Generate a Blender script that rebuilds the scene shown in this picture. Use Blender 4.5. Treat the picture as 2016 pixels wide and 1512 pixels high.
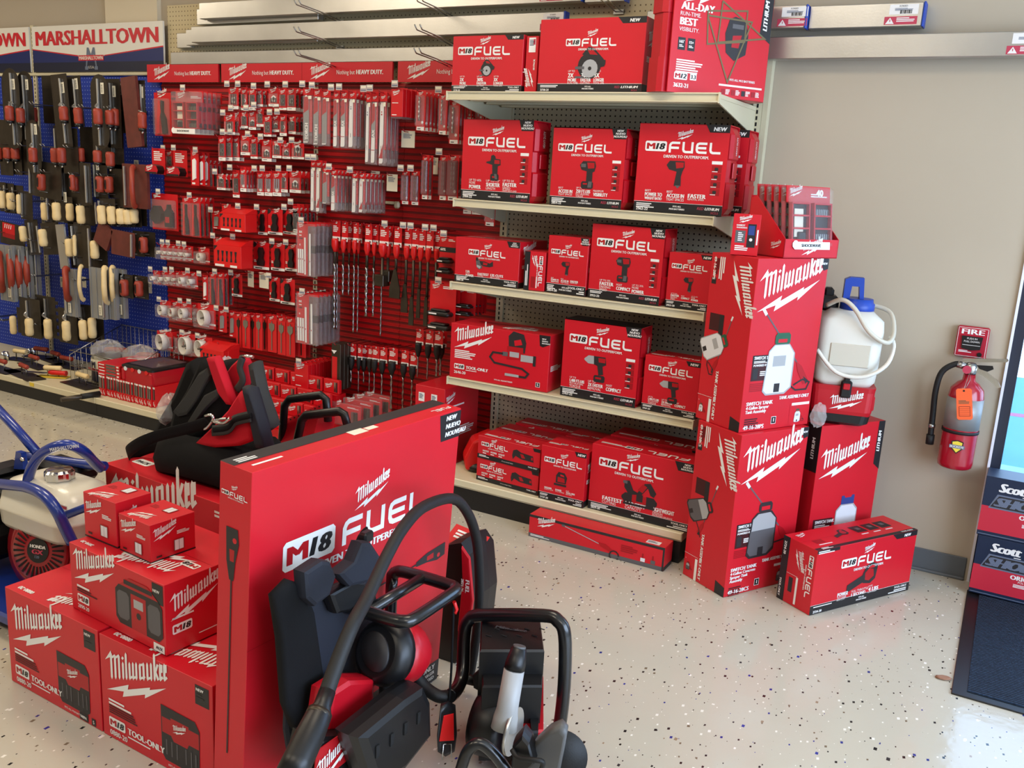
import bpy, math, random
from mathutils import Vector, Matrix
random.seed(7)
PI = math.pi; R = math.radians
for o in list(bpy.data.objects): bpy.data.objects.remove(o)
SC = bpy.context.scene; COL = SC.collection

# ------------------------------------------------------------ camera, sky, lights, exposure
cam = bpy.data.cameras.new('camera'); cam.sensor_width = 36; cam.lens = 1773.8/2016*36
cam.clip_start = .05; cam.clip_end = 200
camo = bpy.data.objects.new('camera', cam); COL.objects.link(camo)
yaw, pitch, roll = -0.4997, 0.2248, 0.0563
f = Vector((math.sin(yaw)*math.cos(pitch), math.cos(yaw)*math.cos(pitch), -math.sin(pitch)))
r0 = Vector((math.cos(yaw), -math.sin(yaw), 0)); u0 = r0.cross(f)
rr = r0*math.cos(roll) + u0*math.sin(roll); uu = u0*math.cos(roll) - r0*math.sin(roll)
camo.matrix_world = Matrix(((rr.x, uu.x, -f.x, 2.2893), (rr.y, uu.y, -f.y, -4.0225), (rr.z, uu.z, -f.z, 1.55), (0, 0, 0, 1)))
SC.camera = camo

W = bpy.data.worlds.new('daylight'); SC.world = W; W.use_nodes = True
wn = W.node_tree.nodes['Background']; wn.inputs[0].default_value = (.40, .64, 1, 1); wn.inputs[1].default_value = 5

def area(name, loc, rot, sx, sy, power, col):
    l = bpy.data.lights.new(name, 'AREA'); l.shape = 'RECTANGLE'; l.size = sx; l.size_y = sy; l.energy = power; l.color = col
    o = bpy.data.objects.new(name, l); COL.objects.link(o); o.location = loc; o.rotation_euler = rot; return o
LAMPS = [(-4.2, -1.7), (-1.6, -1.7), (1.0, -1.7), (-4.2, -4.4), (-1.6, -4.4), (1.0, -4.4), (3.4, -4.4)]
for lx, ly in LAMPS:
    area('ceiling_light_beam', (lx, ly, 2.985), (0, 0, 0), 1.2, .6, 26 if lx < 0 else 17, (1, .85, .64))
# daylight through the shop windows of the wall on the street side (x = 5)
area('window_daylight', (4.9, -2.9, 1.55), (0, R(90), 0), 2.2, 4.2, 84, (.90, .94, 1))
VS = SC.view_settings; VS.view_transform = 'Standard'; VS.look = 'None'; VS.gamma = 1; VS.use_curve_mapping = False; VS.exposure = .35
SC.cycles.use_denoising = True
SC.cycles.max_bounces = 6; SC.cycles.diffuse_bounces = 2; SC.cycles.glossy_bounces = 3; SC.cycles.transparent_max_bounces = 12; SC.cycles.transmission_bounces = 4
SC.cycles.caustics_reflective = False; SC.cycles.caustics_refractive = False

# ------------------------------------------------------------ materials
def lin(c):
    c /= 255.; return c/12.92 if c <= .04045 else ((c+.055)/1.055)**2.4
MT = {}
def mat(name, rgb, rough=.5, metal=0, spec=.5, vary=0, vscale=6, bump=0, bscale=200, coat=0):
    m = bpy.data.materials.new(name); m.use_nodes = True; nt = m.node_tree; b = nt.nodes['Principled BSDF']
    c = tuple(lin(x) for x in rgb)
    b.inputs['Base Color'].default_value = c+(1,); b.inputs['Roughness'].default_value = rough
    b.inputs['Metallic'].default_value = metal; b.inputs['Specular IOR Level'].default_value = spec
    if coat: b.inputs['Coat Weight'].default_value = coat; b.inputs['Coat Roughness'].default_value = .12
    if vary or bump:
        tc = nt.nodes.new('ShaderNodeTexCoord')
    if vary:
        n = nt.nodes.new('ShaderNodeTexNoise'); n.inputs['Scale'].default_value = vscale; n.inputs['Detail'].default_value = 4
        rp = nt.nodes.new('ShaderNodeValToRGB')
        rp.color_ramp.elements[0].position = .3; rp.color_ramp.elements[1].position = .7
        rp.color_ramp.elements[0].color = tuple(x*(1-vary) for x in c)+(1,); rp.color_ramp.elements[1].color = tuple(min(1, x*(1+vary)) for x in c)+(1,)
        nt.links.new(tc.outputs['Object'], n.inputs['Vector']); nt.links.new(n.outputs['Fac'], rp.inputs['Fac']); nt.links.new(rp.outputs['Color'], b.inputs['Base Color'])
    if bump:
        n = nt.nodes.new('ShaderNodeTexNoise'); n.inputs['Scale'].default_value = bscale
        bp = nt.nodes.new('ShaderNodeBump'); bp.inputs['Strength'].default_value = bump; bp.inputs['Distance'].default_value = .002
        nt.links.new(tc.outputs['Object'], n.inputs['Vector']); nt.links.new(n.outputs['Fac'], bp.inputs['Height']); nt.links.new(bp.outputs['Normal'], b.inputs['Normal'])
    MT[name] = m; return m
mat('carton', (206, 22, 38), .40, spec=.5, vary=.05, vscale=3)
mat('carton_deep', (160, 8, 22), .45, vary=.05)
mat('print_red', (176, 10, 24), .45)
mat('card_red', (206, 16, 26), .4)
mat('white', (238, 236, 232), .5); mat('paper', (232, 226, 205), .6)
mat('print_black', (26, 26, 29), .45)
mat('ink', (60, 8, 14), .5)
mat('pic_grey', (92, 90, 92), .5); mat('pic_dark', (38, 36, 38), .5); mat('pic_silver', (170, 170, 170), .4); mat('pic_white', (225, 226, 228), .4)
mat('pic_green', (30, 90, 62), .5); mat('pic_blue', (40, 62, 130), .5); mat('pic_line', (110, 98, 62), .5)
mat('case_red', (186, 12, 30), .38, bump=.15, bscale=600)
mat('black_plastic', (15, 15, 17), .4); mat('black_rubber', (13, 13, 14), .6, bump=.2, bscale=300); mat('grey_plastic', (88, 88, 88), .45)
mat('slot_black', (8, 8, 9), .8)
mat('black_metal', (14, 15, 18), .28, coat=.4)
mat('black_fabric', (12, 12, 14), .85, spec=.25, bump=.5, bscale=900); mat('grey_fabric', (58, 58, 56), .8, spec=.3, bump=.4, bscale=900)
mat('red_fabric', (196, 18, 38), .75, spec=.3, bump=.5, bscale=700, vary=.1); mat('navy_fabric', (20, 25, 38), .7, bump=.4, bscale=900)
mat('cream_metal', (214, 204, 172), .38, spec=.4); mat('black_kick', (16, 16, 18), .45)
mat('steel', (168, 168, 165), .3, metal=1); mat('chrome', (222, 222, 222), .12, metal=1); mat('dark_steel', (74, 67, 58), .38, metal=.75, vary=.18, vscale=14)
mat('alu', (205, 204, 200), .32, metal=.9, vary=.1, vscale=3, bump=.1, bscale=120); mat('alu_grey', (150, 150, 148), .45, metal=.3)
mat('rust_red', (158, 58, 40), .5, vary=.12, vscale=20); mat('wood', (234, 208, 154), .55, vary=.1, vscale=14); mat('mahogany', (98, 44, 36), .5, vary=.2, vscale=18)
mat('blue_paint', (20, 58, 176), .35); mat('machine_blue', (24, 52, 140), .28, coat=.5); mat('cap_blue', (24, 66, 168), .4)
mat('engine_red', (150, 8, 26), .3, coat=.4); mat('tank_white', (232, 226, 208), .3, coat=.3); mat('orange_tag', (250, 104, 50), .6); mat('shield_yellow', (238, 214, 70), .5)
mat('tank_plastic', (226, 224, 212), .35); mat('tank_plastic_fill', (206, 200, 182), .4); mat('extinguisher_red', (168, 18, 40), .25, coat=.5); mat('alarm_red', (176, 22, 48), .4)
mat('scott_navy', (22, 36, 62), .45); mat('scott_red', (196, 40, 60), .45); mat('scott_grey', (104, 114, 134), .5)
mat('display_red', (186, 6, 18), .4); mat('groove_red', (112, 2, 10), .5); mat('hook_red', (150, 10, 24), .35, coat=.2)
mat('wall_beige', (188, 175, 154), .8, spec=.2, vary=.03, vscale=1.5, bump=.08, bscale=60); mat('pilaster_cream', (222, 208, 180), .75, spec=.2)
mat('base_grey', (96, 102, 106), .5); mat('ceiling_white', (226, 222, 212), .8); mat('frame_dark', (40, 42, 54), .4); mat('frame_white', (236, 236, 244), .5)
mat('sign_white', (232, 228, 216), .45); mat('sign_navy', (22, 36, 96), .45); mat('sign_blue_dark', (16, 22, 50), .45); mat('sign_red', (206, 30, 44), .45)
mat('sleeve_spade', (214, 26, 30), .45); mat('cup_white', (226, 220, 210), .4); mat('plug_red', (216, 24, 24), .4); mat('yellow', (226, 196, 60), .5)
mat('leaf_brown', (150, 108, 84), .8); mat('pave_blue_shade', (70, 128, 146), .9, vary=.08, vscale=2); mat('pave_sunlit_white', (245, 246, 248), .9); mat('pink_mark', (150, 66, 96), .8); mat('kerb_pale', (120, 172, 178), .8)  # outdoor ground: blue shade and overexposed sunlit white are put into the colours
mat('warn_red', (192, 60, 84), .5); mat('tan_board', (120, 92, 60), .7)

def clear(name, tint, alpha=.22, rough=.08):
    m = bpy.data.materials.new(name); m.use_nodes = True; nt = m.node_tree; nt.nodes.clear()
    o = nt.nodes.new('ShaderNodeOutputMaterial'); t = nt.nodes.new('ShaderNodeBsdfTransparent'); g = nt.nodes.new('ShaderNodeBsdfPrincipled'); mx = nt.nodes.new('ShaderNodeMixShader')
    g.inputs['Base Color'].default_value = tuple(lin(x) for x in tint)+(1,); g.inputs['Roughness'].default_value = rough
    t.inputs[0].default_value = (.96, .96, .96, 1); mx.inputs[0].default_value = alpha
    nt.links.new(t.outputs[0], mx.inputs[1]); nt.links.new(g.outputs[0], mx.inputs[2]); nt.links.new(mx.outputs[0], o.inputs[0]); MT[name] = m
clear('blister', (225, 215, 215), .11); clear('blister_smoke', (150, 120, 125), .42); clear('bag_clear', (228, 226, 224), .3, .12); clear('tag_clear', (232, 222, 216), .5, .2); clear('glass', (200, 225, 230), .06, .02)

def dots(name, base, hole, rad=.115, rough=.55, hx=0., hz=0.):
    """painted pegboard: round holes on a one inch grid"""
    m = mat(name, base, rough); nt = m.node_tree; b = nt.nodes['Principled BSDF']; N = nt.nodes.new; L = nt.links.new
    tc = N('ShaderNodeTexCoord'); sp = N('ShaderNodeSeparateXYZ'); L(tc.outputs['Object'], sp.inputs[0])
    def mth(op, a, v=None):
        n = N('ShaderNodeMath'); n.operation = op
        for i, q in enumerate((a, v)):
            if q is None: continue
            if isinstance(q, (int, float)): n.inputs[i].default_value = q
            else: L(q, n.inputs[i])
        return n.outputs[0]
    dd = []
    for ax in ('X', 'Z'):
        q = mth('FRACT', mth('ADD', mth('DIVIDE', sp.outputs[ax], .0254), 200.5)); q = mth('SUBTRACT', q, .5); dd.append(mth('MULTIPLY', q, q))
    d = mth('ADD', dd[0], dd[1]); k = mth('LESS_THAN', d, rad*rad*2)
    mx = N('ShaderNodeMix'); mx.data_type = 'RGBA'; L(k, mx.inputs[0])
    mx.inputs[6].default_value = tuple(lin(x) for x in base)+(1,); mx.inputs[7].default_value = tuple(lin(x) for x in hole)+(1,)
    L(mx.outputs[2], b.inputs['Base Color'])
dots('peg_cream', (188, 178, 150), (34, 28, 22)); dots('peg_tan', (206, 190, 150), (110, 92, 64), .1); dots('peg_blue', (14, 52, 168), (150, 170, 225), .085)

def flake_floor():
    m = mat('epoxy_flake', (176, 172, 160), .13, spec=.5); nt = m.node_tree; b = nt.nodes['Principled BSDF']; N = nt.nodes.new; L = nt.links.new
    tc = N('ShaderNodeTexCoord'); base = None
    col = N('ShaderNodeRGB').outputs[0]; col.default_value = (lin(176), lin(170), lin(154), 1)
    nz = N('ShaderNodeTexNoise'); nz.inputs['Scale'].default_value = .9; nz.inputs['Detail'].default_value = 5; L(tc.outputs['Object'], nz.inputs['Vector'])
    mx = N('ShaderNodeMix'); mx.data_type = 'RGBA'; L(nz.outputs['Fac'], mx.inputs[0]); mx.inputs[6].default_value = (lin(186), lin(179), lin(162), 1); mx.inputs[7].default_value = (lin(201), lin(194), lin(176), 1); col = mx.outputs[2]
    for scale, rad, seed, stops in ((60, .30, 0, [(0, (28, 27, 30)), (.34, (28, 27, 30)), (.36, (236, 232, 220)), (.74, (236, 232, 220)), (.76, (120, 104, 84)), (.92, (44, 52, 128))]),
                                    (34, .2, 5, [(0, (30, 29, 32)), (.3, (240, 236, 226)), (.5, (52, 50, 52)), (.7, (150, 128, 104)), (.86, (40, 52, 140))])):
        mp = N('ShaderNodeMapping'); mp.inputs['Location'].default_value = (seed, seed*.7, 0); mp.inputs['Rotation'].default_value = (0, 0, .5+seed); mp.inputs['Scale'].default_value = (1, .62, 0)
        L(tc.outputs['Object'], mp.inputs['Vector'])
        v = N('ShaderNodeTexVoronoi'); v.distance = 'MANHATTAN'; v.inputs['Scale'].default_value = scale; L(mp.outputs[0], v.inputs['Vector'])
        wn_ = N('ShaderNodeTexWhiteNoise'); L(v.outputs['Position'], wn_.inputs['Vector'])
        q = N('ShaderNodeMath'); q.operation = 'MULTIPLY'; L(wn_.outputs['Value'], q.inputs[0]); q.inputs[1].default_value = rad*1.5
        q2 = N('ShaderNodeMath'); q2.operation = 'SUBTRACT'; L(q.outputs[0], q2.inputs[0]); q2.inputs[1].default_value = rad*.22
        k = N('ShaderNodeMath'); k.operation = 'LESS_THAN'; L(v.outputs['Distance'], k.inputs[0]); L(q2.outputs[0], k.inputs[1])
        rp = N('ShaderNodeValToRGB'); rp.color_ramp.interpolation = 'CONSTANT'
        while len(rp.color_ramp.elements) < len(stops): rp.color_ramp.elements.new(.5)
        for e, (p, c) in zip(rp.color_ramp.elements, stops): e.position = p; e.color = tuple(lin(x) for x in c)+(1,)
        sc_ = N('ShaderNodeSeparateColor'); L(v.outputs['Color'], sc_.inputs[0]); L(sc_.outputs[0], rp.inputs[0])
        mx = N('ShaderNodeMix'); mx.data_type = 'RGBA'; L(k.outputs[0], mx.inputs[0]); L(col, mx.inputs[6]); L(rp.outputs[0], mx.inputs[7]); col = mx.outputs[2]
    L(col, b.inputs['Base Color'])
    n2 = N('ShaderNodeTexNoise'); n2.inputs['Scale'].default_value = 14; n2.inputs['Detail'].default_value = 3; L(tc.outputs['Object'], n2.inputs['Vector'])
    bp = N('ShaderNodeBump'); bp.inputs['Strength'].default_value = .12; bp.inputs['Distance'].default_value = .01; L(n2.outputs['Fac'], bp.inputs['Height']); L(bp.outputs[0], b.inputs['Normal'])
flake_floor()
def rib_mat():
    m = mat('mat_rib', (30, 36, 46), .9, spec=.2); nt = m.node_tree; b = nt.nodes['Principled BSDF']; N = nt.nodes.new; L = nt.links.new
    tc = N('ShaderNodeTexCoord'); w = N('ShaderNodeTexWave'); w.bands_direction = 'Y'; w.inputs['Scale'].default_value = 26; w.inputs['Distortion'].default_value = .6; L(tc.outputs['Object'], w.inputs['Vector'])
    n = N('ShaderNodeTexNoise'); n.inputs['Scale'].default_value = 160; L(tc.outputs['Object'], n.inputs['Vector'])
    mu = N('ShaderNodeMath'); mu.operation = 'MULTIPLY'; L(w.outputs['Fac'], mu.inputs[0]); L(n.outputs['Fac'], mu.inputs[1])
    rp = N('ShaderNodeValToRGB'); rp.color_ramp.elements[0].color = (.004, .006, .01, 1); rp.color_ramp.elements[1].color = (.05, .085, .15, 1); rp.color_ramp.elements[1].position = .7
    L(mu.outputs[0], rp.inputs[0]); L(rp.outputs[0], b.inputs['Base Color'])
    bp = N('ShaderNodeBump'); bp.inputs['Distance'].default_value = .006; L(w.outputs['Fac'], bp.inputs['Height']); L(bp.outputs[0], b.inputs['Normal'])
rib_mat()

# ------------------------------------------------------------ mesh building
_tc = {}
def textgeo(s, bold=0., shear=0.):
    k = (s, bold, shear)
    if k not in _tc:
        cu = bpy.data.curves.new('t', 'FONT'); cu.body = s; cu.size = 1; cu.resolution_u = 2; cu.offset = bold; cu.shear = shear
        o = bpy.data.objects.new('t', cu); me = o.to_mesh()
        vs = [(v.co.x, v.co.y) for v in me.vertices]; fs = [tuple(p.vertices) for p in me.polygons]
        o.to_mesh_clear(); bpy.data.objects.remove(o); bpy.data.curves.remove(cu)
        xs = [v[0] for v in vs] or [0, 1]
        _tc[k] = (vs, fs, min(xs), max(xs))
    return _tc[k]
_h = textgeo('H'); CAP = max(v[1] for v in _h[0])

class Fr:
    """a drawing frame on a flat face: origin, right, up, outward"""
    def __init__(s, o, u, v, n=None):
        s.o = Vector(o); s.u = Vector(u).normalized(); s.v = Vector(v).normalized(); s.n = Vector(n).normalized() if n else s.u.cross(s.v)
    def p(s, a, b, k=1): return s.o + s.u*a + s.v*b + s.n*(k*.0006)
    def sub(s, a, b, u=None, v=None): return Fr(s.p(a, b, 0), u or s.u, v or s.v, s.n)
    def turn(s, a, b, ang): return Fr(s.p(a, b, 0), s.u*math.cos(ang)+s.v*math.sin(ang), s.v*math.cos(ang)-s.u*math.sin(ang), s.n)

class MB:
    def __init__(s): s.v = []; s.f = []; s.m = []; s.k = []; s.sm = []; s.T = None
    def _mi(s, m):
        if m not in s.k: s.k.append(m)
        return s.k.index(m)
    def add(s, vs, fs, m, smooth=False):
        n = len(s.v); T = s.T
        s.v += [tuple(T @ Vector(v)) if T else tuple(v) for v in vs]; i = s._mi(m)
        for f_ in fs: s.f.append(tuple(a+n for a in f_)); s.m.append(i); s.sm.append(smooth)
        return s
    def poly(s, pts, m): return s.add(pts, [tuple(range(len(pts)))], m)
    def box(s, lo, hi, m, c=0.):
        x0, y0, z0 = lo; x1, y1, z1 = hi
        if not c:
            vs = [(x0,y0,z0),(x1,y0,z0),(x1,y1,z0),(x0,y1,z0),(x0,y0,z1),(x1,y0,z1),(x1,y1,z1),(x0,y1,z1)]
            return s.add(vs, [(0,3,2,1),(4,5,6,7),(0,1,5,4),(1,2,6,5),(2,3,7,6),(3,0,4,7)], m)
        vs = []; I = {}
        for ix, x in enumerate((x0, x1)):
            for iy, y in enumerate((y0, y1)):
                for iz, z in enumerate((z0, z1)):
                    sx, sy, sz = (1-2*ix)*c, (1-2*iy)*c, (1-2*iz)*c
                    for ax in range(3):
                        q = [x+sx, y+sy, z+sz]; q[ax] = (x, y, z)[ax]; I[ix, iy, iz, ax] = len(vs); vs.append(q)
        fs = []; P = [(0,0),(1,0),(1,1),(0,1)]
        for ax in range(3):
            for e in (0, 1):
                ids = []
                for a, b in P:
                    t = [0, 0, 0]; t[ax] = e; t[(ax+1) % 3] = a; t[(ax+2) % 3] = b; ids.append(I[tuple(t)+(ax,)])
                fs.append(tuple(ids) if e else tuple(ids[::-1]))
        for ax in range(3):
            a1, a2 = (ax+1) % 3, (ax+2) % 3
            for e1 in (0, 1):
                for e2 in (0, 1):
                    def g(ev, w):
                        t = [0, 0, 0]; t[ax] = ev; t[a1] = e1; t[a2] = e2; return I[tuple(t)+(w,)]
                    q = (g(0, a1), g(1, a1), g(1, a2), g(0, a2)); fs.append(q if (e1 != e2) else q[::-1])
        for t in [(a, b, c_) for a in (0, 1) for b in (0, 1) for c_ in (0, 1)]:
            q = tuple(I[t+(ax,)] for ax in range(3)); fs.append(q if sum(t) % 2 else q[::-1])
        return s.add(vs, fs, m)
    def prism(s, pts, fr, d, m, m2=None, back=True):
        """outline pts in frame fr, pushed d along the frame's outward direction"""
        n = len(pts); A = [fr.p(x, y, 0) for x, y in pts]; B = [a+fr.n*d for a in A]
        ar = sum(pts[i][0]*pts[(i+1) % n][1]-pts[(i+1) % n][0]*pts[i][1] for i in range(n))
        r = tuple(range(n)); F = [tuple(x+n for x in r)]
        if back: F.append(r[::-1])
        S = [(i, (i+1) % n, (i+1) % n+n, i+n) for i in range(n)]
        if ar < 0: F = [x[::-1] for x in F]; S = [x[::-1] for x in S]
        k = len(s.v); s.add(A+B, F, m); i2 = s._mi(m2 or m)
        for q in S: s.f.append(tuple(a+k for a in q)); s.m.append(i2); s.sm.append(False)
        return s
    def tube(s, pts, r, m, n=8, caps=True, sub=0, closed=False, flat=None):
        P = [Vector(p) for p in pts]
        if sub:
            Q = []; N = len(P)
            rng = N if closed else N-1
            for i in range(rng):
                p0, p1, p2, p3 = (P[(i-1) % N] if closed or i else P[0]), P[i], P[(i+1) % N], (P[(i+2) % N] if closed or i+2 < N else P[-1])
                for j in range(sub):
                    t = j/sub; Q.append(.5*((2*p1)+(p2-p0)*t+(2*p0-5*p1+4*p2-p3)*t*t+(3*p1-p0-3*p2+p3)*t**3))
            if not closed: Q.append(P[-1])
            if hasattr(r, '__len__') and not isinstance(r, tuple):
                r = [r[min(int(i/sub), len(r)-1)]*(1-(i % sub)/sub)+r[min(int(i/sub)+1, len(r)-1)]*((i % sub)/sub) for i in range(len(Q))]
            P = Q
        N = len(P); vs = []; up = None
        for i in range(N):
            a, b = P[(i-1) % N] if (closed or i) else P[0], P[(i+1) % N] if (closed or i+1 < N) else P[-1]
            t = (b-a); t = t.normalized() if t.length > 1e-9 else Vector((0, 0, 1))
            if up is None:
                up = Vector(flat) if flat else (Vector((0, 0, 1)) if abs(t.z) < .9 else Vector((1, 0, 0)))
            x = t.cross(up); x = x.normalized() if x.length > 1e-6 else t.orthogonal().normalized()
            y = x.cross(t).normalized()
            if not flat: up = y
            ri = r[i] if hasattr(r, '__len__') and not isinstance(r, tuple) else r
            ra, rb = ri if isinstance(ri, tuple) else (ri, ri)
            for j in range(n):
                w = 2*PI*(j+.5)/n; vs.append(P[i]+x*(ra*math.cos(w))+y*(rb*math.sin(w)))
        fs = [(i*n+j, i*n+(j+1) % n, ((i+1) % N)*n+(j+1) % n, ((i+1) % N)*n+j) for i in range(N if closed else N-1) for j in range(n)]
        s.add(vs, fs, m, True)
        if caps and not closed:
            k = len(s.v)-len(vs)
            for q in (tuple(range(n))[::-1], tuple((N-1)*n+j for j in range(n))): s.f.append(tuple(a+k for a in q)); s.m.append(s._mi(m)); s.sm.append(False)
        return s
    def lathe(s, prof, m, n=20, o=(0, 0, 0), ax=(0, 0, 1), smooth=True, sx=1., sy=1., a0=0):
        ax = Vector(ax).normalized(); x = ax.orthogonal().normalized()
        if abs(ax.z) > .99: x = Vector((1, 0, 0))
        y = ax.cross(x); o = Vector(o); vs = []; fs = []
        for r_, z in prof:
            for j in range(n): w = 2*PI*j/n+a0; vs.append(o+ax*z+x*(r_*sx*math.cos(w))+y*(r_*sy*math.sin(w)))
        for i in range(len(prof)-1):
            for j in range(n): fs.append((i*n+j, i*n+(j+1) % n, (i+1)*n+(j+1) % n, (i+1)*n+j))
        s.add(vs, fs, m, smooth)
        k = len(s.v)-len(vs)
        for q, rad in ((tuple(range(n))[::-1], prof[0][0]), (tuple((len(prof)-1)*n+j for j in range(n)), prof[-1][0])):
            if rad > 1e-5: s.f.append(tuple(a+k for a in q)); s.m.append(s._mi(m)); s.sm.append(False)
        return s
    def loft(s, rings, m, smooth=True, caps=True):
        n = len(rings[0]); vs = [p for r_ in rings for p in r_]
        fs = [(i*n+j, i*n+(j+1) % n, (i+1)*n+(j+1) % n, (i+1)*n+j) for i in range(len(rings)-1) for j in range(n)]
        k = len(s.v); s.add(vs, fs, m, smooth)
        if caps:
            for q in (tuple(range(n))[::-1], tuple((len(rings)-1)*n+j for j in range(n))): s.f.append(tuple(a+k for a in q)); s.m.append(s._mi(m)); s.sm.append(False)
        return s
    # -------- printing on a face
    def rect(s, fr, x, y, w, h, m, k=1): return s.poly([fr.p(x, y, k), fr.p(x+w, y, k), fr.p(x+w, y+h, k), fr.p(x, y+h, k)], m)
    def flat(s, fr, pts, m, k=1, ox=0, oy=0, sc=1.):
        n = len(pts); ar = sum(pts[i][0]*pts[(i+1) % n][1]-pts[(i+1) % n][0]*pts[i][1] for i in range(n))
        if ar < 0: pts = pts[::-1]
        return s.poly([fr.p(ox+x*sc, oy+y*sc, k) for x, y in pts], m)
    def text(s, fr, x, y, t, h, m, k=2, bold=.0, shear=0., al='L', fit=None, sy=0.):
        vs, fs, a, b = textgeo(t, 0., shear); g = h/CAP; gx = g; bold *= 1.7; a -= bold; b += bold
        if fit and (b-a)*g > 0: gx = fit/(b-a)
        ox = x-a*gx - {'L': 0, 'C': .5, 'R': 1}[al]*(b-a)*gx
        for i, dx in enumerate((-bold, 0, bold) if bold else (0,)):   # heavier weight: the strokes widened sideways
            s.add([fr.p(ox+(p+dx)*gx, y+q*g+sy*p*gx, k+i*.14) for p, q in vs], fs, m)
        return s
    def bars(s, fr, x, y, w, n, h, m, k=2, al='L', seed=1):
        rg = random.Random(seed)
        for i in range(n):
            ww = w*rg.uniform(.6, 1); xx = x if al == 'L' else x-ww if al == 'R' else x-ww/2
            s.rect(fr, xx, y-(i+1)*h*1.7, ww, h, m, k)
        return s
    def mesh(s, name):
        me = bpy.data.meshes.new(name); me.from_pydata(s.v, [], s.f)
        for k in s.k: me.materials.append(MT[k])
        me.polygons.foreach_set('material_index', s.m); me.polygons.foreach_set('use_smooth', s.sm); me.update(); return me
    def obj(s, name, parent=None, loc=None, rz=None, bevel=0):
        o = bpy.data.objects.new(name, s.mesh(name)); COL.objects.link(o)
        if parent: o.parent = parent
        if loc: o.location = loc
        if rz is not None: o.rotation_euler = (0, 0, rz)
        if bevel:
            b = o.modifiers.new('edge', 'BEVEL'); b.width = bevel; b.segments = 2; b.limit_method = 'ANGLE'
        return o

def tag(o, label, cat, group=None):
    o['label'] = label; o['category'] = cat
    if group: o['group'] = group
    return o
def thing(name, label, cat, loc=(0, 0, 0), rz=0., group=None):
    o = bpy.data.objects.new(name, None); o.empty_display_size = .05; COL.objects.link(o); o.location = loc; o.rotation_euler = (0, 0, rz); return tag(o, label, cat, group)
def struct(o): o['kind'] = 'structure'; return o
def dup(o, loc, rz=None, label=None, group=None, scale=None):
    c = o.copy(); COL.objects.link(c); c.location = loc
    if rz is not None: c.rotation_euler = (0, 0, rz)
    if label: c['label'] = label
    if group: c['group'] = group
    if scale: c.scale = scale
    for ch in o.children:
        d = ch.copy(); COL.objects.link(d); d.parent = c
        for g in ch.children: e = g.copy(); COL.objects.link(e); e.parent = d
    return c
ORD = 'first second third fourth fifth sixth seventh eighth ninth tenth eleventh twelfth thirteenth fourteenth fifteenth sixteenth seventeenth eighteenth nineteenth twentieth'.split()
ORD += ['twenty-'+w for w in ORD[:9]] + ['thirtieth'] + ['thirty-'+w for w in ORD[:9]]

# -------- marks: script wordmark over a bolt, wide capitals, badge
def ribbon(pts, w):
    n = len(pts); L_, R_ = [], []
    for i in range(n):
        a = Vector(pts[max(i-1, 0)]).to_2d(); b = Vector(pts[i]).to_2d(); c = Vector(pts[min(i+1, n-1)]).to_2d()
        d1 = (b-a) if i else (c-b); d2 = (c-b) if i < n-1 else (b-a); d1 = d1.normalized(); d2 = d2.normalized()
        n1 = Vector((-d1.y, d1.x)); n2 = Vector((-d2.y, d2.x)); nn = n1+n2; nn = nn/max(nn.length_squared, .3)*2
        L_.append(b+nn*w/2); R_.append(b-nn*w/2)
    return [((L_[i]), (L_[i+1]), (R_[i+1]), (R_[i])) for i in range(n-1)]
def _wordmark():
    P = []; t = .036; S = .31
    def stem(x, y0, y1): P.append([(x, y0+.016), (x+t*.5, y0-.016), (x+t, y0+.016), (x+t, y1-.012), (x+t*.5, y1+.016), (x, y1-.012)])
    def bar(x0, y0, x1, y1, w=.028): P.extend([list(q) for q in ribbon([(x0, y0), (x1, y1)], w)])
    X = .19; H = .30
    P.append([(-.01, .225), (.105, .335), (.105, .225), (.075, .252)])
    for x, y1 in ((.085, .30), (.155, .275), (.225, .275)): stem(x, 0, y1)
    bar(.103, .245, .172, .275); bar(.173, .245, .242, .275)
    stem(.292, 0, X); P.append([(.286, .245), (.31, .268), (.334, .245), (.31, .222)])
    stem(.350, 0, H)
    for x in (.410, .468, .526): stem(x, 0, X)
    bar(.428, .012, .486, .032); bar(.486, .012, .544, .032)
    stem(.590, 0, X-.012); stem(.652, 0, X); bar(.606, X-.02, .67, X-.012); bar(.606, .012, .668, .026); P.append([(.688, .016), (.705, .03), (.688, .045)])
    stem(.718, 0, X); stem(.780, 0, X); bar(.736, .012, .796, .03)
    stem(.838, 0, H); bar(.868, .085, .912, .185, .034); bar(.868, .105, .918, .004, .034)
    for x in (.930, 1.000):
        stem(x, .004, X-.006); bar(x+.010, .004, x+.062, .040, .032); bar(x+.016, X-.016, x+.054, X-.022); bar(x+.048, X-.006, x+.048, .098, .026); bar(x+.02, .098, x+.06, .104, .022)
    P = [[(p[0]*.96, p[1]+.135+S*p[0]) for p in q] for q in P]
    P.append([(.293, .075), (.272, .003), (.654, .172), (.646, .124), (1, .371), (.732, .254), (.740, .286), (.363, .124), (.382, .189)])
    return P[:-1]+[[(0, 0), (.293, .075), (.363, .124), (.382, .189)], [(.293, .075), (.272, .003), (.654, .172), (.646, .124), (.740, .286), (.363, .124)], [(.646, .124), (1, .371), (.732, .254), (.740, .286)]]
WORDMARK = _wordmark()
def logo(mb, fr, x, y, w, m='white', k=2):
    for i, q in enumerate(WORDMARK): mb.flat(fr, q, m, k+(i % 5)*.14, x, y, w)
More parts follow.
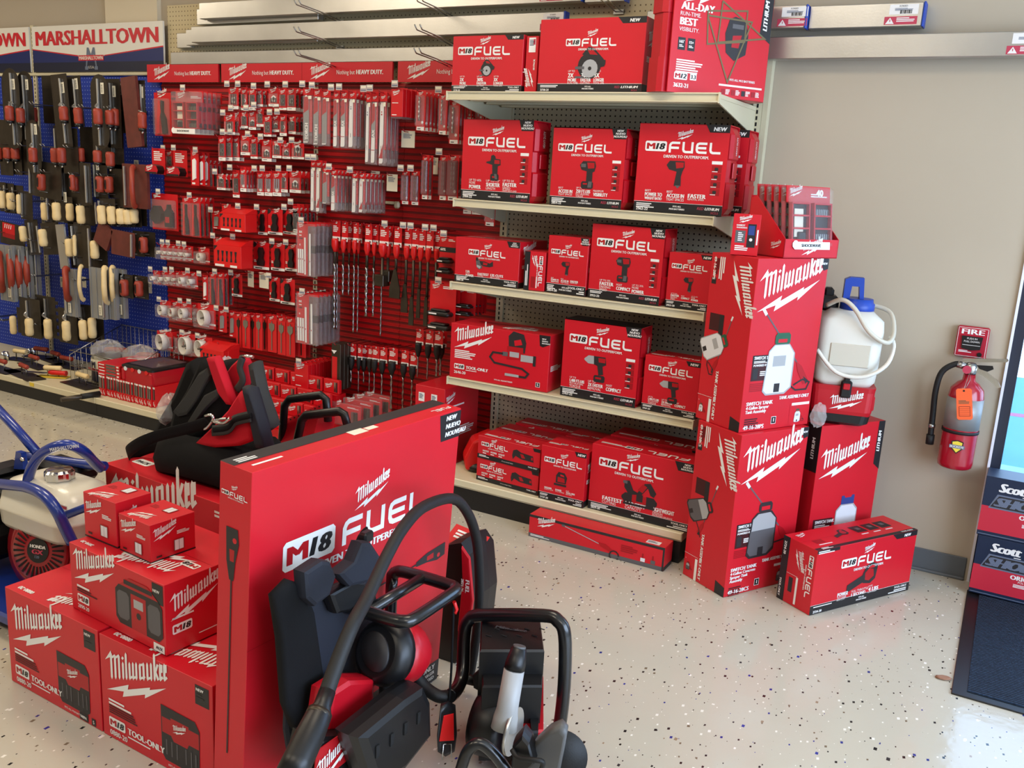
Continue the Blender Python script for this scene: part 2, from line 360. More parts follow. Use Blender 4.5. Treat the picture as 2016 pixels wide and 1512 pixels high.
def fuel(mb, fr, x, y, w, m='white', k=2):
    h = w*.205; t = h*.21; l = w*.215
    def rb(pts):
        for q in ribbon(pts, t): mb.flat(fr, list(q), m, k+.2*(len(pts) == 2), x, y)
    c = h*.22; a = t/2
    for i, x0 in enumerate((0, .262*w, .523*w, .785*w)):
        x1 = x0+l
        if i == 0: rb([(x0+a, 0), (x0+a, h-a-c), (x0+a+c*.4, h-a-c*.3), (x0+a+c, h-a), (x1, h-a)]); rb([(x0+a, h*.45), (x1-t*.4, h*.45)])
        if i == 1: rb([(x0+a, h), (x0+a, a+c), (x0+a+c*.3, a+c*.3), (x0+a+c, a), (x1-a, a), (x1-a, h)])
        if i == 2: rb([(x1, h-a), (x0+a+c, h-a), (x0+a+c*.3, h-a-c*.3), (x0+a, h-a-c), (x0+a, a+c), (x0+a+c*.3, a+c*.3), (x0+a+c, a), (x1, a)]); rb([(x0+a, h*.5), (x1-t*.3, h*.5)])
        if i == 3: rb([(x0+a, h), (x0+a, a+c), (x0+a+c*.3, a+c*.3), (x0+a+c, a), (x1, a)])
def badge(mb, fr, x, y, w, t='18', k=2):
    h = w*.44; c = h*.12
    mb.flat(fr, [(c, 0), (w-c, 0), (w, c), (w, h-c), (w-c, h), (c, h), (0, h-c), (0, c)], 'white', k, x, y)
    mb.text(fr, x+w*.07, y+h*.2, 'M', h*.6, 'print_red', k+1, bold=.03, fit=w*.4); mb.text(fr, x+w*.49, y+h*.2, t, h*.6, 'print_black', k+1, bold=.034, shear=.2, fit=w*.45)
def brandline(mb, fr, x, y, w, k=2):
    """badge + wide capitals + slogan, total width w, y = foot of the capitals"""
    badge(mb, fr, x, y+w*.012, w*.29, k=k); fuel(mb, fr, x+w*.32, y, w*.68, k=k)
    mb.text(fr, x+w*.56, y-w*.065, 'DRIVEN TO OUTPERFORM.', w*.036, 'white', k, bold=.02, al='C', fit=w*.60)

def circ(cx, cy, r, n=14, a0=0., a1=2*PI): return [(cx+r*math.cos(a0+(a1-a0)*i/n), cy+r*math.sin(a0+(a1-a0)*i/n)) for i in range(n if a1-a0 > 6.2 else n+1)]
def rc(x, y, w, h, c=0.): return [(x, y), (x+w, y), (x+w, y+h), (x, y+h)] if not c else [(x+c, y), (x+w-c, y), (x+w, y+c), (x+w, y+h-c), (x+w-c, y+h), (x+c, y+h), (x, y+h-c), (x, y+c)]
def ln(pts, w): return [list(q) for q in ribbon(pts, w)]
D, G, RD, SV, WH = 'pic_dark', 'pic_grey', 'print_red', 'pic_silver', 'pic_white'
_pist = [(-.02, .08), (.16, .06), (.2, -.3), (-.02, -.3)]
PICS = {
 'drill': [(D, [(-.3, .2), (-.12, .24), (-.1, .42), (.0, .46), (.08, .4), (.1, .32), (.3, .3), (.32, .1), (.2, .06), (.2, -.24), (-.02, -.24), (-.04, .1), (-.12, .12), (-.3, .16)]), (RD, [(.05, .28), (.27, .27), (.28, .14), (.05, .14)]), (D, rc(-.1, -.46, .36, .24, .04)), (RD, rc(-.02, -.36, .14, .06)), (G, [(.06, -.22), (.16, -.22), (.2, -.4), (.1, -.4)])],
 'impact': [(D, [(-.24, .24), (-.14, .36), (.26, .36), (.3, .22), (.26, .06), (.2, .04), (.2, -.24), (.0, -.24), (.0, .06), (-.18, .1)]), (RD, [(.0, .32), (.24, .32), (.25, .16), (.04, .14)]), (G, rc(-.2, .18, .16, .1)), (D, rc(-.16, -.46, .4, .22, .04)), (G, [(.08, -.24), (.2, -.24), (.18, -.42), (.06, -.42)]), (RD, rc(-.1, -.34, .14, .05))],
 'impact_bare': [(D, [(-.3, .26), (-.2, .4), (.3, .4), (.32, .2), (.26, .08), (.22, -.1), (.24, -.4), (.0, -.4), (.06, .06), (-.2, .12)]), (RD, [(.0, .36), (.28, .36), (.28, .2), (.04, .16)]), (G, [(.04, -.38), (.22, -.38), (.14, -.48)])],
 'wrench': [(D, [(-.2, .22), (-.1, .36), (.3, .36), (.34, .12), (.22, .06), (.26, -.2), (.1, -.24), (.04, .06), (-.1, .1)]), (SV, [(-.42, .24), (-.28, .36), (-.1, .36), (-.08, .1), (-.28, .1), (-.42, .2)]), (RD, [(.06, .32), (.3, .32), (.3, .18), (.08, .18)]), (D, rc(-.06, -.46, .38, .22, .04)), (RD, rc(.0, -.36, .2, .06))],
 'circsaw': [(D, circ(0, -.05, .38, 18)), (D, [(-.26, .28), (-.06, .5), (.12, .46), (.46, .14), (.5, -.06), (.3, -.1), (.1, .2)]), (SV, circ(.02, -.12, .26, 16)), (D, circ(.02, -.12, .06, 8)), (RD, [(-.08, .4), (.1, .4), (.26, .26), (.0, .28)]), (G, rc(-.46, -.14, .3, .08)), (D, rc(.3, -.02, .22, .14)), (G, rc(-.46, -.4, .3, .06))],
 'grinder': [(G, [(-.5, .2), (-.3, .26), (-.22, .06), (-.1, -.14), (-.3, -.24), (-.46, -.12)]), (D, [(-.3, .18), (.0, .18), (.3, .1), (.48, .22), (.5, -.02), (.3, -.08), (-.06, -.06), (-.2, .0)]), (RD, [(-.08, .14), (.18, .1), (.16, .0), (-.08, .0)]), (SV, [(-.44, -.02), (-.2, -.08), (-.24, -.2), (-.42, -.14)]), (D, rc(-.5, .18, .12, .16))],
 'multitool': [(D, [(-.46, .16), (-.3, .22), (-.1, .14), (.44, .1), (.48, -.14), (-.1, -.12), (-.34, -.04), (-.46, -.2), (-.5, -.04)]), (RD, [(-.14, .08), (.0, .08), (.1, -.06), (-.06, -.08)]), (RD, [(.36, .04), (.44, .04), (.44, -.06), (.36, -.06)])],
 'jigsaw': [(D, [(-.3, -.2), (-.3, .2), (-.16, .42), (.2, .4), (.36, .16), (.3, -.2)]), (RD, [(-.2, .14), (.2, .1), (.24, -.14), (-.2, -.14)]), ('carton', [(-.06, .3), (.14, .28), (.2, .18), (-.04, .2)]), (D, rc(-.4, -.36, .74, .12))],
 'bandsaw': [(D, rc(-.5, -.3, .4, .26, .1)), (D, rc(.1, -.32, .4, .28, .1)), (RD, rc(-.2, -.26, .4, .2)), (D, rc(-.08, -.22, .18, .2)), (D, [(-.3, .3), (-.18, .06), (-.06, .02), (.12, .3), (.28, .34), (.46, .1), (.4, -.02), (.3, .02), (.22, .2), (.06, -.02), (-.3, -.08), (-.44, .1), (-.44, .28)]), (RD, [(-.06, .1), (.08, .28), (.2, .22), (.08, .04)]), (G, rc(-.48, .2, .12, .08)), (D, rc(-.44, -.36, .88, .06))],
 'blower': [(D, [(-.5, -.3), (-.5, -.1), (.06, .1), (.14, -.08)]), (D, [(.04, -.14), (.0, .1), (.1, .3), (.3, .36), (.48, .3), (.5, .2), (.46, -.08), (.3, -.18)]), (RD, [(.1, -.06), (.08, .12), (.2, .22), (.36, .18), (.4, .0), (.24, -.1)]), ('carton', [(.18, .24), (.3, .3), (.4, .26), (.38, .22), (.24, .22)])],
 'wand': [(SV, ln([(-.5, .12), (.1, -.02)], .012)[0]), (G, rc(-.5, .1, .05, .03)), (RD, [(.08, .0), (.2, .0), (.3, -.06), (.28, -.1), (.12, -.05)])] + [(D, q) for q in ln(circ(.34, -.14, .07, 10, 0, 5.9), .02)],
 'vac': [(D, [(-.42, .46), (.34, .44), (.44, .3), (.42, -.4), (.34, -.46), (-.34, -.46), (-.42, -.36)]), (RD, [(-.4, .26), (-.2, .26), (-.2, .1), (.2, .1), (.2, .26), (.42, .26), (.42, .0), (.2, .0), (.16, -.08), (-.14, -.08), (-.2, .0), (-.4, .0)]), (RD, rc(-.2, .06, .4, .26)), (D, rc(-.26, .3, .52, .14))] + [(G, rc(a, -.36, .025, .26)) for a in (-.32, -.2, -.08, .12, .24, .34)],
 'radio': [(D, rc(-.5, -.3, 1, .56, .08)), (RD, [(-.4, .26), (-.2, .4), (.2, .4), (.42, .26)]), (RD, rc(-.16, -.3, .32, .5)), (G, rc(-.46, -.22, .26, .4, .05)), (G, rc(.2, -.22, .26, .4, .05)), (SV, rc(-.1, .02, .2, .12)), (D, circ(0, -.08, .05, 8)), (D, rc(-.3, .3, .6, .06))],
 'light': [('print_red', rc(-.5, -.5, 1, 1, .1)), (G, rc(-.42, -.42, .84, .84)), (WH, rc(-.36, -.4, .34, .8)), (SV, rc(-.02, -.4, .06, .8)), (WH, rc(.04, -.4, .34, .8))],
 'tank_green': [(G, ln([(-.42, .5), (.2, -.12)], .018)[0]), (WH, ln([(-.46, .54), (-.4, .47)], .04)[0]), (RD, [(.16, -.08), (.26, -.14), (.4, -.32), (.32, -.36), (.2, -.2)]), (D, [(.3, -.26), (.4, -.32), (.36, -.36)])] + [(D, q) for q in ln([(.16, -.36), (.3, -.3), (.42, -.34), (.38, -.42), (.2, -.42), (.12, -.37)], .02)] + [('pic_green', rc(-.22, .12, .24, .14, .03)), ('carton', rc(-.17, .15, .14, .04)), (SV, [(-.3, .06), (-.22, .13), (.02, .13), (.12, .02), (.12, -.38), (.02, -.45), (-.28, -.45), (-.34, -.4)]), (WH, [(-.29, .05), (-.21, .12), (.01, .12), (.1, .02), (.1, -.37), (.01, -.43), (-.27, -.43), (-.32, -.39)]), (D, rc(-.16, -.42, .09, .1)), (SV, rc(-.22, -.12, .2, .12))],
 'tank_grey': [(G, ln([(-.42, .5), (.2, -.12)], .018)[0]), (WH, ln([(-.46, .54), (-.4, .47)], .04)[0]), (RD, [(.16, -.08), (.26, -.14), (.4, -.32), (.32, -.36), (.2, -.2)]), (D, [(.3, -.26), (.4, -.32), (.36, -.36)])] + [(D, q) for q in ln([(.12, -.3), (.3, -.28), (.44, -.3)], .02)] + [(D, rc(-.2, .12, .22, .13, .03)), ('carton', rc(-.16, .15, .14, .05)), (D, [(-.3, .06), (-.22, .13), (.02, .13), (.12, .02), (.12, -.38), (.02, -.45), (-.28, -.45), (-.34, -.4)]), (SV, [(-.28, .05), (-.2, .11), (.0, .11), (.1, .02), (.1, -.28), (-.3, -.28)]), (G, [(-.3, -.1), (.1, -.1), (.1, -.34), (.0, -.42), (-.27, -.42), (-.32, -.36)]), (D, rc(-.15, -.42, .09, .1))],
 'tank_blue': [('pic_blue', rc(-.2, .3, .3, .16)), ('carton', [(-.12, .42), (.02, .42), (.04, .47), (-.14, .47)]), (SV, [(-.3, .2), (-.2, .3), (.1, .3), (.2, .2), (.2, -.2), (-.3, -.2)]), (WH, [(-.28, .18), (-.18, .28), (.08, .28), (.18, .18), (.18, -.06), (-.28, -.06)]), (RD, rc(-.32, -.46, .52, .26, .02)), (D, rc(-.1, -.26, .1, .12)), (WH, circ(.36, -.2, .13, 12)), ('carton', circ(.36, -.2, .06, 10))],
 'greasegun': [(D, [(-.1, .1), (-.12, .4), (-.02, .5), (.2, .46), (.26, .3), (.24, .1)]), ('carton', [(-.0, .32), (.14, .36), (.18, .26), (.02, .22)]), (RD, [(-.14, .2), (.2, .2), (.22, -.02), (-.14, -.06)]), (SV, rc(-.08, .0, .2, .1)), (SV, rc(.16, -.06, .26, .13)), (D, rc(.42, -.12, .06, .2)), (G, rc(-.24, .0, .12, .08))] + [(D, q) for q in ln([(-.22, .04), (-.44, .04), (-.5, -.06), (-.4, -.16), (-.1, -.18), (.2, -.2), (.34, -.28), (.28, -.36), (.1, -.36)], .04)] + [(SV, rc(-.16, -.38, .3, .05))],
 'laser': [(D, [(-.1, .3), (.0, .34), (.2, .3), (.26, .1), (.24, -.16), (.04, -.26), (-.12, -.16), (-.16, .1)]), (G, rc(-.04, .18, .2, .06)), (RD, [(-.02, .08), (.14, .1), (.1, -.08), (-.03, -.08)])] + [('pic_line', q) for P_ in ([(-.5, .36), (.2, .44), (.2, .02), (-.46, -.08), (-.5, .36)], [(-.26, .52), (.56, .1), (-.28, -.04), (-.26, .52)], [(-.5, .3), (-.04, -.56), (.3, .3), (-.5, .3)]) for q in ln(P_, .024)],
 'polesaw': [(D, [(-.035, .5), (.03, .5), (.038, .44), (.02, .36), (.012, .28), (-.012, .28), (-.03, .36)]), ('carton', circ(.014, .45, .012, 8)), (RD, [(-.014, .41), (.014, .41), (.012, .36), (-.01, .36)]), (D, ln([(.0, .3), (.0, -.5)], .008)[0])],
}
def pic(mb, fr, kind, cx, cy, s, k=2):
    for i, (m, pts) in enumerate(PICS[kind]): mb.flat(fr, pts, m, k+i*.15, cx, cy, s)

# ------------------------------------------------------------ the room
def plate(name, lo, hi, m): return struct(MB().box(lo, hi, m).obj(name))
plate('floor', (-7, -8.2, -.1), (5.2, .20, 0), 'epoxy_flake')
wy = .036
wb = MB(); wb.box((-7, wy, 0), (2.312, .20, 3), 'wall_beige'); wb.box((2.312, wy, 2.12), (3.32, .20, 3), 'wall_beige'); wb.box((3.32, wy, 0), (5.2, .20, 3), 'wall_beige')
struct(wb.obj('wall_back'))
plate('trim_1', (-3.0, wy-.03, 2.0), (-2.52, wy, 3), 'pilaster_cream')
plate('wall_left', (-7.15, -8.2, 0), (-7, .20, 3), 'wall_beige')
plate('ceiling', (-7.15, -8.2, 3), (5.35, .36, 3.1), 'ceiling_white')
wr = MB(); wr.box((5.2, -8.2, 0), (5.35, .2, .45), 'wall_beige'); wr.box((5.2, -8.2, 2.66), (5.35, .2, 3), 'wall_beige'); wr.box((5.2, -.8, .45), (5.35, .2, 2.66), 'wall_beige'); wr.box((5.2, -8.2, .45), (5.35, -5.0, 2.66), 'wall_beige')
struct(wr.obj('wall_right'))
wf = MB(); wf.box((-7, -8.35, 0), (5.2, -8.2, 3), 'wall_beige')
struct(wf.obj('wall_front'))
bb = MB(); bb.box((1.255, wy-.008, 0), (2.3, wy, .098), 'base_grey', .002); bb.box((1.255, wy-.02, 0), (2.3, wy, .012), 'base_grey', .003); struct(bb.obj('baseboard_back'))
# glazed door in the back wall
dr = MB(); dr.box((2.312, wy-.012, 0), (2.322, .19, 2.12), 'frame_white'); dr.box((2.322, .06, 0), (2.36, .13, 2.12), 'frame_dark'); dr.box((3.28, .06, 0), (3.32, .13, 2.12), 'frame_dark'); dr.box((2.36, .06, 2.05), (3.28, .13, 2.12), 'frame_dark'); dr.box((2.36, .06, 0), (3.28, .13, .09), 'frame_dark')
do = struct(dr.obj('door_1'))
struct(MB().box((2.36, .092, .09), (3.28, .098, 2.05), 'glass').obj('door_glass', do))
plate('pavement_outside', (-3, .36, -.12), (14, 5.603, -.02), 'pave_blue_shade')
struct(MB().box((1.5, 1.832, -.02), (8, 2.106, .0), 'kerb_pale').obj('kerb_outside'))
struct(MB().box((-3, 5.603, -.12), (40, 40, -.02), 'pave_sunlit_white').obj('street_outside'))
struct(MB().flat(Fr((2.412, 3.730, -.02), (1, 0, 0), (0, 1, 0)), [(0, 0), (.5, .02), (.6, .2), (.2, .16), (-.1, .1)], 'pink_mark').obj('road_marking'))
for i, (lx, ly) in enumerate(LAMPS):
    t = thing('ceiling_light', 'recessed ceiling light panel, %s of those overhead' % ORD[i], 'ceiling light', (lx, ly, 2.99), 0, 'ceiling lights')
    MB().box((-.62, -.32, 0), (.62, .32, .009), 'frame_white').obj('housing', t)
# ribbed mat by the door
t = thing('door_mat', 'dark ribbed floor mat with a smooth rubber border in front of the glass door', 'mat', (2.32, -1.0, 0))
b_ = MB(); b_.box((0, 0, 0), (.93, .92, .006), 'black_plastic', .002); b_.obj('rubber_border', t)
MB().box((.045, .04, .004), (.885, .88, .011), 'mat_rib').obj('ribbed_pile', t)
lf = MB(); lf.loft([[Vector((math.cos(a)*.028*s_, math.sin(a)*.017*s_, z)) for a in [i*PI/4 for i in range(8)]] for s_, z in ((.6, .0), (1, .004), (.7, .007), (.2, .004))], 'leaf_brown')
tag(lf.obj('dry_leaf', None, (2.291, -0.907, -0.000), .4), 'small dry brown leaf lying on the speckled floor', 'leaf')

# ------------------------------------------------------------ store fixtures on the back wall
def post(mb, x, z0, z1, y0=-.012, y1=.03, w=.04, slots=True):
    mb.box((x-w/2, y0, z0), (x+w/2, y1, z1), 'cream_metal')
    z = z0+.05
    while slots and z < z1-.03:
        mb.add([(x-.004, y0-.0008, z), (x+.004, y0-.0008, z), (x+.004, y0-.0008, z+.016), (x-.004, y0-.0008, z+.016)], [(0, 1, 2, 3)], 'slot_black'); z += .0254
g = thing('gondola_shelving', 'cream metal shelving bay with pegboard back, four upper shelves and a base deck', 'shelving unit', (.61, 0, 0))
g2 = Vector((-.61, 0, 0))
def part(mb, name, par, off=g2): return mb.obj(name, par, off)
for x in (0, 1.219): m_ = MB(); post(m_, x, .02, 2.14); part(m_, 'post', g)
m_ = MB(); m_.box((1.24, -.012, .02), (1.262, .034, 2.14), 'cream_metal'); part(m_, 'end_strip', g)
m_ = MB(); m_.box((.02, .0, .1), (1.2, .012, 2.14), 'peg_cream'); part(m_, 'back_panel', g)
m_ = MB(); m_.box((0, -.55, .1), (1.245, -.001, .136), 'cream_metal'); m_.box((-.02, -.56, .106), (1.247, -.55, .141), 'cream_metal', .004); part(m_, 'base_deck', g)
m_ = MB(); m_.box((0, -.545, 0), (1.24, -.53, .1), 'black_kick'); m_.box((1.232, -.53, 0), (1.24, -.02, .1), 'black_kick'); part(m_, 'kick_plate', g)
for i, (z, d) in enumerate(((1.901, .567), (1.4421, .478), (1.061, .478), (.6057, .472))):
    s_ = MB(); s_.box((.004, -d+.012, z-.016), (1.215, -.02, z), 'cream_metal'); s_.box((.03, -d+.014, z-.03), (1.19, -d+.05, z-.016), 'cream_metal')
    for k in range(3): s_.box((.03, -d*.75+k*.14, z-.026), (1.19, -d*.75+k*.14+.03, z-.016), 'cream_metal')
    so = part(s_, 'shelf', g)
    q = MB(); q.box((0, -d, z-.034), (1.219, -d+.008, z+.002), 'cream_metal'); q.box((0, -d-.007, z-.004), (1.219, -d, z+.002), 'cream_metal', .001); q.box((0, -d-.007, z-.034), (1.219, -d, z-.028), 'cream_metal', .001); q.box((-.003, -d-.008, z-.036), (.002, -d+.01, z+.003), 'cream_metal'); q.box((1.217, -d-.008, z-.036), (1.222, -d+.01, z+.003), 'cream_metal'); q.obj('price_rail', so)
    for x in (.006, 1.209):
        q = MB(); q.prism([(-d+.01, z), (-d+.01, z-.03), (-.03, z-.115), (-.006, z-.115), (-.006, z)], Fr((x-.003, 0, 0), (0, 1, 0), (0, 0, 1), (1, 0, 0)), .006, 'cream_metal'); q.obj('bracket', so)
# red slat display
XL, XR = -2.49, -.022
g = thing('slat_display', 'red ribbed metal slat display wall covered with hanging tool accessories', 'display wall', (-1.255, 0, 0))
off = Vector((1.255, 0, 0))
for a, b in ((XL, -1.868), (-1.866, -1.245), (-1.243, -.636), (-.634, XR)):
    m_ = MB(); m_.box((a, .0, .12), (b, .012, 2.0), 'display_red'); z = .14
    while z < 1.99: m_.box((a, -.006, z), (b, 0, z+.007), 'display_red'); m_.box((a, -.0035, z-.012), (b, .0, z), 'groove_red'); z += .0335
    part(m_, 'slat_panel', g, off)
for x in (-1.244,):
    m_ = MB(); post(m_, x, .1, 2.1, -.004, .03, .03); part(m_, 'post', g, off)
m_ = MB(); m_.box((-.78, -.03, 1.375), (-.665, -.012, 1.39), 'cream_metal', .003); m_.box((-.675, -.035, 1.355), (-.64, -.012, 1.392), 'cream_metal', .008); part(m_, 'loose_bracket', g, off)
pb = MB(); pb.box((-2.437, .012, 2.0), (1.23, .03, 2.45), 'peg_tan'); tag(pb.obj('tan_pegboard'), 'tan pegboard strip high on the wall behind the metal straightedges', 'pegboard')
# blue pegboard bay
g = thing('blue_pegboard_bay', 'blue pegboard display bay with cream posts holding masonry trowels', 'display wall', (-3.5, 0, 0)); off = Vector((3.5, 0, 0))
for a, b in ((-4.95, -3.745), (-3.72, -2.5)): m_ = MB(); m_.box((a, 0, .1), (b, .012, 2.05), 'peg_blue'); part(m_, 'peg_panel', g, off)
for x in (-3.733,): m_ = MB(); post(m_, x, .1, 2.37, -.012, .034, .035); part(m_, 'post', g, off)
m_ = MB(); m_.box((-4.95, -.02, 2.045), (-2.49, .0, 2.066), 'cream_metal', .004); part(m_, 'top_rail', g, off)
b = thing('base_deck', 'low cream base deck with black kick plate running under the hanging tools', 'display base', (-2.5, 0, 0)); off = Vector((2.5, 0, 0))
m_ = MB(); m_.box((-5, -.6, .08), (-.03, -.001, .112), 'cream_metal'); part(m_, 'deck', b, off)
for a, c in ((-5, -3.735), (-3.733, -2.44), (-2.438, -1.22), (-1.218, -.03)): m_ = MB(); m_.box((a, -.61, .078), (c, -.6, .117), 'cream_metal', .004); part(m_, 'price_rail', b, off)
for a, c in ((-5, -3.735), (-3.733, -2.44), (-2.438, -1.22), (-1.218, -.03)): m_ = MB(); m_.box((a, -.6, 0), (c, -.585, .08), 'black_kick'); part(m_, 'kick_plate', b, off)
m_ = MB(); m_.box((-3.07, -.613, .09), (-3.03, -.6105, .112), 'yellow'); part(m_, 'shelf_sticker', b, off)

# signs
def bigsign(x0, x1, lab):
    m_ = MB(); z0, z1 = 2.068, 2.358; y = -.025; m_.box((x0, y, z0), (x1, y+.012, z1), 'sign_white')
    F = Fr((x0, y, z0), (1, 0, 0), (0, 0, 1)); w = x1-x0; c = w*.47
    m_.flat(F, [(0, 0), (w, 0), (w, .14), (c+.13, .095), (c-.13, .095), (0, .142)], 'sign_navy', 1)
    m_.flat(F, [(0, 0), (w, 0), (w, .06), (0, .06)], 'sign_blue_dark', 1.5)
    for a, b, za, zb in ((0, c-.13, .142, .095), (c+.13, w, .095, .14)): m_.flat(F, [(a, za), (b, zb), (b, zb+.008), (a, za+.006)], 'sign_red', 2)
    m_.text(F, w*.5, .168, 'MARSHALLTOWN', .088, 'sign_red', 3, bold=.03, al='C', fit=w*.94)
    for q in ([(-.06, 0), (-.03, 0), (-.03, .02), (-.04, .02), (-.026, .09), (0, .05), (.026, .09), (.04, .02), (.03, .02), (.03, 0), (.06, 0), (.06, .02), (.052, .02), (.036, .13), (.02, .13), (0, .09), (-.02, .13), (-.036, .13), (-.052, .02), (-.06, .02)],): m_.flat(F, q, 'scott_grey', 3, c, .012, 1.05)
    m_.rect(F, c-.125, .068, .25, .034, 'sign_red', 4); m_.text(F, c, .074, 'MARSHALLTOWN', .022, 'sign_white', 5, bold=.02, al='C', fit=.235); m_.text(F, c, .02, 'U.S.A.', .016, 'sign_white', 4, al='C')
    tag(m_.obj('brand_sign'), lab, 'sign')
bigsign(-4.97, -3.748, 'red white and navy brand sign cut off at the edge, over the first trowel hooks')
bigsign(-3.715, -2.437, 'wide red white and navy brand sign with an M emblem above the blue pegboard')
def redsign(x0, x1, n, lab):
    m_ = MB(); z0, z1, y = 2.0, 2.104, -.05; m_.box((x0, y, z0), (x1, y+.012, z1), 'carton'); F = Fr((x0, y, z0), (1, 0, 0), (0, 0, 1)); w = (x1-x0)/n
    for i in range(n):
        if i: m_.rect(F, w*i-.001, 0, .002, z1-z0, 'carton_deep', 1)
        logo(m_, F, w*i+.06, .014, .14); m_.text(F, w*i+w*.4, .04, 'Nothing but ', .022, 'white', 2, fit=w*.20); m_.text(F, w*i+w*.615, .04, 'HEAVY DUTY.', .022, 'white', 2, bold=.035, fit=w*.29)
    tag(m_.obj('header_sign'), lab, 'sign', 'red header signs')
redsign(-2.56, -1.95, 1, 'short red header sign over the blue and red panel joint')
redsign(-1.925, -.69, 2, 'long red header sign with the wordmark twice, above the bit cards')
redsign(-.655, .56, 2, 'long red header sign partly hidden behind the boxes on the top shelf')

# aluminium straightedges
def screed(x0, x1, z, y, lab, cap=0, stick=(), h=.088, t=.045):
    t_ = thing('aluminium_screed', lab, 'straightedge', ((x0+x1)/2, y, z), 0, 'aluminium straightedges on the wall'); o_ = Vector((-(x0+x1)/2, -y, -z))
    m_ = MB(); m_.box((x0, y-t/2, z), (x1, y+t/2, z+h), 'alu', .003); m_.obj('beam', t_, o_)
    if cap: m_ = MB(); m_.box((x1, y-t/2-.001, z-.002), (x1+.008, y+t/2+.001, z+h+.002), 'cap_blue', .002); m_.obj('end_cap', t_, o_)
    for sx in stick:
        F = Fr((sx, y-t/2, z), (1, 0, 0), (0, 0, 1)); m_ = MB(); m_.rect(F, 0, h*.5, .105, h*.42, 'white', 1); m_.text(F, .05, h*.82, 'SCREED', .006, 'print_black', 2, al='C'); m_.bars(F, .02, h*.78, .07, 3, .002, 'scott_grey', 2)
        for k in range(9): m_.rect(F, .04+k*.005, h*.53, .0025 if k % 3 else .004, .014, 'print_black', 2)
        m_.obj('price_label', t_, o_)
        m_ = MB(); m_.rect(F, -.015, h*.08, .12, h*.34, 'warn_red', 1); m_.flat(F, [(-.01, h*.11), (.022, h*.11), (.006, h*.38)], 'white', 2); m_.rect(F, .005, h*.2, .003, h*.1, 'warn_red', 3); m_.bars(F, .03, h*.40, .07, 3, .0035, 'white', 2); m_.obj('warning_label', t_, o_)
screed(-2.05, .386, 2.344, -.07, 'topmost aluminium straightedge, crossing above the red displays', 1, (.19,))
screed(-2.126, -1.2, 2.322, -.02, 'aluminium straightedge half hidden behind the topmost one')
screed(.40, .594, 2.338, -.06, 'short visible aluminium straightedge end with blue cap above the saw boxes', 1)
screed(-2.12, .305, 2.216, -.07, 'aluminium straightedge in the middle row, ending over the tall saw box', 1, (.2,))
screed(-2.215, -1.2, 2.209, -.025, 'aluminium straightedge tucked behind the middle row one')
screed(-2.325, -2.205, 2.2, -.005, 'stub of a dull aluminium bar showing deepest in the middle row', h=.085, t=.03)
screed(-2.345, .54, 2.101, -.03, 'lowest long aluminium straightedge, just above the red header signs', h=.07)
screed(.7, 1.385, 2.208, -.04, 'aluminium straightedge with labels beside the tall level box, blue cap', 1, (1.29,), t=.05)
screed(1.395, 1.822, 2.208, -.004, 'aluminium straightedge with two labels on the bare beige wall', 1, (1.7,), t=.06)
screed(.31, 3.05, 2.09, -.02, 'longest aluminium straightedge running across the bare beige wall to the door', 0, (2.145,), t=.06)
def screed_hook(x, z):
    m_ = MB()
    for dx in (0, .03): m_.tube([(dx, .07, -.02), (dx, -.1, 0), (dx, -.26, .01), (dx, -.28, .03)], .0032, 'steel', 6)
    m_.box((-.01, .06, -.03), (.04, .075, -.01), 'steel'); return m_
mh = screed_hook(0, 0)
for i, (x, z, w_) in enumerate(((-1.1, 2.335, 'topmost straightedge, near its start'), (-.35, 2.32, 'topmost straightedge, further along'), (-1.1, 2.205, 'middle straightedge, near its start'), (-.35, 2.195, 'middle straightedge, further along'), (-1.1, 2.092, 'lowest straightedge, near its start'), (-.35, 2.09, 'lowest straightedge, further along'), (.52, 2.33, 'blue-capped straightedge over the saw boxes'))):
    tag(mh.obj('straightedge_hook', None, (x, -.06, z)), 'pair of long wire prongs under the '+w_, 'hook', 'wire hooks holding the straightedges')
mh.v = [(v[0], min(v[1], .055), v[2]) for v in mh.v]

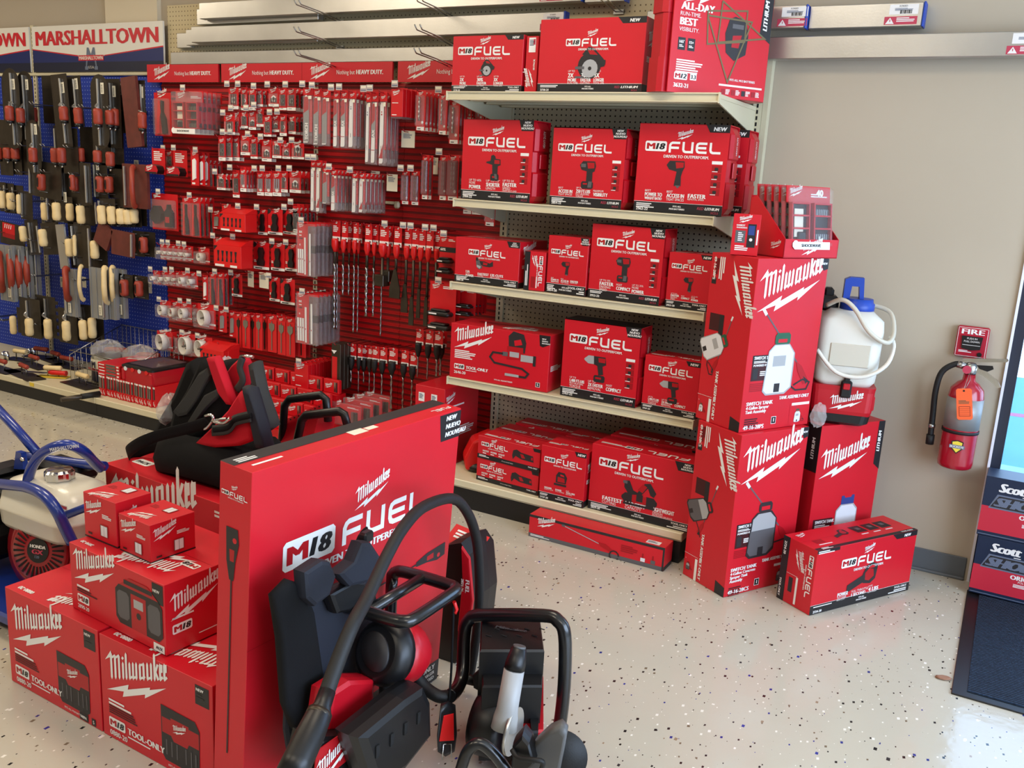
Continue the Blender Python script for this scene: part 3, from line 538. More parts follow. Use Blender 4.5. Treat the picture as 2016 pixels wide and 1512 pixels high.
# ------------------------------------------------------------ printed cartons
def faces(w, d, h):
    return (Fr((0, 0, 0), (1, 0, 0), (0, 0, 1)), Fr((w, 0, 0), (0, 1, 0), (0, 0, 1)), Fr((0, d, 0), (0, -1, 0), (0, 0, 1)), Fr((0, 0, h), (1, 0, 0), (0, 1, 0)), Fr((w, d, h), (-1, 0, 0), (0, -1, 0)))
def claim(mb, F, cx, y, w, rows):
    """rows of (text, relative height, bold) from top to bottom, set to about the same width"""
    hh = sum(r[1] for r in rows)*1.25; yy = y+hh/2
    for t, h, b in rows:
        yy -= h*1.25; mb.text(F, cx-w/2, yy, t, h, 'white', 2, bold=.035 if b else 0, fit=min(w, len(t)*h*.78))
def fuel_face(mb, F, w, h, pk, claims, code, foot='tool', brand=.74, by=.68, px=.5, py=.44, ps=.3, cy=.19, band=.115, new=('NEW',), strip=False, lines=2, xs=(.22, .47, .71), cw=.2):
    bw = w*brand; bx = w*.08 if brand > .6 else w*(1-brand)/2-.0*w
    brandline(mb, F, bx, h*by, bw); logo(mb, F, bx+bw*.42, h*by+bw*.165, bw*.2)
    mb.rect(F, 0, 0, w, h*band, 'print_black', 1); mb.rect(F, 0, h*band, w, .0012, 'white', 1.2)
    nb = .26*w if len(new) == 1 else .2*w; nh = h*.085 if len(new) == 1 else h*.13
    mb.flat(F, [(w-nb, h), (w-nb*.82, h-nh), (w, h-nh), (w, h)], 'print_black', 1)
    for i, t in enumerate(new): mb.text(F, w-nb*.4, h-nh*(.8 if len(new) == 1 else .32+.27*i), t, nh*(.5 if len(new) == 1 else .2), 'white', 2, bold=.03, shear=.15, al='C')
    pic(mb, F, pk, w*px, h*py, min(w, h)*ps*1.25)
    u = min(w*.8, h)*.045
    for cx, rows in zip(xs, claims): claim(mb, F, w*cx, h*cy, w*cw, [(t, u*s_, b) for t, s_, b in rows])
    mb.bars(F, w*.03, h*band*.92, w*.24, lines, h*band*.1, 'white', 2, seed=len(code)); mb.text(F, w*.03, h*band*.14, code, h*band*.26, 'white', 2, bold=.03)
    mb.text(F, w*.5, h*band*.6, 'FITS ALL', h*band*.16, 'white', 2, bold=.03, al='C'); mb.text(F, w*.5, h*band*.34, 'M18 BATTERIES', h*band*.16, 'white', 2, bold=.03, al='C')
    if foot == 'tool': mb.text(F, w*.97, h*band*.62, 'TOOL-ONLY', h*band*.24, 'white', 2, bold=.03, al='R'); mb.bars(F, w*.97, h*band*.56, w*.2, 2, h*band*.12, 'white', 2, 'R')
    else:
        mb.text(F, w*.8, h*band*.5, 'RED', h*band*.26, 'warn_red', 2, shear=.2, al='R'); mb.text(F, w*.81, h*band*.5, 'LITHIUM', h*band*.26, 'white', 2, bold=.03, shear=.2, fit=w*.16); mb.text(F, w*.96, h*band*.16, 'XC5.0', h*band*.2, 'warn_red', 2, al='R')
    if strip:
        mb.rect(F, w*.84, h*.57, w*.115, h*.035, 'white', 1.5); 
        for i in range(4): mb.rect(F, w*.845, h*(.48-.085*i), w*.105, h*.075, 'carton_deep', 1.2); mb.flat(F, rc(w*.875, h*(.50-.085*i), w*.04, h*.035, .002), 'pic_dark', 2); mb.bars(F, w*.85, h*(.5-.085*i), w*.09, 1, h*.008, 'white', 2)
def sides(mb, w, d, h, band=.115, txt=True):
    F, Rt, Lt, T, Tb = faces(w, d, h)
    for S in (Rt, Lt): mb.rect(S, 0, 0, d, h*band, 'print_black', 1)
    if txt:
        logo(mb, Rt, d*.1, h*.62, d*.45); mb.bars(Rt, d*.1, h*.5, d*.7, 4, h*.012, 'white', 1.5, seed=3); mb.rect(Rt, d*.35, h*.25, d*.3, h*.1, 'pic_dark', 1.5)
    fuel(mb, Tb, w*.1, d*.62, w*.4); badge(mb, Tb, w*.55, d*.62, w*.16); mb.bars(T, w*.05, d*.35, w*.3, 3, .004, 'white', 1.2)
    mb.rect(T, 0, d*.5-.0006, w, .0012, 'carton_deep', 1)
def carton(w, d, h, m='carton'): return MB().box((0, 0, 0), (w, d, h), m, .0012)
def place(mb, name, lab, loc, yaw, cat='box', group=None): return tag(mb.obj(name, None, loc, R(yaw)), lab, cat, group)
def fbox(name, w, d, h, loc, yaw, lab, group, **k):
    mb = carton(w, d, h); fuel_face(mb, faces(w, d, h)[0], w, h, **k); sides(mb, w, d, h); return place(mb, name, lab, loc, yaw, group=group)
def cbox(name, w, d, h, loc, yaw, lab, group, **k):
    """moulded red case held in a printed sleeve"""
    t = thing(name, lab, 'tool case', loc, R(yaw), group)
    c = MB(); b = .014
    def prof(z0, z1, xo):
        e = .02; return [(-xo, .012+e), (-xo+e*.6, .012), (w+xo-e*.6, .012), (w+xo, .012+e), (w+xo, d-.012-e), (w+xo-e*.6, d-.012), (-xo+e*.6, d-.012), (-xo, d-.012-e)]
    rings = [[Vector((x, y, z)) for x, y in prof(0, 0, xo)] for z, xo in ((.004, -.004), (.03, b), (h*.36, b), (h*.38, b*.5), (h*.62, b*.5), (h*.64, b), (h-.035, b), (h-.004, -.006))]
    c.loft(rings, 'case_red', False); c.box((w+b-.004, d*.3, h*.42), (w+b+.003, d*.7, h*.6), 'case_red', .003)
    F = Fr((w+b+.0005, d*.3, 0), (0, 1, 0), (0, 0, 1)); c.text(Fr((w+b+.001, d*.55, h*.68), (0, 0, 1), (0, -1, 0)), 0, 0, 'HEAVY DUTY', .02, 'white', 1, fit=h*.2)
    c.obj('case', t)
    s_ = MB(); s_.box((0, 0, 0), (w, d, h), 'carton', .001)
    q = [i for i, f_ in enumerate(s_.f)]
    s_ = MB()
    for lo, hi in (((0, 0, 0), (w, .003, h)), ((0, d-.003, 0), (w, d, h)), ((0, 0, h-.003), (w, d, h)), ((0, 0, 0), (w, d, .003))): s_.box(lo, hi, 'carton')
    s_.rect(Fr((0, d, h), (1, 0, 0), (0, -1, 0), (0, 0, 1)), 0, 0, w, d, 'print_black', .5)
    fuel_face(s_, faces(w, d, h)[0], w, h, strip=True, **k); s_.obj('sleeve', t); return t
N3 = ('NEW', 'NUEVO', 'NOUVEAU')
c_saw = ([('UP TO', .6, 0), ('2X', 1.3, 1), ('MORE', 1, 1), ('RUN-TIME', .6, 0)], [('UP TO', .6, 0), ('30%', 1.3, 1), ('FASTER', 1, 1), ('CUTTING', .6, 0)], [('UP TO', .6, 0), ('3X', 1.3, 1), ('LONGER', 1, 1), ('TOOL LIFE', .6, 0)])
G1 = 'boxes on the topmost shelf'; G2 = 'sleeved cases on the second shelf'; G3 = 'boxes on the third shelf'; G4 = 'boxes on the fourth shelf'; G5 = 'boxes on the base deck of the shelving'
fbox('saw_box', .350, .25, .231, (.002, -.54, 1.903), 0, 'smaller red circular saw box at the end of the topmost shelf', G1, pk='circsaw', claims=c_saw, code='2730-20', py=.42, ps=.26, cy=.2, by=.65)
mb = carton(.056, .2, .224); F = faces(.056, .2, .224)[0]; mb.rect(F, .012, .16, .032, .058, 'white', 1); mb.bars(F, .016, .212, .024, 5, .003, 'scott_grey', 2); mb.rect(F, .033, .19, .009, .022, 'warn_red', 2)
logo(mb, Fr((.016, 0, .02), (0, 0, 1), (-1, 0, 0), (0, -1, 0)), 0, -.026, .075); mb.text(Fr((.045, 0, .09), (0, 0, 1), (-1, 0, 0), (0, -1, 0)), 0, 0, '10 PACK', .008, 'white', 2, bold=.03)
place(mb, 'blade_box', 'narrow red ten pack box between the two circular saw boxes', (.364, -.535, 1.903), 0, group=G1)
fbox('saw_box', .462, .27, .283, (.437, -.555, 1.903), 0, 'larger red circular saw box on the topmost shelf beside the tall level box', G1, pk='circsaw', claims=c_saw, code='2730-21', foot='red', brand=.48, by=.62, px=.5, py=.38, ps=.38, cy=.21, xs=(.35, .475, .60), cw=.1)
# level kit, slanted at the shelf end
t = thing('laser_level_case', 'tall red laser level kit standing slantwise at the end of the topmost shelf', 'tool case', (1.02, -.6, 1.9035), R(55), G1)
w, d, h = .47, .1, .42
c = MB(); c.loft([[Vector((x, y, z)) for x, y in ((-.03, .03), (-.015, .012), (w+.015, .012), (w+.03, .03), (w+.03, d-.01), (w+.015, d), (-.015, d), (-.03, d-.01))] for z in (.0, .02, h*.3)], 'case_red', False)
c.loft([[Vector((x, y, z)) for x, y in ((-.024, .03), (-.012, .014), (w+.012, .014), (w+.024, .03), (w+.024, d-.012), (w+.012, d-.002), (-.012, d-.002), (-.024, d-.012))] for z in (h*.3, h*.68)], 'case_red', False)
c.loft([[Vector((x, y, z)) for x, y in ((-.03, .03), (-.015, .012), (w+.015, .012), (w+.03, .03), (w+.03, d-.01), (w+.015, d), (-.015, d), (-.03, d-.01))] for z in (h*.68, h-.02, h)], 'case_red', False)
c.obj('case', t)
s_ = MB(); s_.box((0, -.004, 0), (w, .001, h), 'carton'); F = Fr((0, -.004, 0), (1, 0, 0), (0, 0, 1))
for x, y, tx, hh, b in ((.03, .30, 'ALL-DAY', .026, .035), (.03, .278, 'RUN-TIME.', .014, 0), (.03, .245, 'BEST', .026, .035), (.03, .223, 'VISIBILITY.', .014, 0)): s_.text(F, x, y, tx, hh, 'white', 2, bold=b)
for x, tx in ((.03, "165'"), (.075, '15+')): s_.rect(F, x, .155, .034, .045, 'print_black', 1); s_.text(F, x+.017, .18, tx, .01, 'white', 2, bold=.03, al='C'); s_.bars(F, x+.006, .176, .022, 2, .003, 'white', 2)
s_.bars(F, .03, .125, .13, 6, .005, 'white', 2); badge(s_, F, .025, .048, .062, '12'); s_.rect(F, .1, .05, .03, .026, 'white', 2); s_.text(F, .115, .055, '3.3', .014, 'print_black', 3, bold=.03, al='C'); s_.text(F, .025, .02, '3632-21', .015, 'white', 2, bold=.03)
logo(s_, F, .04, .325, .26); pic(s_, F, 'laser', .29, .21, .27); s_.text(F, .29, .065, 'FITS ALL M12 BATTERIES', .008, 'white', 2, bold=.02)
s_.rect(F, .24, .043, .215, .007, 'white', 2); s_.flat(F, [(w-.045, h), (w-.055, h-.17), (w, h-.2), (w, h)], 'print_black', 1); s_.text(Fr((w-.022, -.004, h-.155), (0, 0, 1), (-1, 0, 0), (0, -1, 0)), 0, 0, 'LITHIUM', .02, 'white', 2, bold=.03, shear=.2)
for k in range(4): s_.rect(F, .255+k*.05, .012, .018, .02, 'pic_dark' if k == 2 else 'carton_deep', 2); s_.bars(F, .276+k*.05, .034, .022, 4, .003, 'white', 2, seed=k)
s_.obj('sleeve', t)
# second shelf
c_d = ([('UP TO 60%', .7, 0), ('MORE', .8, 0), ('POWER', 1.25, 1)], [('UP TO 1.5"', .7, 0), ('SHORTER', 1.25, 1), ('LENGTH', .8, 0)], [('UP TO 2X', .7, 0), ('FASTER', 1.25, 1), ('SPEED', .8, 0), ('UNDER HEAVY LOAD', .5, 0)])
c_i = ([('BEST', .6, 0), ('ACCESS IN', 1.1, 1), ('TIGHT SPACES', .7, 0)], [('UP TO', .6, 0), ('250 FT-LBS', 1.1, 1), ('NUT-BUSTING', .6, 0), ('TORQUE', .6, 0)], [('MAXIMUM', .7, 0), ('VISIBILITY', 1.15, 1)])
c_p = ([('BEST', .6, 0), ('POWER TO', 1.1, 1), ('WEIGHT RATIO', .8, 1)], [('BEST', .6, 0), ('ACCESS IN', 1.1, 1), ('TIGHT SPACES', .8, 0)], [('FASTER', 1.2, 1), ('REMOVAL SPEED', .5, 0)])
cbox('drill_case', .366, .15, .350, (.022, -.46, 1.445), -2, 'red drill case in a printed sleeve, first of the three on the second shelf', G2, pk='drill', claims=c_d, code='2904-22', foot='red', new=N3, py=.41, ps=.28, px=.46, brand=.82, by=.665, cy=.2, lines=3)
cbox('impact_wrench_case', .336, .15, .326, (.476, -.455, 1.445), 0, 'red impact wrench case in a printed sleeve, middle one on the second shelf', G2, pk='impact', claims=c_i, code='2854-22', foot='red', new=N3, py=.43, ps=.34, px=.5, brand=.74, by=.69, cy=.19, lines=3)
cbox('mid_torque_case', .37, .15, .350, (.868, -.455, 1.445), 2, 'red sleeved impact case at the wall end of the second shelf, front one', G2, pk='impact_bare', claims=c_p, code='2962-22', foot='red', py=.45, ps=.28, px=.44, brand=.84, by=.68, cy=.2, lines=3)
cbox('mid_torque_case', .37, .14, .345, (.893, -.25, 1.445), 0, 'red sleeved impact case standing behind the front one at the shelf end', G2, pk='impact_bare', claims=c_p, code='2962-22', foot='red', py=.45, ps=.28, px=.44, brand=.84, by=.68, cy=.2, lines=3)
# third shelf
c_g = ([('11A', 1, 1), ('CORDED', .5, 0), ('POWER', 1.2, 1)], [('FASTEST', 1.2, 1), ('CUTTING', .6, 0)], [('135 CUTS', 1.2, 1), ('PER CHARGE', .7, 0)])
c_f = ([('UP TO 20%', .6, 0), ('FASTER', 1.2, 1), ('DRIVING', .8, 0), ('SPEED', .8, 0)], [('MOST', .7, 0), ('COMPACT', 1.2, 1)], [('UP TO 25%', .6, 0), ('MORE', .8, 0), ('POWER', 1.2, 1)])
fbox('grinder_box', .341, .27, .206, (.0, -.45, 1.0635), 0, 'wide red angle grinder box on the third shelf', G3, pk='grinder', claims=c_g, code='2880-20', new=N3, px=.47, py=.43, ps=.36, by=.62, brand=.58, cy=.21, band=.15, lines=3, xs=(.28, .47, .67))
mb = carton(.098, .22, .172); F, Rt, Lt, T, Tb = faces(.098, .22, .172); mb.rect(F, 0, 0, .026, .172, 'print_black', 1); mb.bars(Fr((.004, 0, .02), (0, 0, 1), (-1, 0, 0), (0, -1, 0)), 0, 0, .1, 2, .004, 'white', 2)
V_ = Fr((.062, 0, .155), (0, 0, -1), (1, 0, 0), (0, -1, 0)); brandline(mb, V_, .0, .006, .135); logo(mb, Fr((.036, 0, .158), (0, 0, -1), (1, 0, 0), (0, -1, 0)), 0, -.002, .05); mb.rect(F, .034, .012, .02, .05, 'carton_deep', 1); mb.rect(F, .058, .012, .005, .05, 'white', 1)
place(mb, 'tool_box', 'small red box lying on its side between the grinder box and a narrow box', (.374, -.46, 1.0635), 8, group=G3)
fbox('ratchet_box', .198, .18, .25, (.478, -.44, 1.0635), -3, 'narrow red boxed impact tool with a torn sticker, third shelf', G3, pk='impact_bare', claims=c_p, code='2854-20', new=N3, py=.45, ps=.28, brand=.82, by=.68, px=.46, cy=.23, band=.16, lines=3)
cbox('impact_driver_case', .333, .13, .316, (.686, -.445, 1.0635), -3, 'tall red impact driver case in a sleeve, largest on the third shelf', G3, pk='impact', claims=c_f, code='2953-22', foot='red', new=N3, py=.44, ps=.32, brand=.82, by=.695, px=.46, cy=.19, lines=2, xs=(.26, .5, .72))
fbox('impact_driver_box', .184, .15, .226, (1.042, -.452, 1.0635), -4, 'small red impact driver box at the wall end of the third shelf', G3, pk='impact_bare', claims=c_f, code='2953-20', py=.45, ps=.3, px=.5, brand=.84, by=.71, cy=.21, band=.13)
# fourth shelf
w, d, h = .515, .2, .26; mb = carton(w, d, h); F, Rt, Lt, T, Tb = faces(w, d, h); logo(mb, F, .02, .145, .2); mb.bars(F, .025, .14, .12, 5, .005, 'white', 2); badge(mb, F, .025, .045, .055); mb.text(F, .088, .05, 'TOOL-ONLY', .014, 'white', 2, bold=.035); mb.bars(F, .088, .047, .09, 1, .003, 'white', 2); mb.text(F, .025, .022, '2646-20', .013, 'white', 2, bold=.02)
pic(mb, F, 'greasegun', .335, .14, .24); mb.text(F, .29, .018, 'FITS ALL M18 BATTERIES', .006, 'white', 2, bold=.02, al='C'); mb.flat(F, [(w-.055, h), (w-.05, h-.05), (w-.035, h-.055), (w, h-.04), (w, h)], 'print_black', 1)
for i, s in enumerate(N3): mb.text(F, w-.04, h-.02-i*.01, s, .006, 'white', 2, bold=.03)
mb.rect(F, w-.06, .018, .022, .022, 'white', 1.5); mb.rect(F, w-.058, .02, .018, .018, 'print_black', 2); mb.text(F, w-.049, .024, '5', .011, 'white', 3, bold=.03, al='C'); logo(mb, Tb, .1, .06, .16); mb.rect(T, 0, d*.5, w, .0012, 'carton_deep', 1); mb.bars(Rt, .02, .12, .12, 4, .004, 'white', 2); mb.bars(T, .08, .15, .3, 3, .006, 'carton_deep', 1)
place(mb, 'grease_gun_box', 'long red box printed with a grease gun, start of the fourth shelf', (.008, -.473, .608), 2.5, group=G4)
c_w = ([('UP TO', .6, 0), ('1,400 FT-LBS', 1.0, 1), ('NUT-BUSTING', .6, 0), ('TORQUE', .9, 0)], [('UP TO', .7, 0), ('2X FASTER', 1.1, 1), ('REMOVAL', .9, 0)], [('MOST', .7, 0), ('COMPACT', 1.25, 1)])
cbox('high_torque_case', .362, .13, .348, (.583, -.44, .608), 0, 'big red impact wrench case in the middle of the fourth shelf', G4, pk='wrench', claims=c_w, code='2767-22', foot='red', new=N3, py=.43, ps=.32, px=.46, brand=.82, by=.70, cy=.2, lines=3)
fbox('high_torque_box', .248, .15, .24, (.972, -.437, .608), -3, 'red impact wrench box with peeled label at the wall end of the fourth shelf', G4, pk='wrench', claims=c_w, code='2767-20', py=.42, ps=.38, brand=.80, by=.72, cy=.2, lines=2)
# base deck
c_m = ([('FASTEST', 1, 1), ('CUTTING', .7, 0)], [('POWER', 1, 1), ('MATCHING', .6, 0)], [('LIGHT', 1, 1), ('WEIGHT', .6, 0)])
for i, (x, y, z, lab) in enumerate(((.198, -.495, .1375, 'lower of the two front stacked oscillating tool boxes on the base deck'), (.2, -.497, .2485, 'upper of the two front stacked oscillating tool boxes on the base deck'), (.195, -.345, .1375, 'bottom flat red box in the second stack behind the oscillating tools'), (.205, -.35, .2485, 'top flat red box in the second stack behind the oscillating tools'), (.19, -.2, .1375, 'bottom flat red box in the stack against the pegboard'), (.23, -.19, .2485, 'top flat red box in the stack against the pegboard'))):
    w, d, h = .345, .13, .110
    mb = carton(w, d, h); F = faces(w, d, h)[0]; brandline(mb, F, .02, .062, .15); logo(mb, F, .075, .085, .032); pic(mb, F, 'multitool', .255, .058, .12); mb.rect(F, 0, 0, w, .022, 'print_black', 1); mb.bars(F, .01, .02, .06, 2, .003, 'white', 2); mb.text(F, .17, .009, 'FITS ALL M18 BATTERIES', .004, 'white', 2, al='C'); mb.text(F, w-.01, .012, 'TOOL-ONLY', .006, 'white', 2, bold=.03, al='R'); mb.flat(F, [(w-.04, h), (w-.034, h-.016), (w, h-.016), (w, h)], 'print_black', 1)
    for k in range(3): mb.text(F, .03+k*.045, .036, ('FASTEST', 'POWER', 'LIGHT')[k], .008, 'white', 2, bold=.035, fit=.035); mb.bars(F, .03+k*.045, .034, .03, 1, .004, 'white', 2)
    sides(mb, w, d, h, .2, False); place(mb, 'multitool_box', lab, (x, y, z), -4 if i < 4 else 0, group=G5)
c_j = ([('HIGHER', 1, 1), ('QUALITY CUTS', .6, 0)], [('POWER', 1, 1), ('TO CUT MATERIALS', .6, 0)], [('MOST', .6, 0), ('TOOL-FREE', 1, 1), ('FEATURES', .6, 0)])
c_b = ([('FASTEST', 1.3, 1), ('CUTTING', .9, 0)], [('LARGEST', 1.3, 1), ('CAPACITY', .9, 0)], [('LIGHTWEIGHT', 1.3, 1), ('DESIGN', .7, 0), ('INCREASED BALANCE', .5, 0)])
fbox('jigsaw_box', .222, .19, .252, (.557, -.537, .1375), 0, 'red jigsaw box between the stacked flat boxes and the band saw box', G5, pk='jigsaw', claims=c_j, code='2737-20', py=.43, ps=.3, brand=.84, by=.70, px=.48, cy=.22, band=.13)
mb = carton(.215, .16, .245); sides(mb, .215, .16, .245); place(mb, 'jigsaw_box', 'plain backed red box behind the jigsaw box on the base deck', (.565, -.31, .1375), 0, group=G5)
fbox('band_saw_box', .478, .16, .300, (.793, -.515, .1375), -1.5, 'large red band saw box at the front of the base deck', G5, pk='bandsaw', claims=c_b, code='2829-20', new=N3, py=.40, ps=.44, brand=.63, by=.68, px=.5, cy=.2, band=.12, lines=3, xs=(.24, .47, .74))
fbox('band_saw_box', .478, .16, .300, (.80, -.33, .1375), 0, 'second red band saw box, right behind the front one', G5, pk='bandsaw', claims=c_b, code='2829-20', new=N3, brand=.63, py=.4)
# long spray wand box under the deck edge
w, d, h = .632, .1, .104; mb = carton(w, d, h); F, Rt, Lt, T, Tb = faces(w, d, h); logo(mb, F, .04, .055, .085); pic(mb, F, 'wand', .31, .055, .3); mb.rect(F, 0, 0, w, .018, 'pic_grey', 1); mb.bars(F, .01, .016, .1, 2, .003, 'white', 2); mb.rect(F, w-.008, 0, .008, h, 'pic_dark', 1.5); mb.bars(F, .44, .075, .08, 4, .005, 'carton_deep', 2)
for x in (.53, .575): mb.rect(F, x, .02, .02, .016, 'pic_white' if x < .55 else 'pic_grey', 2); mb.rect(F, x+.006, .036, .006, .02, 'carton_deep', 2)
mb.rect(F, 0, h-.012, w, .012, 'pic_dark', 1); mb.rect(T, w-.09, .01, .06, .035, 'white', 1); mb.bars(T, w-.085, .04, .045, 3, .004, 'scott_grey', 2); mb.rect(Rt, 0, 0, d, .018, 'pic_dark', 1)
place(mb, 'spray_wand_box', 'long low red box printed with a spray wand, on the floor under the shelving', (.583, -.665, 0.001), 0)
# red tool case, a plain prism on a black base, on the base deck
m_ = MB(); m_.prism([(0, 0), (.15, .02), (.19, .09), (.12, .19), (.03, .15), (-.01, .06)], Fr((0, 0, 0), (.8, .6, 0), (0, 0, 1)), .12, 'plug_red'); t = thing('red_tool_case', 'red tool case with a black base left of the stacked flat boxes', 'work light', (.03, -.34, .142)); m_.obj('housing', t, None, None, .012); MB().lathe([(.045, 0), (.05, .02), (.03, .04)], 'black_plastic', 12, (.1, -.04, -.002)).obj('base', t)

# ------------------------------------------------------------ sprayer cartons, blower carton
def tankbox(lab, loc, yaw, w, d, h, pk, code, kind):
    mb = carton(w, d, h); F, Rt, Lt, T, Tb = faces(w, d, h)
    logo(mb, F, w*.06, h*.70, w*.84); mb.flat(F, [(w*.9, h), (w*.91, h*.955), (w*.94, h*.93), (w, h*.94), (w, h)], 'print_black', 1); mb.text(F, w*.91, h*.965, 'NEW', .008, 'white', 2, bold=.03)
    mb.rect(F, w*.08, h*.30, w*.32, h*.15, 'ink', 1); mb.rect(F, w*.08, h*.405, w*.32, h*.045, 'print_black', 1.3); mb.text(F, w*.1, h*.425, 'SWITCH TANK', .012, 'white', 2, bold=.035, fit=w*.28); mb.bars(F, w*.1, h*.42, w*.24, 2, .003, 'white', 2); mb.text(F, w*.1, h*.385, 'POWERED BY:', .008, 'white', 2, bold=.03); mb.flat(F, rc(w*.1, h*.31, w*.07, h*.065, .004), 'pic_dark', 2); mb.bars(F, w*.2, h*.36, w*.14, 3, .004, 'white', 2); mb.bars(F, w*.08, h*.29, w*.26, 5, .004, 'carton_deep', 2, seed=2)
    pic(mb, F, pk, w*.56, h*.44, w*.9)
    mb.text(F, w*.06, h*.155, 'SWITCH TANK', .014, 'white', 2, bold=.035)
    for i, s in enumerate(kind): mb.text(F, w*.06, h*(.132-.024*i), s, .012, 'white', 2, bold=.03, shear=.1)
    mb.bars(F, w*.06, h*(.13-.024*len(kind)), w*.26, 5, .005, 'ink', 2, seed=4); mb.text(F, w*.05, h*.012, code, .016, 'white', 2, bold=.03); mb.rect(F, w*.44, h*.03, w*.07, h*.045, 'white', 2); mb.rect(F, w*.445, h*.033, w*.06, h*.039, 'print_black', 2.4); mb.text(F, w*.475, h*.043, '1', .014, 'white', 3, bold=.03, al='C')
    mb.text(F, w*.96, h*.175, 'TANK ASSEMBLY-ONLY', .013, 'white', 2, bold=.035, shear=.1, al='R', fit=w*.44); mb.rect(F, w*.70, h*.02, w*.28, h*.12, 'carton', 1.4); mb.rect(F, w*.72, h*.128, w*.26, h*.016, 'white', 2); pic(mb, F, pk, w*.84, h*.075, w*.2)
    V_ = Fr((0, d, h), (0, 0, -1), (0, -1, 0), (-1, 0, 0)); logo(mb, V_, h*.03, d*.5, h*.30); mb.text(V_, h*.02, d*.07, code, .013, 'white', 2, bold=.03); mb.bars(V_, h*.02, d*.33, h*.14, 3, .006, 'white', 2); mb.bars(V_, h*.03, d*.2, h*.1, 3, .004, 'ink', 2); mb.text(V_, h*.68, d*.37, 'TANK ASSEMBLY-ONLY', .014, 'white', 2, bold=.03, fit=h*.3)
    V3 = Fr((0, d*.5, h*.48), (0, 0, 1), (0, 1, 0), (-1, 0, 0)); mb.rect(Lt, d*.1, h*.55, d*.3, h*.1, 'ink', 1); mb.rect(Lt, d*.32, h*.52, d*.1, h*.13, 'print_black', 1.4); pic(mb, Lt.turn(d*.38, h*.45, -1.1), pk, 0, 0, d*.85, 1.6); mb.rect(Lt, d*.27, 0, d*.06, h*.14, 'white', 1.5); mb.rect(Lt, .0, h*.15, d*.33, .0012, 'white', 1.5); pic(mb, Lt, pk, d*.13, h*.08, d*.2, 1.6); mb.flat(Lt, [(d*.78, 0), (d, 0), (d, h*.06), (d*.78, h*.08)], 'print_black', 1); mb.rect(Lt, d*.05, h*.82, d*.1, d*.1, 'print_black', 1.5)
    mb.rect(T, 0, d*.5, w, .0012, 'carton_deep', 1); return place(mb, 'sprayer_box', lab, loc, yaw)
tankbox('tall red sprayer tank box printed with a grey tank, standing on the floor', (1.495, -.753, .001), 60, .363, .238, .658, 'tank_grey', '49-16-28CS', ('4-Gallon Concrete', 'Sprayer Tank', 'Assembly'))
tankbox('tall red sprayer tank box printed with a white tank, stacked on the other', (1.474, -.728, .66), 60, .375, .239, .655, 'tank_green', '49-16-28PS', ('4-Gallon Sprayer', 'Tank Assembly'))
w, d, h = .35, .24, .655; mb = carton(w, d, h); F, Rt, Lt, T, Tb = faces(w, d, h); logo(mb, F, w*.05, h*.66, w*.72); mb.flat(F, [(w*.9, h), (w*.9, h*.72), (w, h*.68), (w, h)], 'print_black', 1); mb.text(Fr((w*.96, 0, h*.8), (0, 0, 1), (-1, 0, 0), (0, -1, 0)), 0, 0, 'LITHIUM', .016, 'white', 2, bold=.03, shear=.2); mb.rect(Lt, d*.7, h*.7, d*.3, h*.3, 'print_black', 1); mb.text(Fr((0, d*.1, h*.78), (0, 0, 1), (0, 1, 0), (-1, 0, 0)), 0, 0, 'LITHIUM', .016, 'white', 2, bold=.03)
pic(mb, F, 'tank_blue', w*.6, h*.36, w*.68); mb.rect(F, w*.06, h*.22, w*.3, h*.17, 'ink', 1); mb.text(F, w*.09, h*.36, 'SWITCH TANK', .013, 'white', 2, bold=.035, fit=w*.3); mb.bars(F, w*.09, h*.355, w*.25, 2, .004, 'white', 2)
for k in range(3): mb.rect(F, w*(.1+k*.09), h*.27, .014, .018, 'white', 2)
logo(mb, Tb, .03, .1, .2); mb.rect(F, 0, 0, w, .002, 'carton_deep', 1); place(mb, 'sprayer_box', 'red backpack sprayer box under the white tank, between the box tower and wall', (1.716, -.385, .001), 55)
w, d, h = .566, .168, .262; mb = carton(w, d, h); F, Rt, Lt, T, Tb = faces(w, d, h)
fuel_face(mb, F, w, h, pk='blower', claims=([('POWER', 1.3, 1), ('TO CLEAR', .7, 0), ('FROM 15 FT', .5, 0)], [('FULL THROTTLE', .8, 0), ('1 SECOND', 1.1, 1)], [('UNDER', .5, 0), ('4 LBS', 1.3, 1), ('LIGHTWEIGHT', .5, 0)]), code='2724-20', brand=.5, by=.62, px=.48, py=.4, ps=.5, cy=.19, band=.14, lines=1, xs=(.35, .49, .66))
mb.rect(F, 0, h-.014, .12, .014, 'print_black', 1.2); mb.bars(F, .006, h-.002, .09, 2, .004, 'white', 2)
V_ = Fr((0, 0, h), (0, 0, -1), (0, -1, 0), (-1, 0, 0)); brandline(mb, V_, .03, -.035, .17); logo(mb, V_, .03, -.1, .08); mb.rect(Lt, 0, 0, .034, h, 'print_black', 1); mb.text(Fr((0, d-.014, h-.02), (0, 0, -1), (0, -1, 0), (-1, 0, 0)), 0, -.006, '2724-20', .011, 'white', 2, bold=.03); mb.text(Fr((0, d-.014, .09), (0, 0, -1), (0, -1, 0), (-1, 0, 0)), 0, -.008, 'TOOL-ONLY', .009, 'white', 2, bold=.03); mb.rect(Lt, .085, .01, .01, .11, 'white', 1.3); mb.rect(Lt, .05, .05, .02, .06, 'pic_dark', 1.3); mb.rect(Lt, .036, .122, .055, .0012, 'white', 1.3)
mb.rect(T, 0, 0, w, .018, 'print_black', 1); mb.bars(T, .03, .016, .06, 2, .004, 'white', 2); mb.text(T, w-.02, .004, 'TOOL-ONLY', .008, 'white', 2, bold=.03, al='R'); pic(mb, T, 'blower', .22, .09, .09); logo(mb, T, .03, .12, .05)
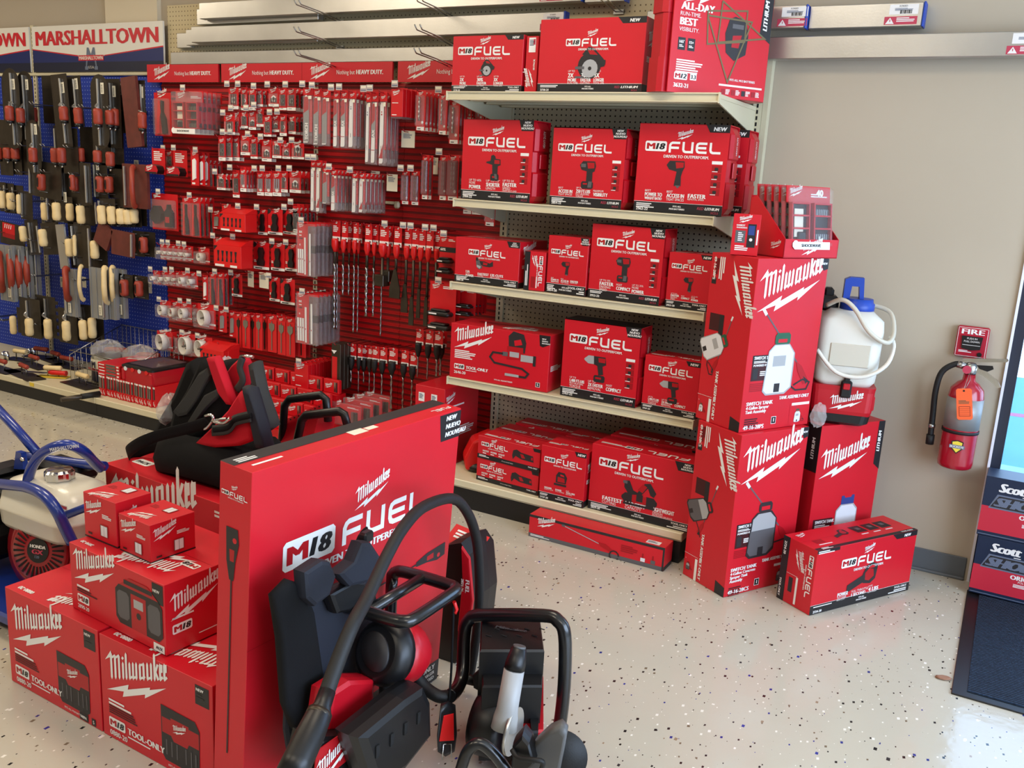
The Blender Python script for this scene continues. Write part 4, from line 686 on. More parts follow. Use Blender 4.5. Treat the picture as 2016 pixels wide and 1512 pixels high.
for k in range(3): mb.rect(T, .3+k*.07, .07, .058, .055, 'print_black', 1); mb.rect(T, .32+k*.07, .09, .02, .02, 'pic_grey', 2); mb.rect(T, .3+k*.07, .05, .04, .006, 'white', 1)
mb.rect(T, .05, .05, .05, .03, 'carton_deep', 1); mb.rect(T, .05, .036, .07, .006, 'white', 1); mb.rect(T, 0, d*.5, w, .001, 'carton_deep', 1)
place(mb, 'blower_box', 'red blower box lying on the floor in front of the stacked sprayer boxes', (1.812, -.708, .001), 58.4)

# ------------------------------------------------------------ boxes of the floor island
def vac(lab, loc, yaw, w, h, foot=True):
    d = .35; mb = carton(w, d, h); F, Rt, Lt, T, Tb = faces(w, d, h); logo(mb, F, .025, .145, .245); mb.flat(F, rc(w-.062, h-.068, .05, .054), 'print_black', 1); mb.text(F, w-.058, h-.03, 'NEW', .008, 'white', 2, bold=.03); mb.bars(F, w-.058, h-.034, .03, 2, .005, 'pic_dark', 2)
    pic(mb, F, 'vac', w*.72, .105, .17, 2); logo(mb, F, w*.66, .118, .05, k=4); mb.bars(F, .03, .125, .1, 2, .006, 'white', 2); mb.bars(F, .03, .105, .12, 4, .004, 'ink', 2, seed=5); badge(mb, F, .028, .036, .068); mb.text(F, .106, .04, 'TOOL-ONLY', .018, 'white', 2, bold=.035, fit=.15); mb.bars(F, .106, .036, .14, 1, .004, 'white', 2); mb.text(F, .03, .012, '0880-20', .015, 'white', 2, bold=.02); mb.text(F, w*.72, .012, 'FITS ALL M18 BATTERIES', .006, 'white', 2, bold=.02, al='C')
    mb.rect(F, w-.1, -.0+.004, .04, .022, 'print_black', 1.5); mb.text(F, w-.08, .01, 'HEPA', .008, 'white', 2.4, bold=.03, al='C'); mb.rect(F, w-.045, .004, .018, .022, 'print_black', 1.5); mb.text(F, w-.036, .01, '5', .01, 'white', 2.4, bold=.03, al='C')
    mb.text(Tb, w-.035, d-.03, '0880-20', .014, 'white', 2, bold=.03, al='R'); logo(mb, Tb, .06, d-.15, .2); mb.rect(T, .05, .2, w-.06, .008, 'white', 1); mb.flat(T, circ(.1, .25, .02, 10), 'pic_grey', 1); mb.text(T, .09, .15, '1 5', .02, 'white', 1, bold=.03); mb.rect(T, 0, d*.5, w, .001, 'carton_deep', .8)
    return place(mb, 'vacuum_box', lab, loc, yaw, group='wet dry vacuum boxes')
vac('red wet dry vacuum box on the floor beside the blue machine', (-.138, -2.595, .001), -2.1, .434, .305)
vac('red wet dry vacuum box on the floor against the big upright box', (.304, -2.612, .001), -1.9, .44, .302)
w, d, h = .42, .3, .196; mb = carton(w, d, h); F, Rt, Lt, T, Tb = faces(w, d, h); logo(mb, F, .018, .095, .19); pic(mb, F, 'radio', w*.74, .09, .2); mb.flat(F, rc(w-.05, h-.06, .045, .055), 'print_black', 1); mb.text(F, w-.046, h-.03, 'NEW', .008, 'white', 2, bold=.03); mb.bars(F, .03, .085, .09, 1, .006, 'white', 2); mb.bars(F, .03, .075, .1, 2, .004, 'ink', 2); badge(mb, F, .03, .03, .055); mb.text(F, .03, .012, '2890-20', .011, 'white', 2, bold=.02); mb.rect(F, w-.05, .002, .045, .022, 'white', 1.5); mb.text(F, w-.026, .008, 'AUX', .009, 'print_black', 2.4, bold=.03, al='C')
logo(mb, Rt, .015, .09, .15); pic(mb, Rt, 'radio', .22, .12, .1); mb.bars(Rt, .02, .1, .1, 1, .005, 'white', 2); badge(mb, Rt, .02, .05, .06); mb.bars(Rt, .1, .028, .12, 1, .003, 'white', 2); mb.text(Tb, w-.02, d-.03, '2890-20', .011, 'white', 2, bold=.03, al='R'); logo(mb, Tb, .05, d-.14, .19); badge(mb, Tb, .02, .17, .06); mb.rect(T, .17, .05, .06, .03, 'paper', 1); mb.rect(T, 0, d*.5, w, .001, 'carton_deep', .8)
place(mb, 'radio_box', 'red jobsite radio box set across the two vacuum boxes', (.129, -2.565, .3075), -4.4)
def lbox(lab, loc, yaw, w, d, h):
    mb = carton(w, d, h); F, Rt, Lt, T, Tb = faces(w, d, h)
    for S, a in ((F, w), (Rt, d)): logo(mb, S, a*.06, h*.55, a*.5); pic(mb, S, 'light', a*.62, h*.27, a*.26); mb.bars(S, a*.58, h*.66, a*.3, 3, h*.02, 'white', 2); mb.rect(S, a*.12, h*.09, a*.12, h*.05, 'ink', 2); mb.rect(S, 0, 0, a, h*.035, 'print_black', 1)
    logo(mb, Tb, w*.3, d*.62, w*.5); pic(mb, T, 'light', w*.62, d*.72, w*.26); mb.bars(T, w*.12, d*.75, w*.22, 3, .004, 'carton_deep', 1); return place(mb, 'work_light_box', lab, loc, yaw, group='small work light boxes')
lbox('small red light box on the radio box, rear one of the pair', (.126, -2.512, .5045), -2.9, .145, .112, .131)
lbox('small red light box on the radio box, front one of the pair', (.283, -2.52, .5045), -4.9, .138, .139, .107)
w, d, h = .88, .3, .4624; mb = carton(w, d, h); F, Rt, Lt, T, Tb = faces(w, d, h); logo(mb, F, .02, .2, .48); mb.rect(F, .54, .1, .07, .09, 'white', 1.5); mb.text(F, .575, .13, 'VOL', .02, 'print_black', 2, bold=.03, al='C'); mb.rect(F, .44, .1, .05, .07, 'pic_grey', 1.5); mb.text(F, .465, .12, 'M12', .014, 'white', 2, bold=.03, al='C')
for x, y, m in ((.05, .07, 'white'), (.13, .11, 'print_black'), (.22, .07, 'pic_dark')): mb.flat(T, rc(x, y, .09, .045, .006), m, 1); mb.text(T, x+.045, y+.012, 'USB' if m != 'white' else 'PACK', .018, 'white' if m != 'white' else 'print_black', 2, bold=.03, al='C', fit=.07)
mb.bars(F, .6, .44, .18, 2, .008, 'white', 2); mb.rect(T, 0, d*.5, w, .0012, 'carton_deep', 1); place(mb, 'tool_storage_box', 'large worn red box under the tool bag behind the radio box', (-.473, -2.0, .001), -4)
# upright pole saw box
t = thing('pole_saw_box', 'big flat red box standing upright on edge, leaning, near the backpack tool', 'box', (.857, -2.645, .003)); t.rotation_mode = 'XYZ'
w, d, h = .781, .104, .889; mb = carton(w, d, h); F, Rt, Lt, T, Tb = faces(w, d, h)
badge(mb, F, .10, .609, .175); fuel(mb, F, .302, .613, .34); mb.text(F, .2, .577, 'DRIVEN TO OUTPERFORM.', .02, 'white', 2, bold=.03, fit=.38); logo(mb, F, .342, .698, .128)
mb.flat(F, [(w-.10, h-.005), (w-.088, h-.085), (w, h-.085), (w, h-.005)], 'print_black', 1)
for i, s in enumerate(N3): mb.text(F, w-.07, h-.026-i*.024, s, .014, 'white', 2, bold=.035, shear=.15)
mb.rect(F, 0, 0, w, .07, 'print_black', 1); mb.text(F, w-.02, .046, 'TOOL-ONLY', .016, 'white', 2, bold=.03, al='R'); mb.text(F, w-.02, .028, 'BATTERY AND CHARGER', .011, 'white', 2, bold=.02, al='R'); mb.text(F, w-.02, .01, 'NOT INCLUDED', .011, 'white', 2, bold=.02, al='R')
pic(mb, F.turn(.45, .44, -1.53), 'polesaw', 0, 0, .62)
brandline(mb, Lt, .008, h-.075, .085); logo(mb, Lt, .04, h-.058, .02); pic(mb, Lt, 'polesaw', .047, .445, .59); mb.rect(T, 0, d*.55, w, d*.45, 'pic_dark', 1); mb.bars(T, .02, .09, .06, 3, .005, 'white', 2); mb.rect(T, .03, .03, .09, .008, 'white', 1); mb.rect(T, .36, .03, .055, .03, 'paper', 1); mb.rect(T, .42, .035, .04, .02, 'paper', 1); fuel(mb, Tb, .02, d-.035, .08); mb.rect(F, 0, .447, w, .001, 'carton_deep', .6)
mb.obj('carton', t); t.rotation_euler = (R(3.1), 0, R(86.7))

# ------------------------------------------------------------ hanging goods on the slat display
# each row: where it hangs, its group, then (kind, x, top z, width, height, how many one behind the other, y of the front one, variant)
PACKS = [
 ('under the short header sign', 'large hanging tool packs', [('snip',-2.25,1.925,0.145,0.247,1,-0.2,0.0),('clam',-1.909,1.924,0.218,0.234,5,-0.3,0.0)]),
 ('uppermost bit card row', 'small bit cards', [('bit',-1.63,1.951,0.075,0.115,2,-0.24,1.0),('bit',-1.549,1.951,0.048,0.12,2,-0.24,0.0),('bit',-1.488,1.948,0.054,0.116,2,-0.24,1.0),('bit',-1.452,1.942,0.043,0.089,2,-0.22,2.0),('bit',-1.352,1.951,0.074,0.096,2,-0.22,3.0),('bit',-1.285,1.951,0.053,0.114,2,-0.22,0.0),('bit',-1.224,1.951,0.061,0.116,3,-0.22,1.0)]),
 ('second bit card row', 'small bit cards', [('bit',-1.644,1.798,0.083,0.1,2,-0.26,1.0),('bit',-1.625,1.826,0.052,0.097,2,-0.22,3.0),('bit',-1.57,1.827,0.051,0.091,3,-0.22,2.0),('bit',-1.51,1.828,0.054,0.099,2,-0.22,3.0),('bit',-1.452,1.844,0.054,0.097,1,-0.22,2.0),('bit',-1.397,1.808,0.057,0.112,2,-0.22,0.0),('bit',-1.356,1.81,0.051,0.087,1,-0.2,3.0),('bit',-1.283,1.812,0.05,0.11,1,-0.22,1.0),('bit',-1.238,1.809,0.052,0.094,5,-0.2,2.0)]),
 ('third bit card row', 'small bit cards', [('bit',-1.704,1.688,0.055,0.135,1,-0.26,1.0),('bit',-1.67,1.696,0.051,0.141,2,-0.24,2.0),('bit',-1.634,1.698,0.047,0.141,2,-0.22,2.0),('bit',-1.566,1.703,0.071,0.112,2,-0.22,3.0),('bit',-1.499,1.691,0.052,0.117,2,-0.22,0.0),('bit',-1.424,1.68,0.072,0.117,2,-0.2,3.0),('bit',-1.349,1.68,0.067,0.096,2,-0.2,2.0),('bit',-1.279,1.665,0.06,0.082,1,-0.2,3.0),('bit',-1.198,1.668,0.09,0.084,1,-0.2,2.0)]),
 ('fourth bit card row', 'small bit cards', [('bit',-1.757,1.478,0.069,0.088,4,-0.22,2.0),('bit',-1.66,1.506,0.053,0.153,1,-0.2,0.0),('bit',-1.563,1.526,0.047,0.136,8,-0.24,4.0),('bit',-1.472,1.508,0.052,0.133,2,-0.2,4.0),('bit',-1.412,1.511,0.056,0.135,2,-0.2,4.0),('bit',-1.349,1.514,0.064,0.135,3,-0.2,4.0),('bit',-1.294,1.516,0.048,0.114,1,-0.2,2.0),('bit',-1.215,1.52,0.082,0.116,3,-0.2,3.0)]),
 ('second level beside blue board', 'cards with measuring and cutting tools', [('tape',-2.276,1.604,0.114,0.151,1,-0.22,0.0),('tape',-2.113,1.599,0.118,0.152,1,-0.2,0.0),('bit',-2.274,1.596,0.058,0.11,1,-0.14,0.0),('knife',-1.947,1.611,0.064,0.207,1,-0.24,1.0),('knife',-1.91,1.593,0.047,0.188,2,-0.22,1.0),('snip',-1.911,1.549,0.059,0.151,3,-0.16,0.0)]),
 ('third level beside blue board', 'cards with measuring and cutting tools', [('chalk',-2.257,1.34,0.228,0.217,1,-0.2,0.0),('snip',-2.046,1.334,0.07,0.23,2,-0.22,0.0),('snip',-1.968,1.335,0.078,0.232,4,-0.22,0.0),('knife',-1.862,1.258,0.075,0.099,1,-0.16,0.0),('knife',-1.762,1.309,0.073,0.128,1,-0.18,0.0),('disp',-1.56,1.298,0.194,0.127,1,-0.24,0.0),('glove',-1.457,1.299,0.071,0.141,1,-0.2,0.0),('glove',-1.344,1.307,0.109,0.139,1,-0.22,0.0),('glove',-1.253,1.312,0.102,0.136,1,-0.2,0.0),('bit',-1.206,1.343,0.053,0.157,5,-0.2,2.0)]),
 ('fourth level beside blue board', 'small hole saw and blade packs', [('hs',-2.285,1.041,0.05,0.098,1,-0.2,0.5),('hs',-2.235,1.042,0.048,0.098,1,-0.2,0.5),('hs',-2.186,1.043,0.047,0.097,1,-0.2,0.5),('hs',-2.14,1.044,0.041,0.097,1,-0.2,0.5),('hs',-2.094,1.045,0.046,0.096,1,-0.2,0.6),('hs',-2.046,1.044,0.046,0.094,1,-0.2,0.6),('hs',-1.93,1.043,0.092,0.095,1,-0.2,0.6),('knife',-1.805,1.114,0.091,0.157,1,-0.2,0.0),('disp',-1.603,1.125,0.212,0.159,1,-0.24,0.0),('glove',-1.47,1.114,0.119,0.153,1,-0.2,0.0),('glove',-1.344,1.119,0.103,0.154,1,-0.2,0.0),('glove',-1.241,1.122,0.095,0.149,1,-0.2,0.0)]),
 ('fifth level beside blue board', 'small hole saw and blade packs', [('hs',-2.324,0.871,0.065,0.083,1,-0.22,0.5),('hs',-2.28,0.871,0.062,0.087,1,-0.2,0.5),('hs',-2.216,0.878,0.059,0.089,1,-0.2,0.6),('hs',-2.159,0.883,0.045,0.092,1,-0.2,0.5),('hs',-2.071,0.89,0.076,0.094,1,-0.22,0.6),('hs',-2.021,0.89,0.066,0.1,1,-0.2,0.6),('knife',-1.925,0.881,0.047,0.15,1,-0.2,1.0),('snip',-1.86,0.903,0.055,0.195,2,-0.2,0.0),('snip',-1.794,0.907,0.055,0.2,3,-0.2,0.0),('glove',-1.685,0.91,0.085,0.131,1,-0.18,0.0),('tag',-1.555,0.942,0.061,0.091,1,-0.2,0.0),('tag',-1.452,0.943,0.083,0.089,1,-0.2,0.0),('glove',-1.369,0.925,0.079,0.136,1,-0.2,0.0),('glove',-1.252,0.929,0.106,0.143,1,-0.22,0.0)]),
 ('sixth level beside blue board', 'medium hole saw packs', [('hs',-2.255,0.693,0.095,0.104,1,-0.22,0.8),('hs',-2.186,0.696,0.083,0.123,1,-0.2,0.8),('hs',-2.071,0.705,0.092,0.121,1,-0.22,0.8),('hs',-2.04,0.7,0.054,0.117,1,-0.18,0.5),('hs',-1.897,0.712,0.147,0.146,1,-0.22,0.8),('knife',-1.787,0.692,0.069,0.138,1,-0.2,0.0),('knife',-1.726,0.688,0.06,0.159,1,-0.18,0.0)]),
 ('spade bit row', 'spade bit sleeves', [('spade',-1.671,0.688,0.044,0.212,2,-0.18,0.0),('spade',-1.593,0.697,0.061,0.213,1,-0.2,1.0),('spade',-1.558,0.696,0.041,0.216,1,-0.18,0.0),('spade',-1.49,0.703,0.051,0.217,1,-0.2,1.0),('spade',-1.482,0.697,0.038,0.221,2,-0.16,0.0),('spade',-1.406,0.702,0.069,0.219,3,-0.18,1.0),('spade',-1.333,0.702,0.061,0.224,2,-0.18,1.0),('spade',-1.265,0.704,0.067,0.228,2,-0.18,1.0),('spade',-1.218,0.688,0.064,0.214,2,-0.14,0.0)]),
 ('large hole saw row', 'large hole saw packs', [('hs',-2.245,0.503,0.138,0.115,2,-0.24,0.95),('hs',-2.015,0.523,0.153,0.132,1,-0.26,0.95),('hs',-1.882,0.521,0.142,0.124,1,-0.26,0.95),('disp',-1.744,0.503,0.193,0.139,2,-0.24,1.0)]),
 ('big blade set hooks', 'large blade sets', [('big',-1.04,1.257,0.132,0.286,6,-0.3,0.0),('big',-1.031,0.881,0.157,0.282,6,-0.3,0.0)]),
 ('upper saw blade row', 'saw blade packs', [('saw',-1.034,1.944,0.065,0.283,1,-0.3,1.0),('saw',-0.97,1.938,0.056,0.284,1,-0.3,1.0),('saw',-0.913,1.933,0.056,0.278,1,-0.3,2.0),('saw',-0.844,1.928,0.041,0.28,1,-0.3,3.0),('saw',-0.793,1.93,0.047,0.282,1,-0.3,3.0),('saw',-0.742,1.929,0.046,0.281,8,-0.3,0.0),('saw',-0.655,1.924,0.033,0.348,1,-0.28,0.0),('saw',-0.616,1.927,0.041,0.353,1,-0.28,3.0),('saw',-0.564,1.929,0.044,0.357,4,-0.28,4.0)]),
 ('lower saw blade row', 'saw blade packs', [('saw',-1.013,1.583,0.036,0.269,1,-0.28,0.0),('saw',-0.974,1.583,0.041,0.272,2,-0.28,4.0),('saw',-0.909,1.551,0.048,0.192,2,-0.3,2.0),('saw',-0.854,1.54,0.041,0.213,9,-0.3,3.0),('saw',-0.749,1.531,0.041,0.207,1,-0.26,0.0),('saw',-0.703,1.53,0.042,0.203,6,-0.26,4.0),('tag',-0.748,1.544,0.05,0.088,1,-0.1,0.0),('tag',-0.592,1.533,0.082,0.086,1,-0.16,0.0)]),
 ('drill card row beside saw blades', 'drill bit packs', [('redbox',-0.465,1.947,0.07,0.138,6,-0.28,0.0),('drill',-0.354,1.937,0.055,0.186,5,-0.26,0.0),('drill',-0.237,1.925,0.048,0.189,2,-0.24,0.0),('drill',-0.183,1.897,0.058,0.202,3,-0.22,1.0),('tag',-0.484,1.751,0.077,0.082,1,-0.18,0.0),('drill',-0.182,1.925,0.042,0.107,3,-0.1,0.0),('drill',-0.116,1.911,0.041,0.102,3,-0.1,1.0)]),
 ('slim row beside second shelf', 'drill bit packs', [('rod',-0.49,1.553,0.047,0.165,1,-0.18,0.0),('rod',-0.429,1.555,0.051,0.167,1,-0.18,0.0),('rod',-0.356,1.637,0.04,0.216,2,-0.2,0.0),('tag',-0.36,1.627,0.052,0.082,1,-0.12,0.0),('rod',-0.248,1.64,0.046,0.217,2,-0.2,0.0),('rod',-0.191,1.642,0.064,0.218,2,-0.2,1.0),('bit',-0.151,1.505,0.047,0.144,1,-0.12,3.0),('bit',-0.097,1.507,0.052,0.146,1,-0.12,3.0),('drill',-0.017,1.511,0.058,0.2,1,-0.12,0.0)]),
 ('long red-capped row', 'masonry bits with red caps', [('sds',-0.923,1.272,0.053,0.586,1,-0.2,0.34),('sds',-0.939,1.269,0.032,0.59,1,-0.16,0.34),('sds',-0.865,1.272,0.041,0.391,1,-0.2,0.34),('sds',-0.858,1.27,0.037,0.392,1,-0.16,0.34),('sds',-0.79,1.274,0.035,0.587,1,-0.2,0.34),('sds',-0.794,1.27,0.029,0.588,1,-0.16,0.34),('sds',-0.705,1.272,0.046,0.488,1,-0.2,0.55),('sds',-0.674,1.271,0.038,0.486,1,-0.18,0.45),('bush',-0.603,1.272,0.059,0.314,1,-0.2,0.0),('sds',-0.651,1.265,0.03,0.588,1,-0.14,0.4),('bush',-0.59,1.269,0.043,0.288,1,-0.17,0.0),('chisel',-0.515,1.272,0.048,0.368,1,-0.2,1.7),('chisel',-0.465,1.27,0.044,0.438,1,-0.18,0.9),('chisel',-0.419,1.271,0.042,0.501,1,-0.18,0.5),('chisel',-0.376,1.269,0.041,0.455,1,-0.18,0.25),('chisel',-0.329,1.27,0.043,0.493,1,-0.18,0.3),('chisel',-0.292,1.269,0.039,0.485,1,-0.16,0.3)]),
 ('long black-capped row', 'masonry bits with black caps', [('sdb',-0.832,0.61,0.051,0.22,1,-0.16,0.4),('sdb',-0.78,0.612,0.032,0.27,1,-0.16,0.4),('sdb',-0.768,0.606,0.048,0.212,1,-0.13,0.2),('sdb',-0.72,0.611,0.04,0.267,1,-0.14,0.2),('sdb',-0.671,0.617,0.047,0.27,1,-0.16,0.2),('sdb',-0.619,0.619,0.049,0.276,1,-0.16,0.4),('sdb',-0.547,0.627,0.058,0.333,1,-0.17,0.45),('sdb',-0.477,0.623,0.048,0.319,1,-0.16,0.5),('sdb',-0.419,0.619,0.049,0.305,1,-0.16,0.5)]),
 ('short black-capped row', 'masonry bits with black caps', [('sdb',-0.386,0.75,0.048,0.255,1,-0.16,0.2),('sdb',-0.31,0.754,0.047,0.256,1,-0.18,0.3),('sdb',-0.253,0.757,0.052,0.235,2,-0.18,0.5)]),
 ('low on the slat panel', 'boxed accessories low on the panel', [('strip',-0.876,0.614,0.064,0.255,3,-0.22,0.0),('redbox',-1.091,0.482,0.098,0.139,7,-0.26,0.0),('strip',-1.002,0.369,0.047,0.149,3,-0.2,1.0),('flatclam',-0.758,0.306,0.204,0.117,1,-0.3,0.0),('flatclam',-0.701,0.328,0.19,0.112,1,-0.26,0.0),('flatclam',-0.669,0.345,0.186,0.114,1,-0.22,0.0),('flatclam',-0.633,0.357,0.175,0.102,1,-0.18,0.0)]),
 ('beside the third shelf', 'battery packs', [('batt',-0.164,1.253,0.102,0.181,1,-0.26,1.0),('batt',-0.185,1.024,0.156,0.232,2,-0.26,0.0),('batt',-0.081,0.997,0.107,0.129,4,-0.2,0.0)]),
]

def child(mb, name, p): return mb.obj(name, p)
def mk(kind, w, h, o, name, lab):
    """a hanging pack: its card is the thing, what is on the card are its parts; origin at the middle of its top edge"""
    c = MB(); F = Fr((-w/2, -.0015, -h), (1, 0, 0), (0, 0, 1)); kids = []
    def card(m='card_red', y=0, hh=0, z0=0):
        c.box((-w/2, y-.0015, -h+z0), (w/2, y, -hh), m)
    if kind == 'bit':
        v = int(o); card(); logo(c, F, w*.15, h*.74, w*.62); c.rect(F, 0, 0, w, h*(.14 if v != 0 else .1), 'white', 1); c.bars(F, w*.15, h*.1, w*.6, 1, h*.02, 'print_black', 2)
        if v in (1, 2, 3, 0): c.flat(F, circ(w*.5, h*.42 if v != 2 else h*.62, w*.24, 10), 'white', 1.5); c.flat(F, circ(w*.5, h*.42 if v != 2 else h*.62, w*.13, 8), 'pic_dark', 2)
        if v == 4: c.flat(F, circ(w*.5, h*.24, w*.2, 10), 'white', 1.5)
        k = MB()
        for i in range(3 if w > .05 else 2):
            x = -w*.2+i*w*.22; k.box((x-.003, -.009, -h*(.72 if v == 4 else .8)), (x+.003, -.003, -h*(.3 if v != 3 else .55)), 'dark_steel' if v != 4 else 'steel', .0015)
        b = MB(); b.box((-w*.42, -.011, -h*.84), (w*.42, -.0018, -h*.3), 'blister', .003); kids = [(k, 'bits'), (b, 'blister')]
    elif kind == 'saw':
        v = int(o); c.box((-w/2, -.0015, -h), (w/2, 0, 0), 'blister_smoke'); c.box((-w/2, -.004, -h*.13), (w/2, -.0016, 0), 'card_red'); c.box((w*.12, -.003, -h*.78), (w*.42, -.0016, -h*.14), 'card_red')
        G_ = Fr((-w/2, -.004, -h), (1, 0, 0), (0, 0, 1)); logo(c, G_, w*.15, h*.90, w*.6); c.flat(G_, circ(w*.3, h*.84, w*.14, 10), 'white', 1)
        k = MB(); B_ = Fr((-w/2, -.006, -h), (1, 0, 0), (0, 0, 1)); x0, x1 = w*.06, w*.6
        k.prism([(x0, h*.03), (x1*.8, h*.03), (x1, h*.06), (x1, h*.82), ((x0+x1)/2, h*.85), (x0+w*.06, h*.82)], B_, .001, 'white'); K = Fr((-w/2, -.007, -h), (1, 0, 0), (0, 0, 1))
        if v in (1, 2, 3): k.flat(K, [(x0, h*.55), (x1, h*.62), (x1, h*.82), ((x0+x1)/2, h*.85), (x0+w*.06, h*.82)], 'print_red', 1); k.flat(K, [(x0, h*(.05 if v != 3 else .38)), (x1, h*(.05 if v != 3 else .38)), (x1, h*.62), (x0, h*.55)], 'alu_grey', 1)
        if v == 1: k.text(Fr((-w/2+x1*.92, -.0072, -h*.92), (0, 0, 1), (-1, 0, 0), (0, -1, 0)), 0, 0, 'TORCH', (x1-x0)*.6, 'white', 2, bold=.04, fit=h*.3)
        if v == 3: k.text(Fr((-w/2+x1*.92, -.0072, -h*.62), (0, 0, 1), (-1, 0, 0), (0, -1, 0)), 0, 0, 'AX', (x1-x0)*.7, 'white', 2, bold=.04, fit=h*.11); k.rect(K, x0, h*.2, x1-x0, h*.01, 'print_red', 2)
        if v in (0, 4): k.bars(K, (x0+x1)/2, h*.75, w*.2, 2, h*.02, 'print_red' if v == 4 else 'scott_grey', 1, 'C'); k.rect(K, (x0+x1)/2-w*.03, h*.2, w*.06, h*.07, 'pic_dark', 1)
        if v == 4: k.flat(K, [(x0, h*.1), (x1, h*.1), (x1, h*.3)], 'print_red', 1)
        kids = [(k, 'blade'), (MB().box((-w/2+.002, -.012, -h+.003), (w/2-.002, -.0035, -h*.14), 'blister', .002), 'blister'), (MB().box((w*.12, -.0135, -h*.2), (w*.44, -.012, -h*.145), 'paper'), 'price_sticker')]
    elif kind == 'hs':
        d = .05; card('card_red', 0, 0); c.rect(F, 0, 0, w, h*.22, 'white', .6); c.rect(F, 0, 0, w, h*.14, 'card_red', 1); c.bars(F, w*.1, h*.15, w*.8, 1, h*.05, 'white', 2); logo(c, F, w*.15, h*.76, w*.5)
        k = MB(); r = w*.36*min(1, o+.1); q = -h*.55
        k.lathe([(r, 0), (r, d*.8), (r*.9, d*.8), (r*.88, d*.2), (r*.2, d*.18), (r*.2, 0)], 'cup_white', 18, (0, -.002, q), (-.25, -1, .0)); k.lathe([(r*.22, 0), (r*.1, d*.9)], 'dark_steel', 8, (0, -.004, q), (0, -1, 0))
        for a in range(3): k.box((r*.4*math.cos(a*2.1)-.004, -d*.22-.004, q+r*.4*math.sin(a*2.1)-.004), (r*.4*math.cos(a*2.1)+.004, -d*.2, q+r*.4*math.sin(a*2.1)+.004), 'slot_black')
        kids = [(k, 'hole_saw'), (MB().box((-w*.47, -d, -h*.97), (w*.47, -.002, -h*.22), 'blister', .006), 'blister')]
    elif kind == 'spade':
        c.box((-w/2, -.006, -h), (w/2, 0, -h*.12), 'sleeve_spade', .001); c.box((-w/2, -.0015, -h*.13), (w/2, 0, 0), 'card_red'); logo(c, Fr((-w/2, -.006, -h), (1, 0, 0), (0, 0, 1)), w*.2, h*.9-h*.02, w*.5)
        k = MB(); s_ = w*.30; B_ = Fr((0, -.0065, -h), (1, 0, 0), (0, 0, 1)); y1, y2 = h*.82, h*.60
        k.prism([(-.003, h*.06), (.003, h*.06), (.003, y2-.01), (s_, y2+.008), (s_, y1-.01), (.004, y1-.008), (0, y1+.006), (-.004, y1-.008), (-s_, y1-.01), (-s_, y2+.008), (-.003, y2-.01)], B_, .003, 'steel' if o else 'dark_steel'); kids = [(k, 'spade_bit')]
    elif kind in ('sds', 'sdb', 'bush', 'chisel'):
        top = .105 if kind != 'sdb' else .085; hh = min(top, h*.4); c.box((-w/2, -.0015, -hh), (w/2, 0, 0), 'card_red'); F = Fr((-w/2, -.0015, -hh), (1, 0, 0), (0, 0, 1)); c.rect(F, 0, 0, w, hh*.22, 'white', 1); c.bars(F, w*.1, hh*.8, w*.7, 4, hh*.05, 'white', 1.5); c.flat(F, [(w*.5, hh*.05), (w*.9, hh*.1), (w*.7, hh*.18)], 'print_black', 2); c.flat(F, circ(w*.5, hh*.92, w*.12, 8), 'white', 1)
        p = MB(); pw = w*.36; pm = 'plug_red' if kind != 'sdb' else 'black_rubber'; p.lathe([(pw*.9, 0), (pw, .01), (pw, .04), (pw*.7, .055), (pw*.5, .07)], pm, 10, (0, -.012, -hh+.012), (0, 0, -1))
        k = MB(); r = w*.14 if kind != 'sdb' else w*.1; r = max(.003, min(.013, r*(.7+o) if kind not in ('chisel', 'bush') else .0075)); z0 = -hh-.04; L = h+z0
        if kind in ('sds', 'sdb'):
            sm = h*(.40 if kind == 'sds' else .28); z = z0-.0; P = [(r, -z0), (r, sm+.04)]
            k.lathe([(r, 0), (r, .08)] if kind == 'sds' else [(r, 0), (r, .02)], 'dark_steel', 8, (0, -.012, z0), (0, 0, -1)); zz = .08 if kind == 'sds' else .02; n = int((L-zz)/.012); ring = []
            for i in range(n+1):
                a = i*.9; ring.append([Vector((r*1.15*(1 if j % 4 < 2 else .62)*math.cos(a+j*PI/4), -.012+r*1.15*(1 if j % 4 < 2 else .62)*math.sin(a+j*PI/4), z0-zz-(L-zz)*i/max(n, 1))) for j in range(8)])
            if n > 1: k.loft(ring, 'steel', True)
        elif kind == 'bush':
            k.lathe([(r, 0), (r, L*.72), (r*1.9, L*.76), (r*2.2, L*.86)], 'dark_steel', 8, (0, -.012, z0), (0, 0, -1)); k.box((-.03, -.042, -h), (.03, .016, -h+.06), 'dark_steel', .003)
        else:
            s_ = r*(1+o*2); B_ = Fr((0, -.016, -h), (1, 0, 0), (0, 0, 1)); k.lathe([(r, 0), (r, max(.02, L-.14))], 'dark_steel', 8, (0, -.012, z0), (0, 0, -1)); k.prism([(-s_, 0), (s_, 0), (s_, .05), (r, .15), (-r, .15), (-s_, .05)], B_, .006, 'dark_steel')
        kids = [(p, 'end_cap'), (k, 'drill_bit' if kind in ('sds', 'sdb') else 'chisel')]
    elif kind == 'clam' or kind == 'flatclam':
        d = (.045 if o != 9 else .026) if kind == 'clam' else .02; c.box((-w/2, -.003, -h*(.26 if kind == 'clam' else 1)), (w/2, 0, 0), 'card_red'); G_ = Fr((-w/2, -.003, -h), (1, 0, 0), (0, 0, 1)); logo(c, G_, w*.06, h*.83, w*.28); c.bars(G_, w*.55, h*.9, w*.4, 2, h*.02, 'white', 1)
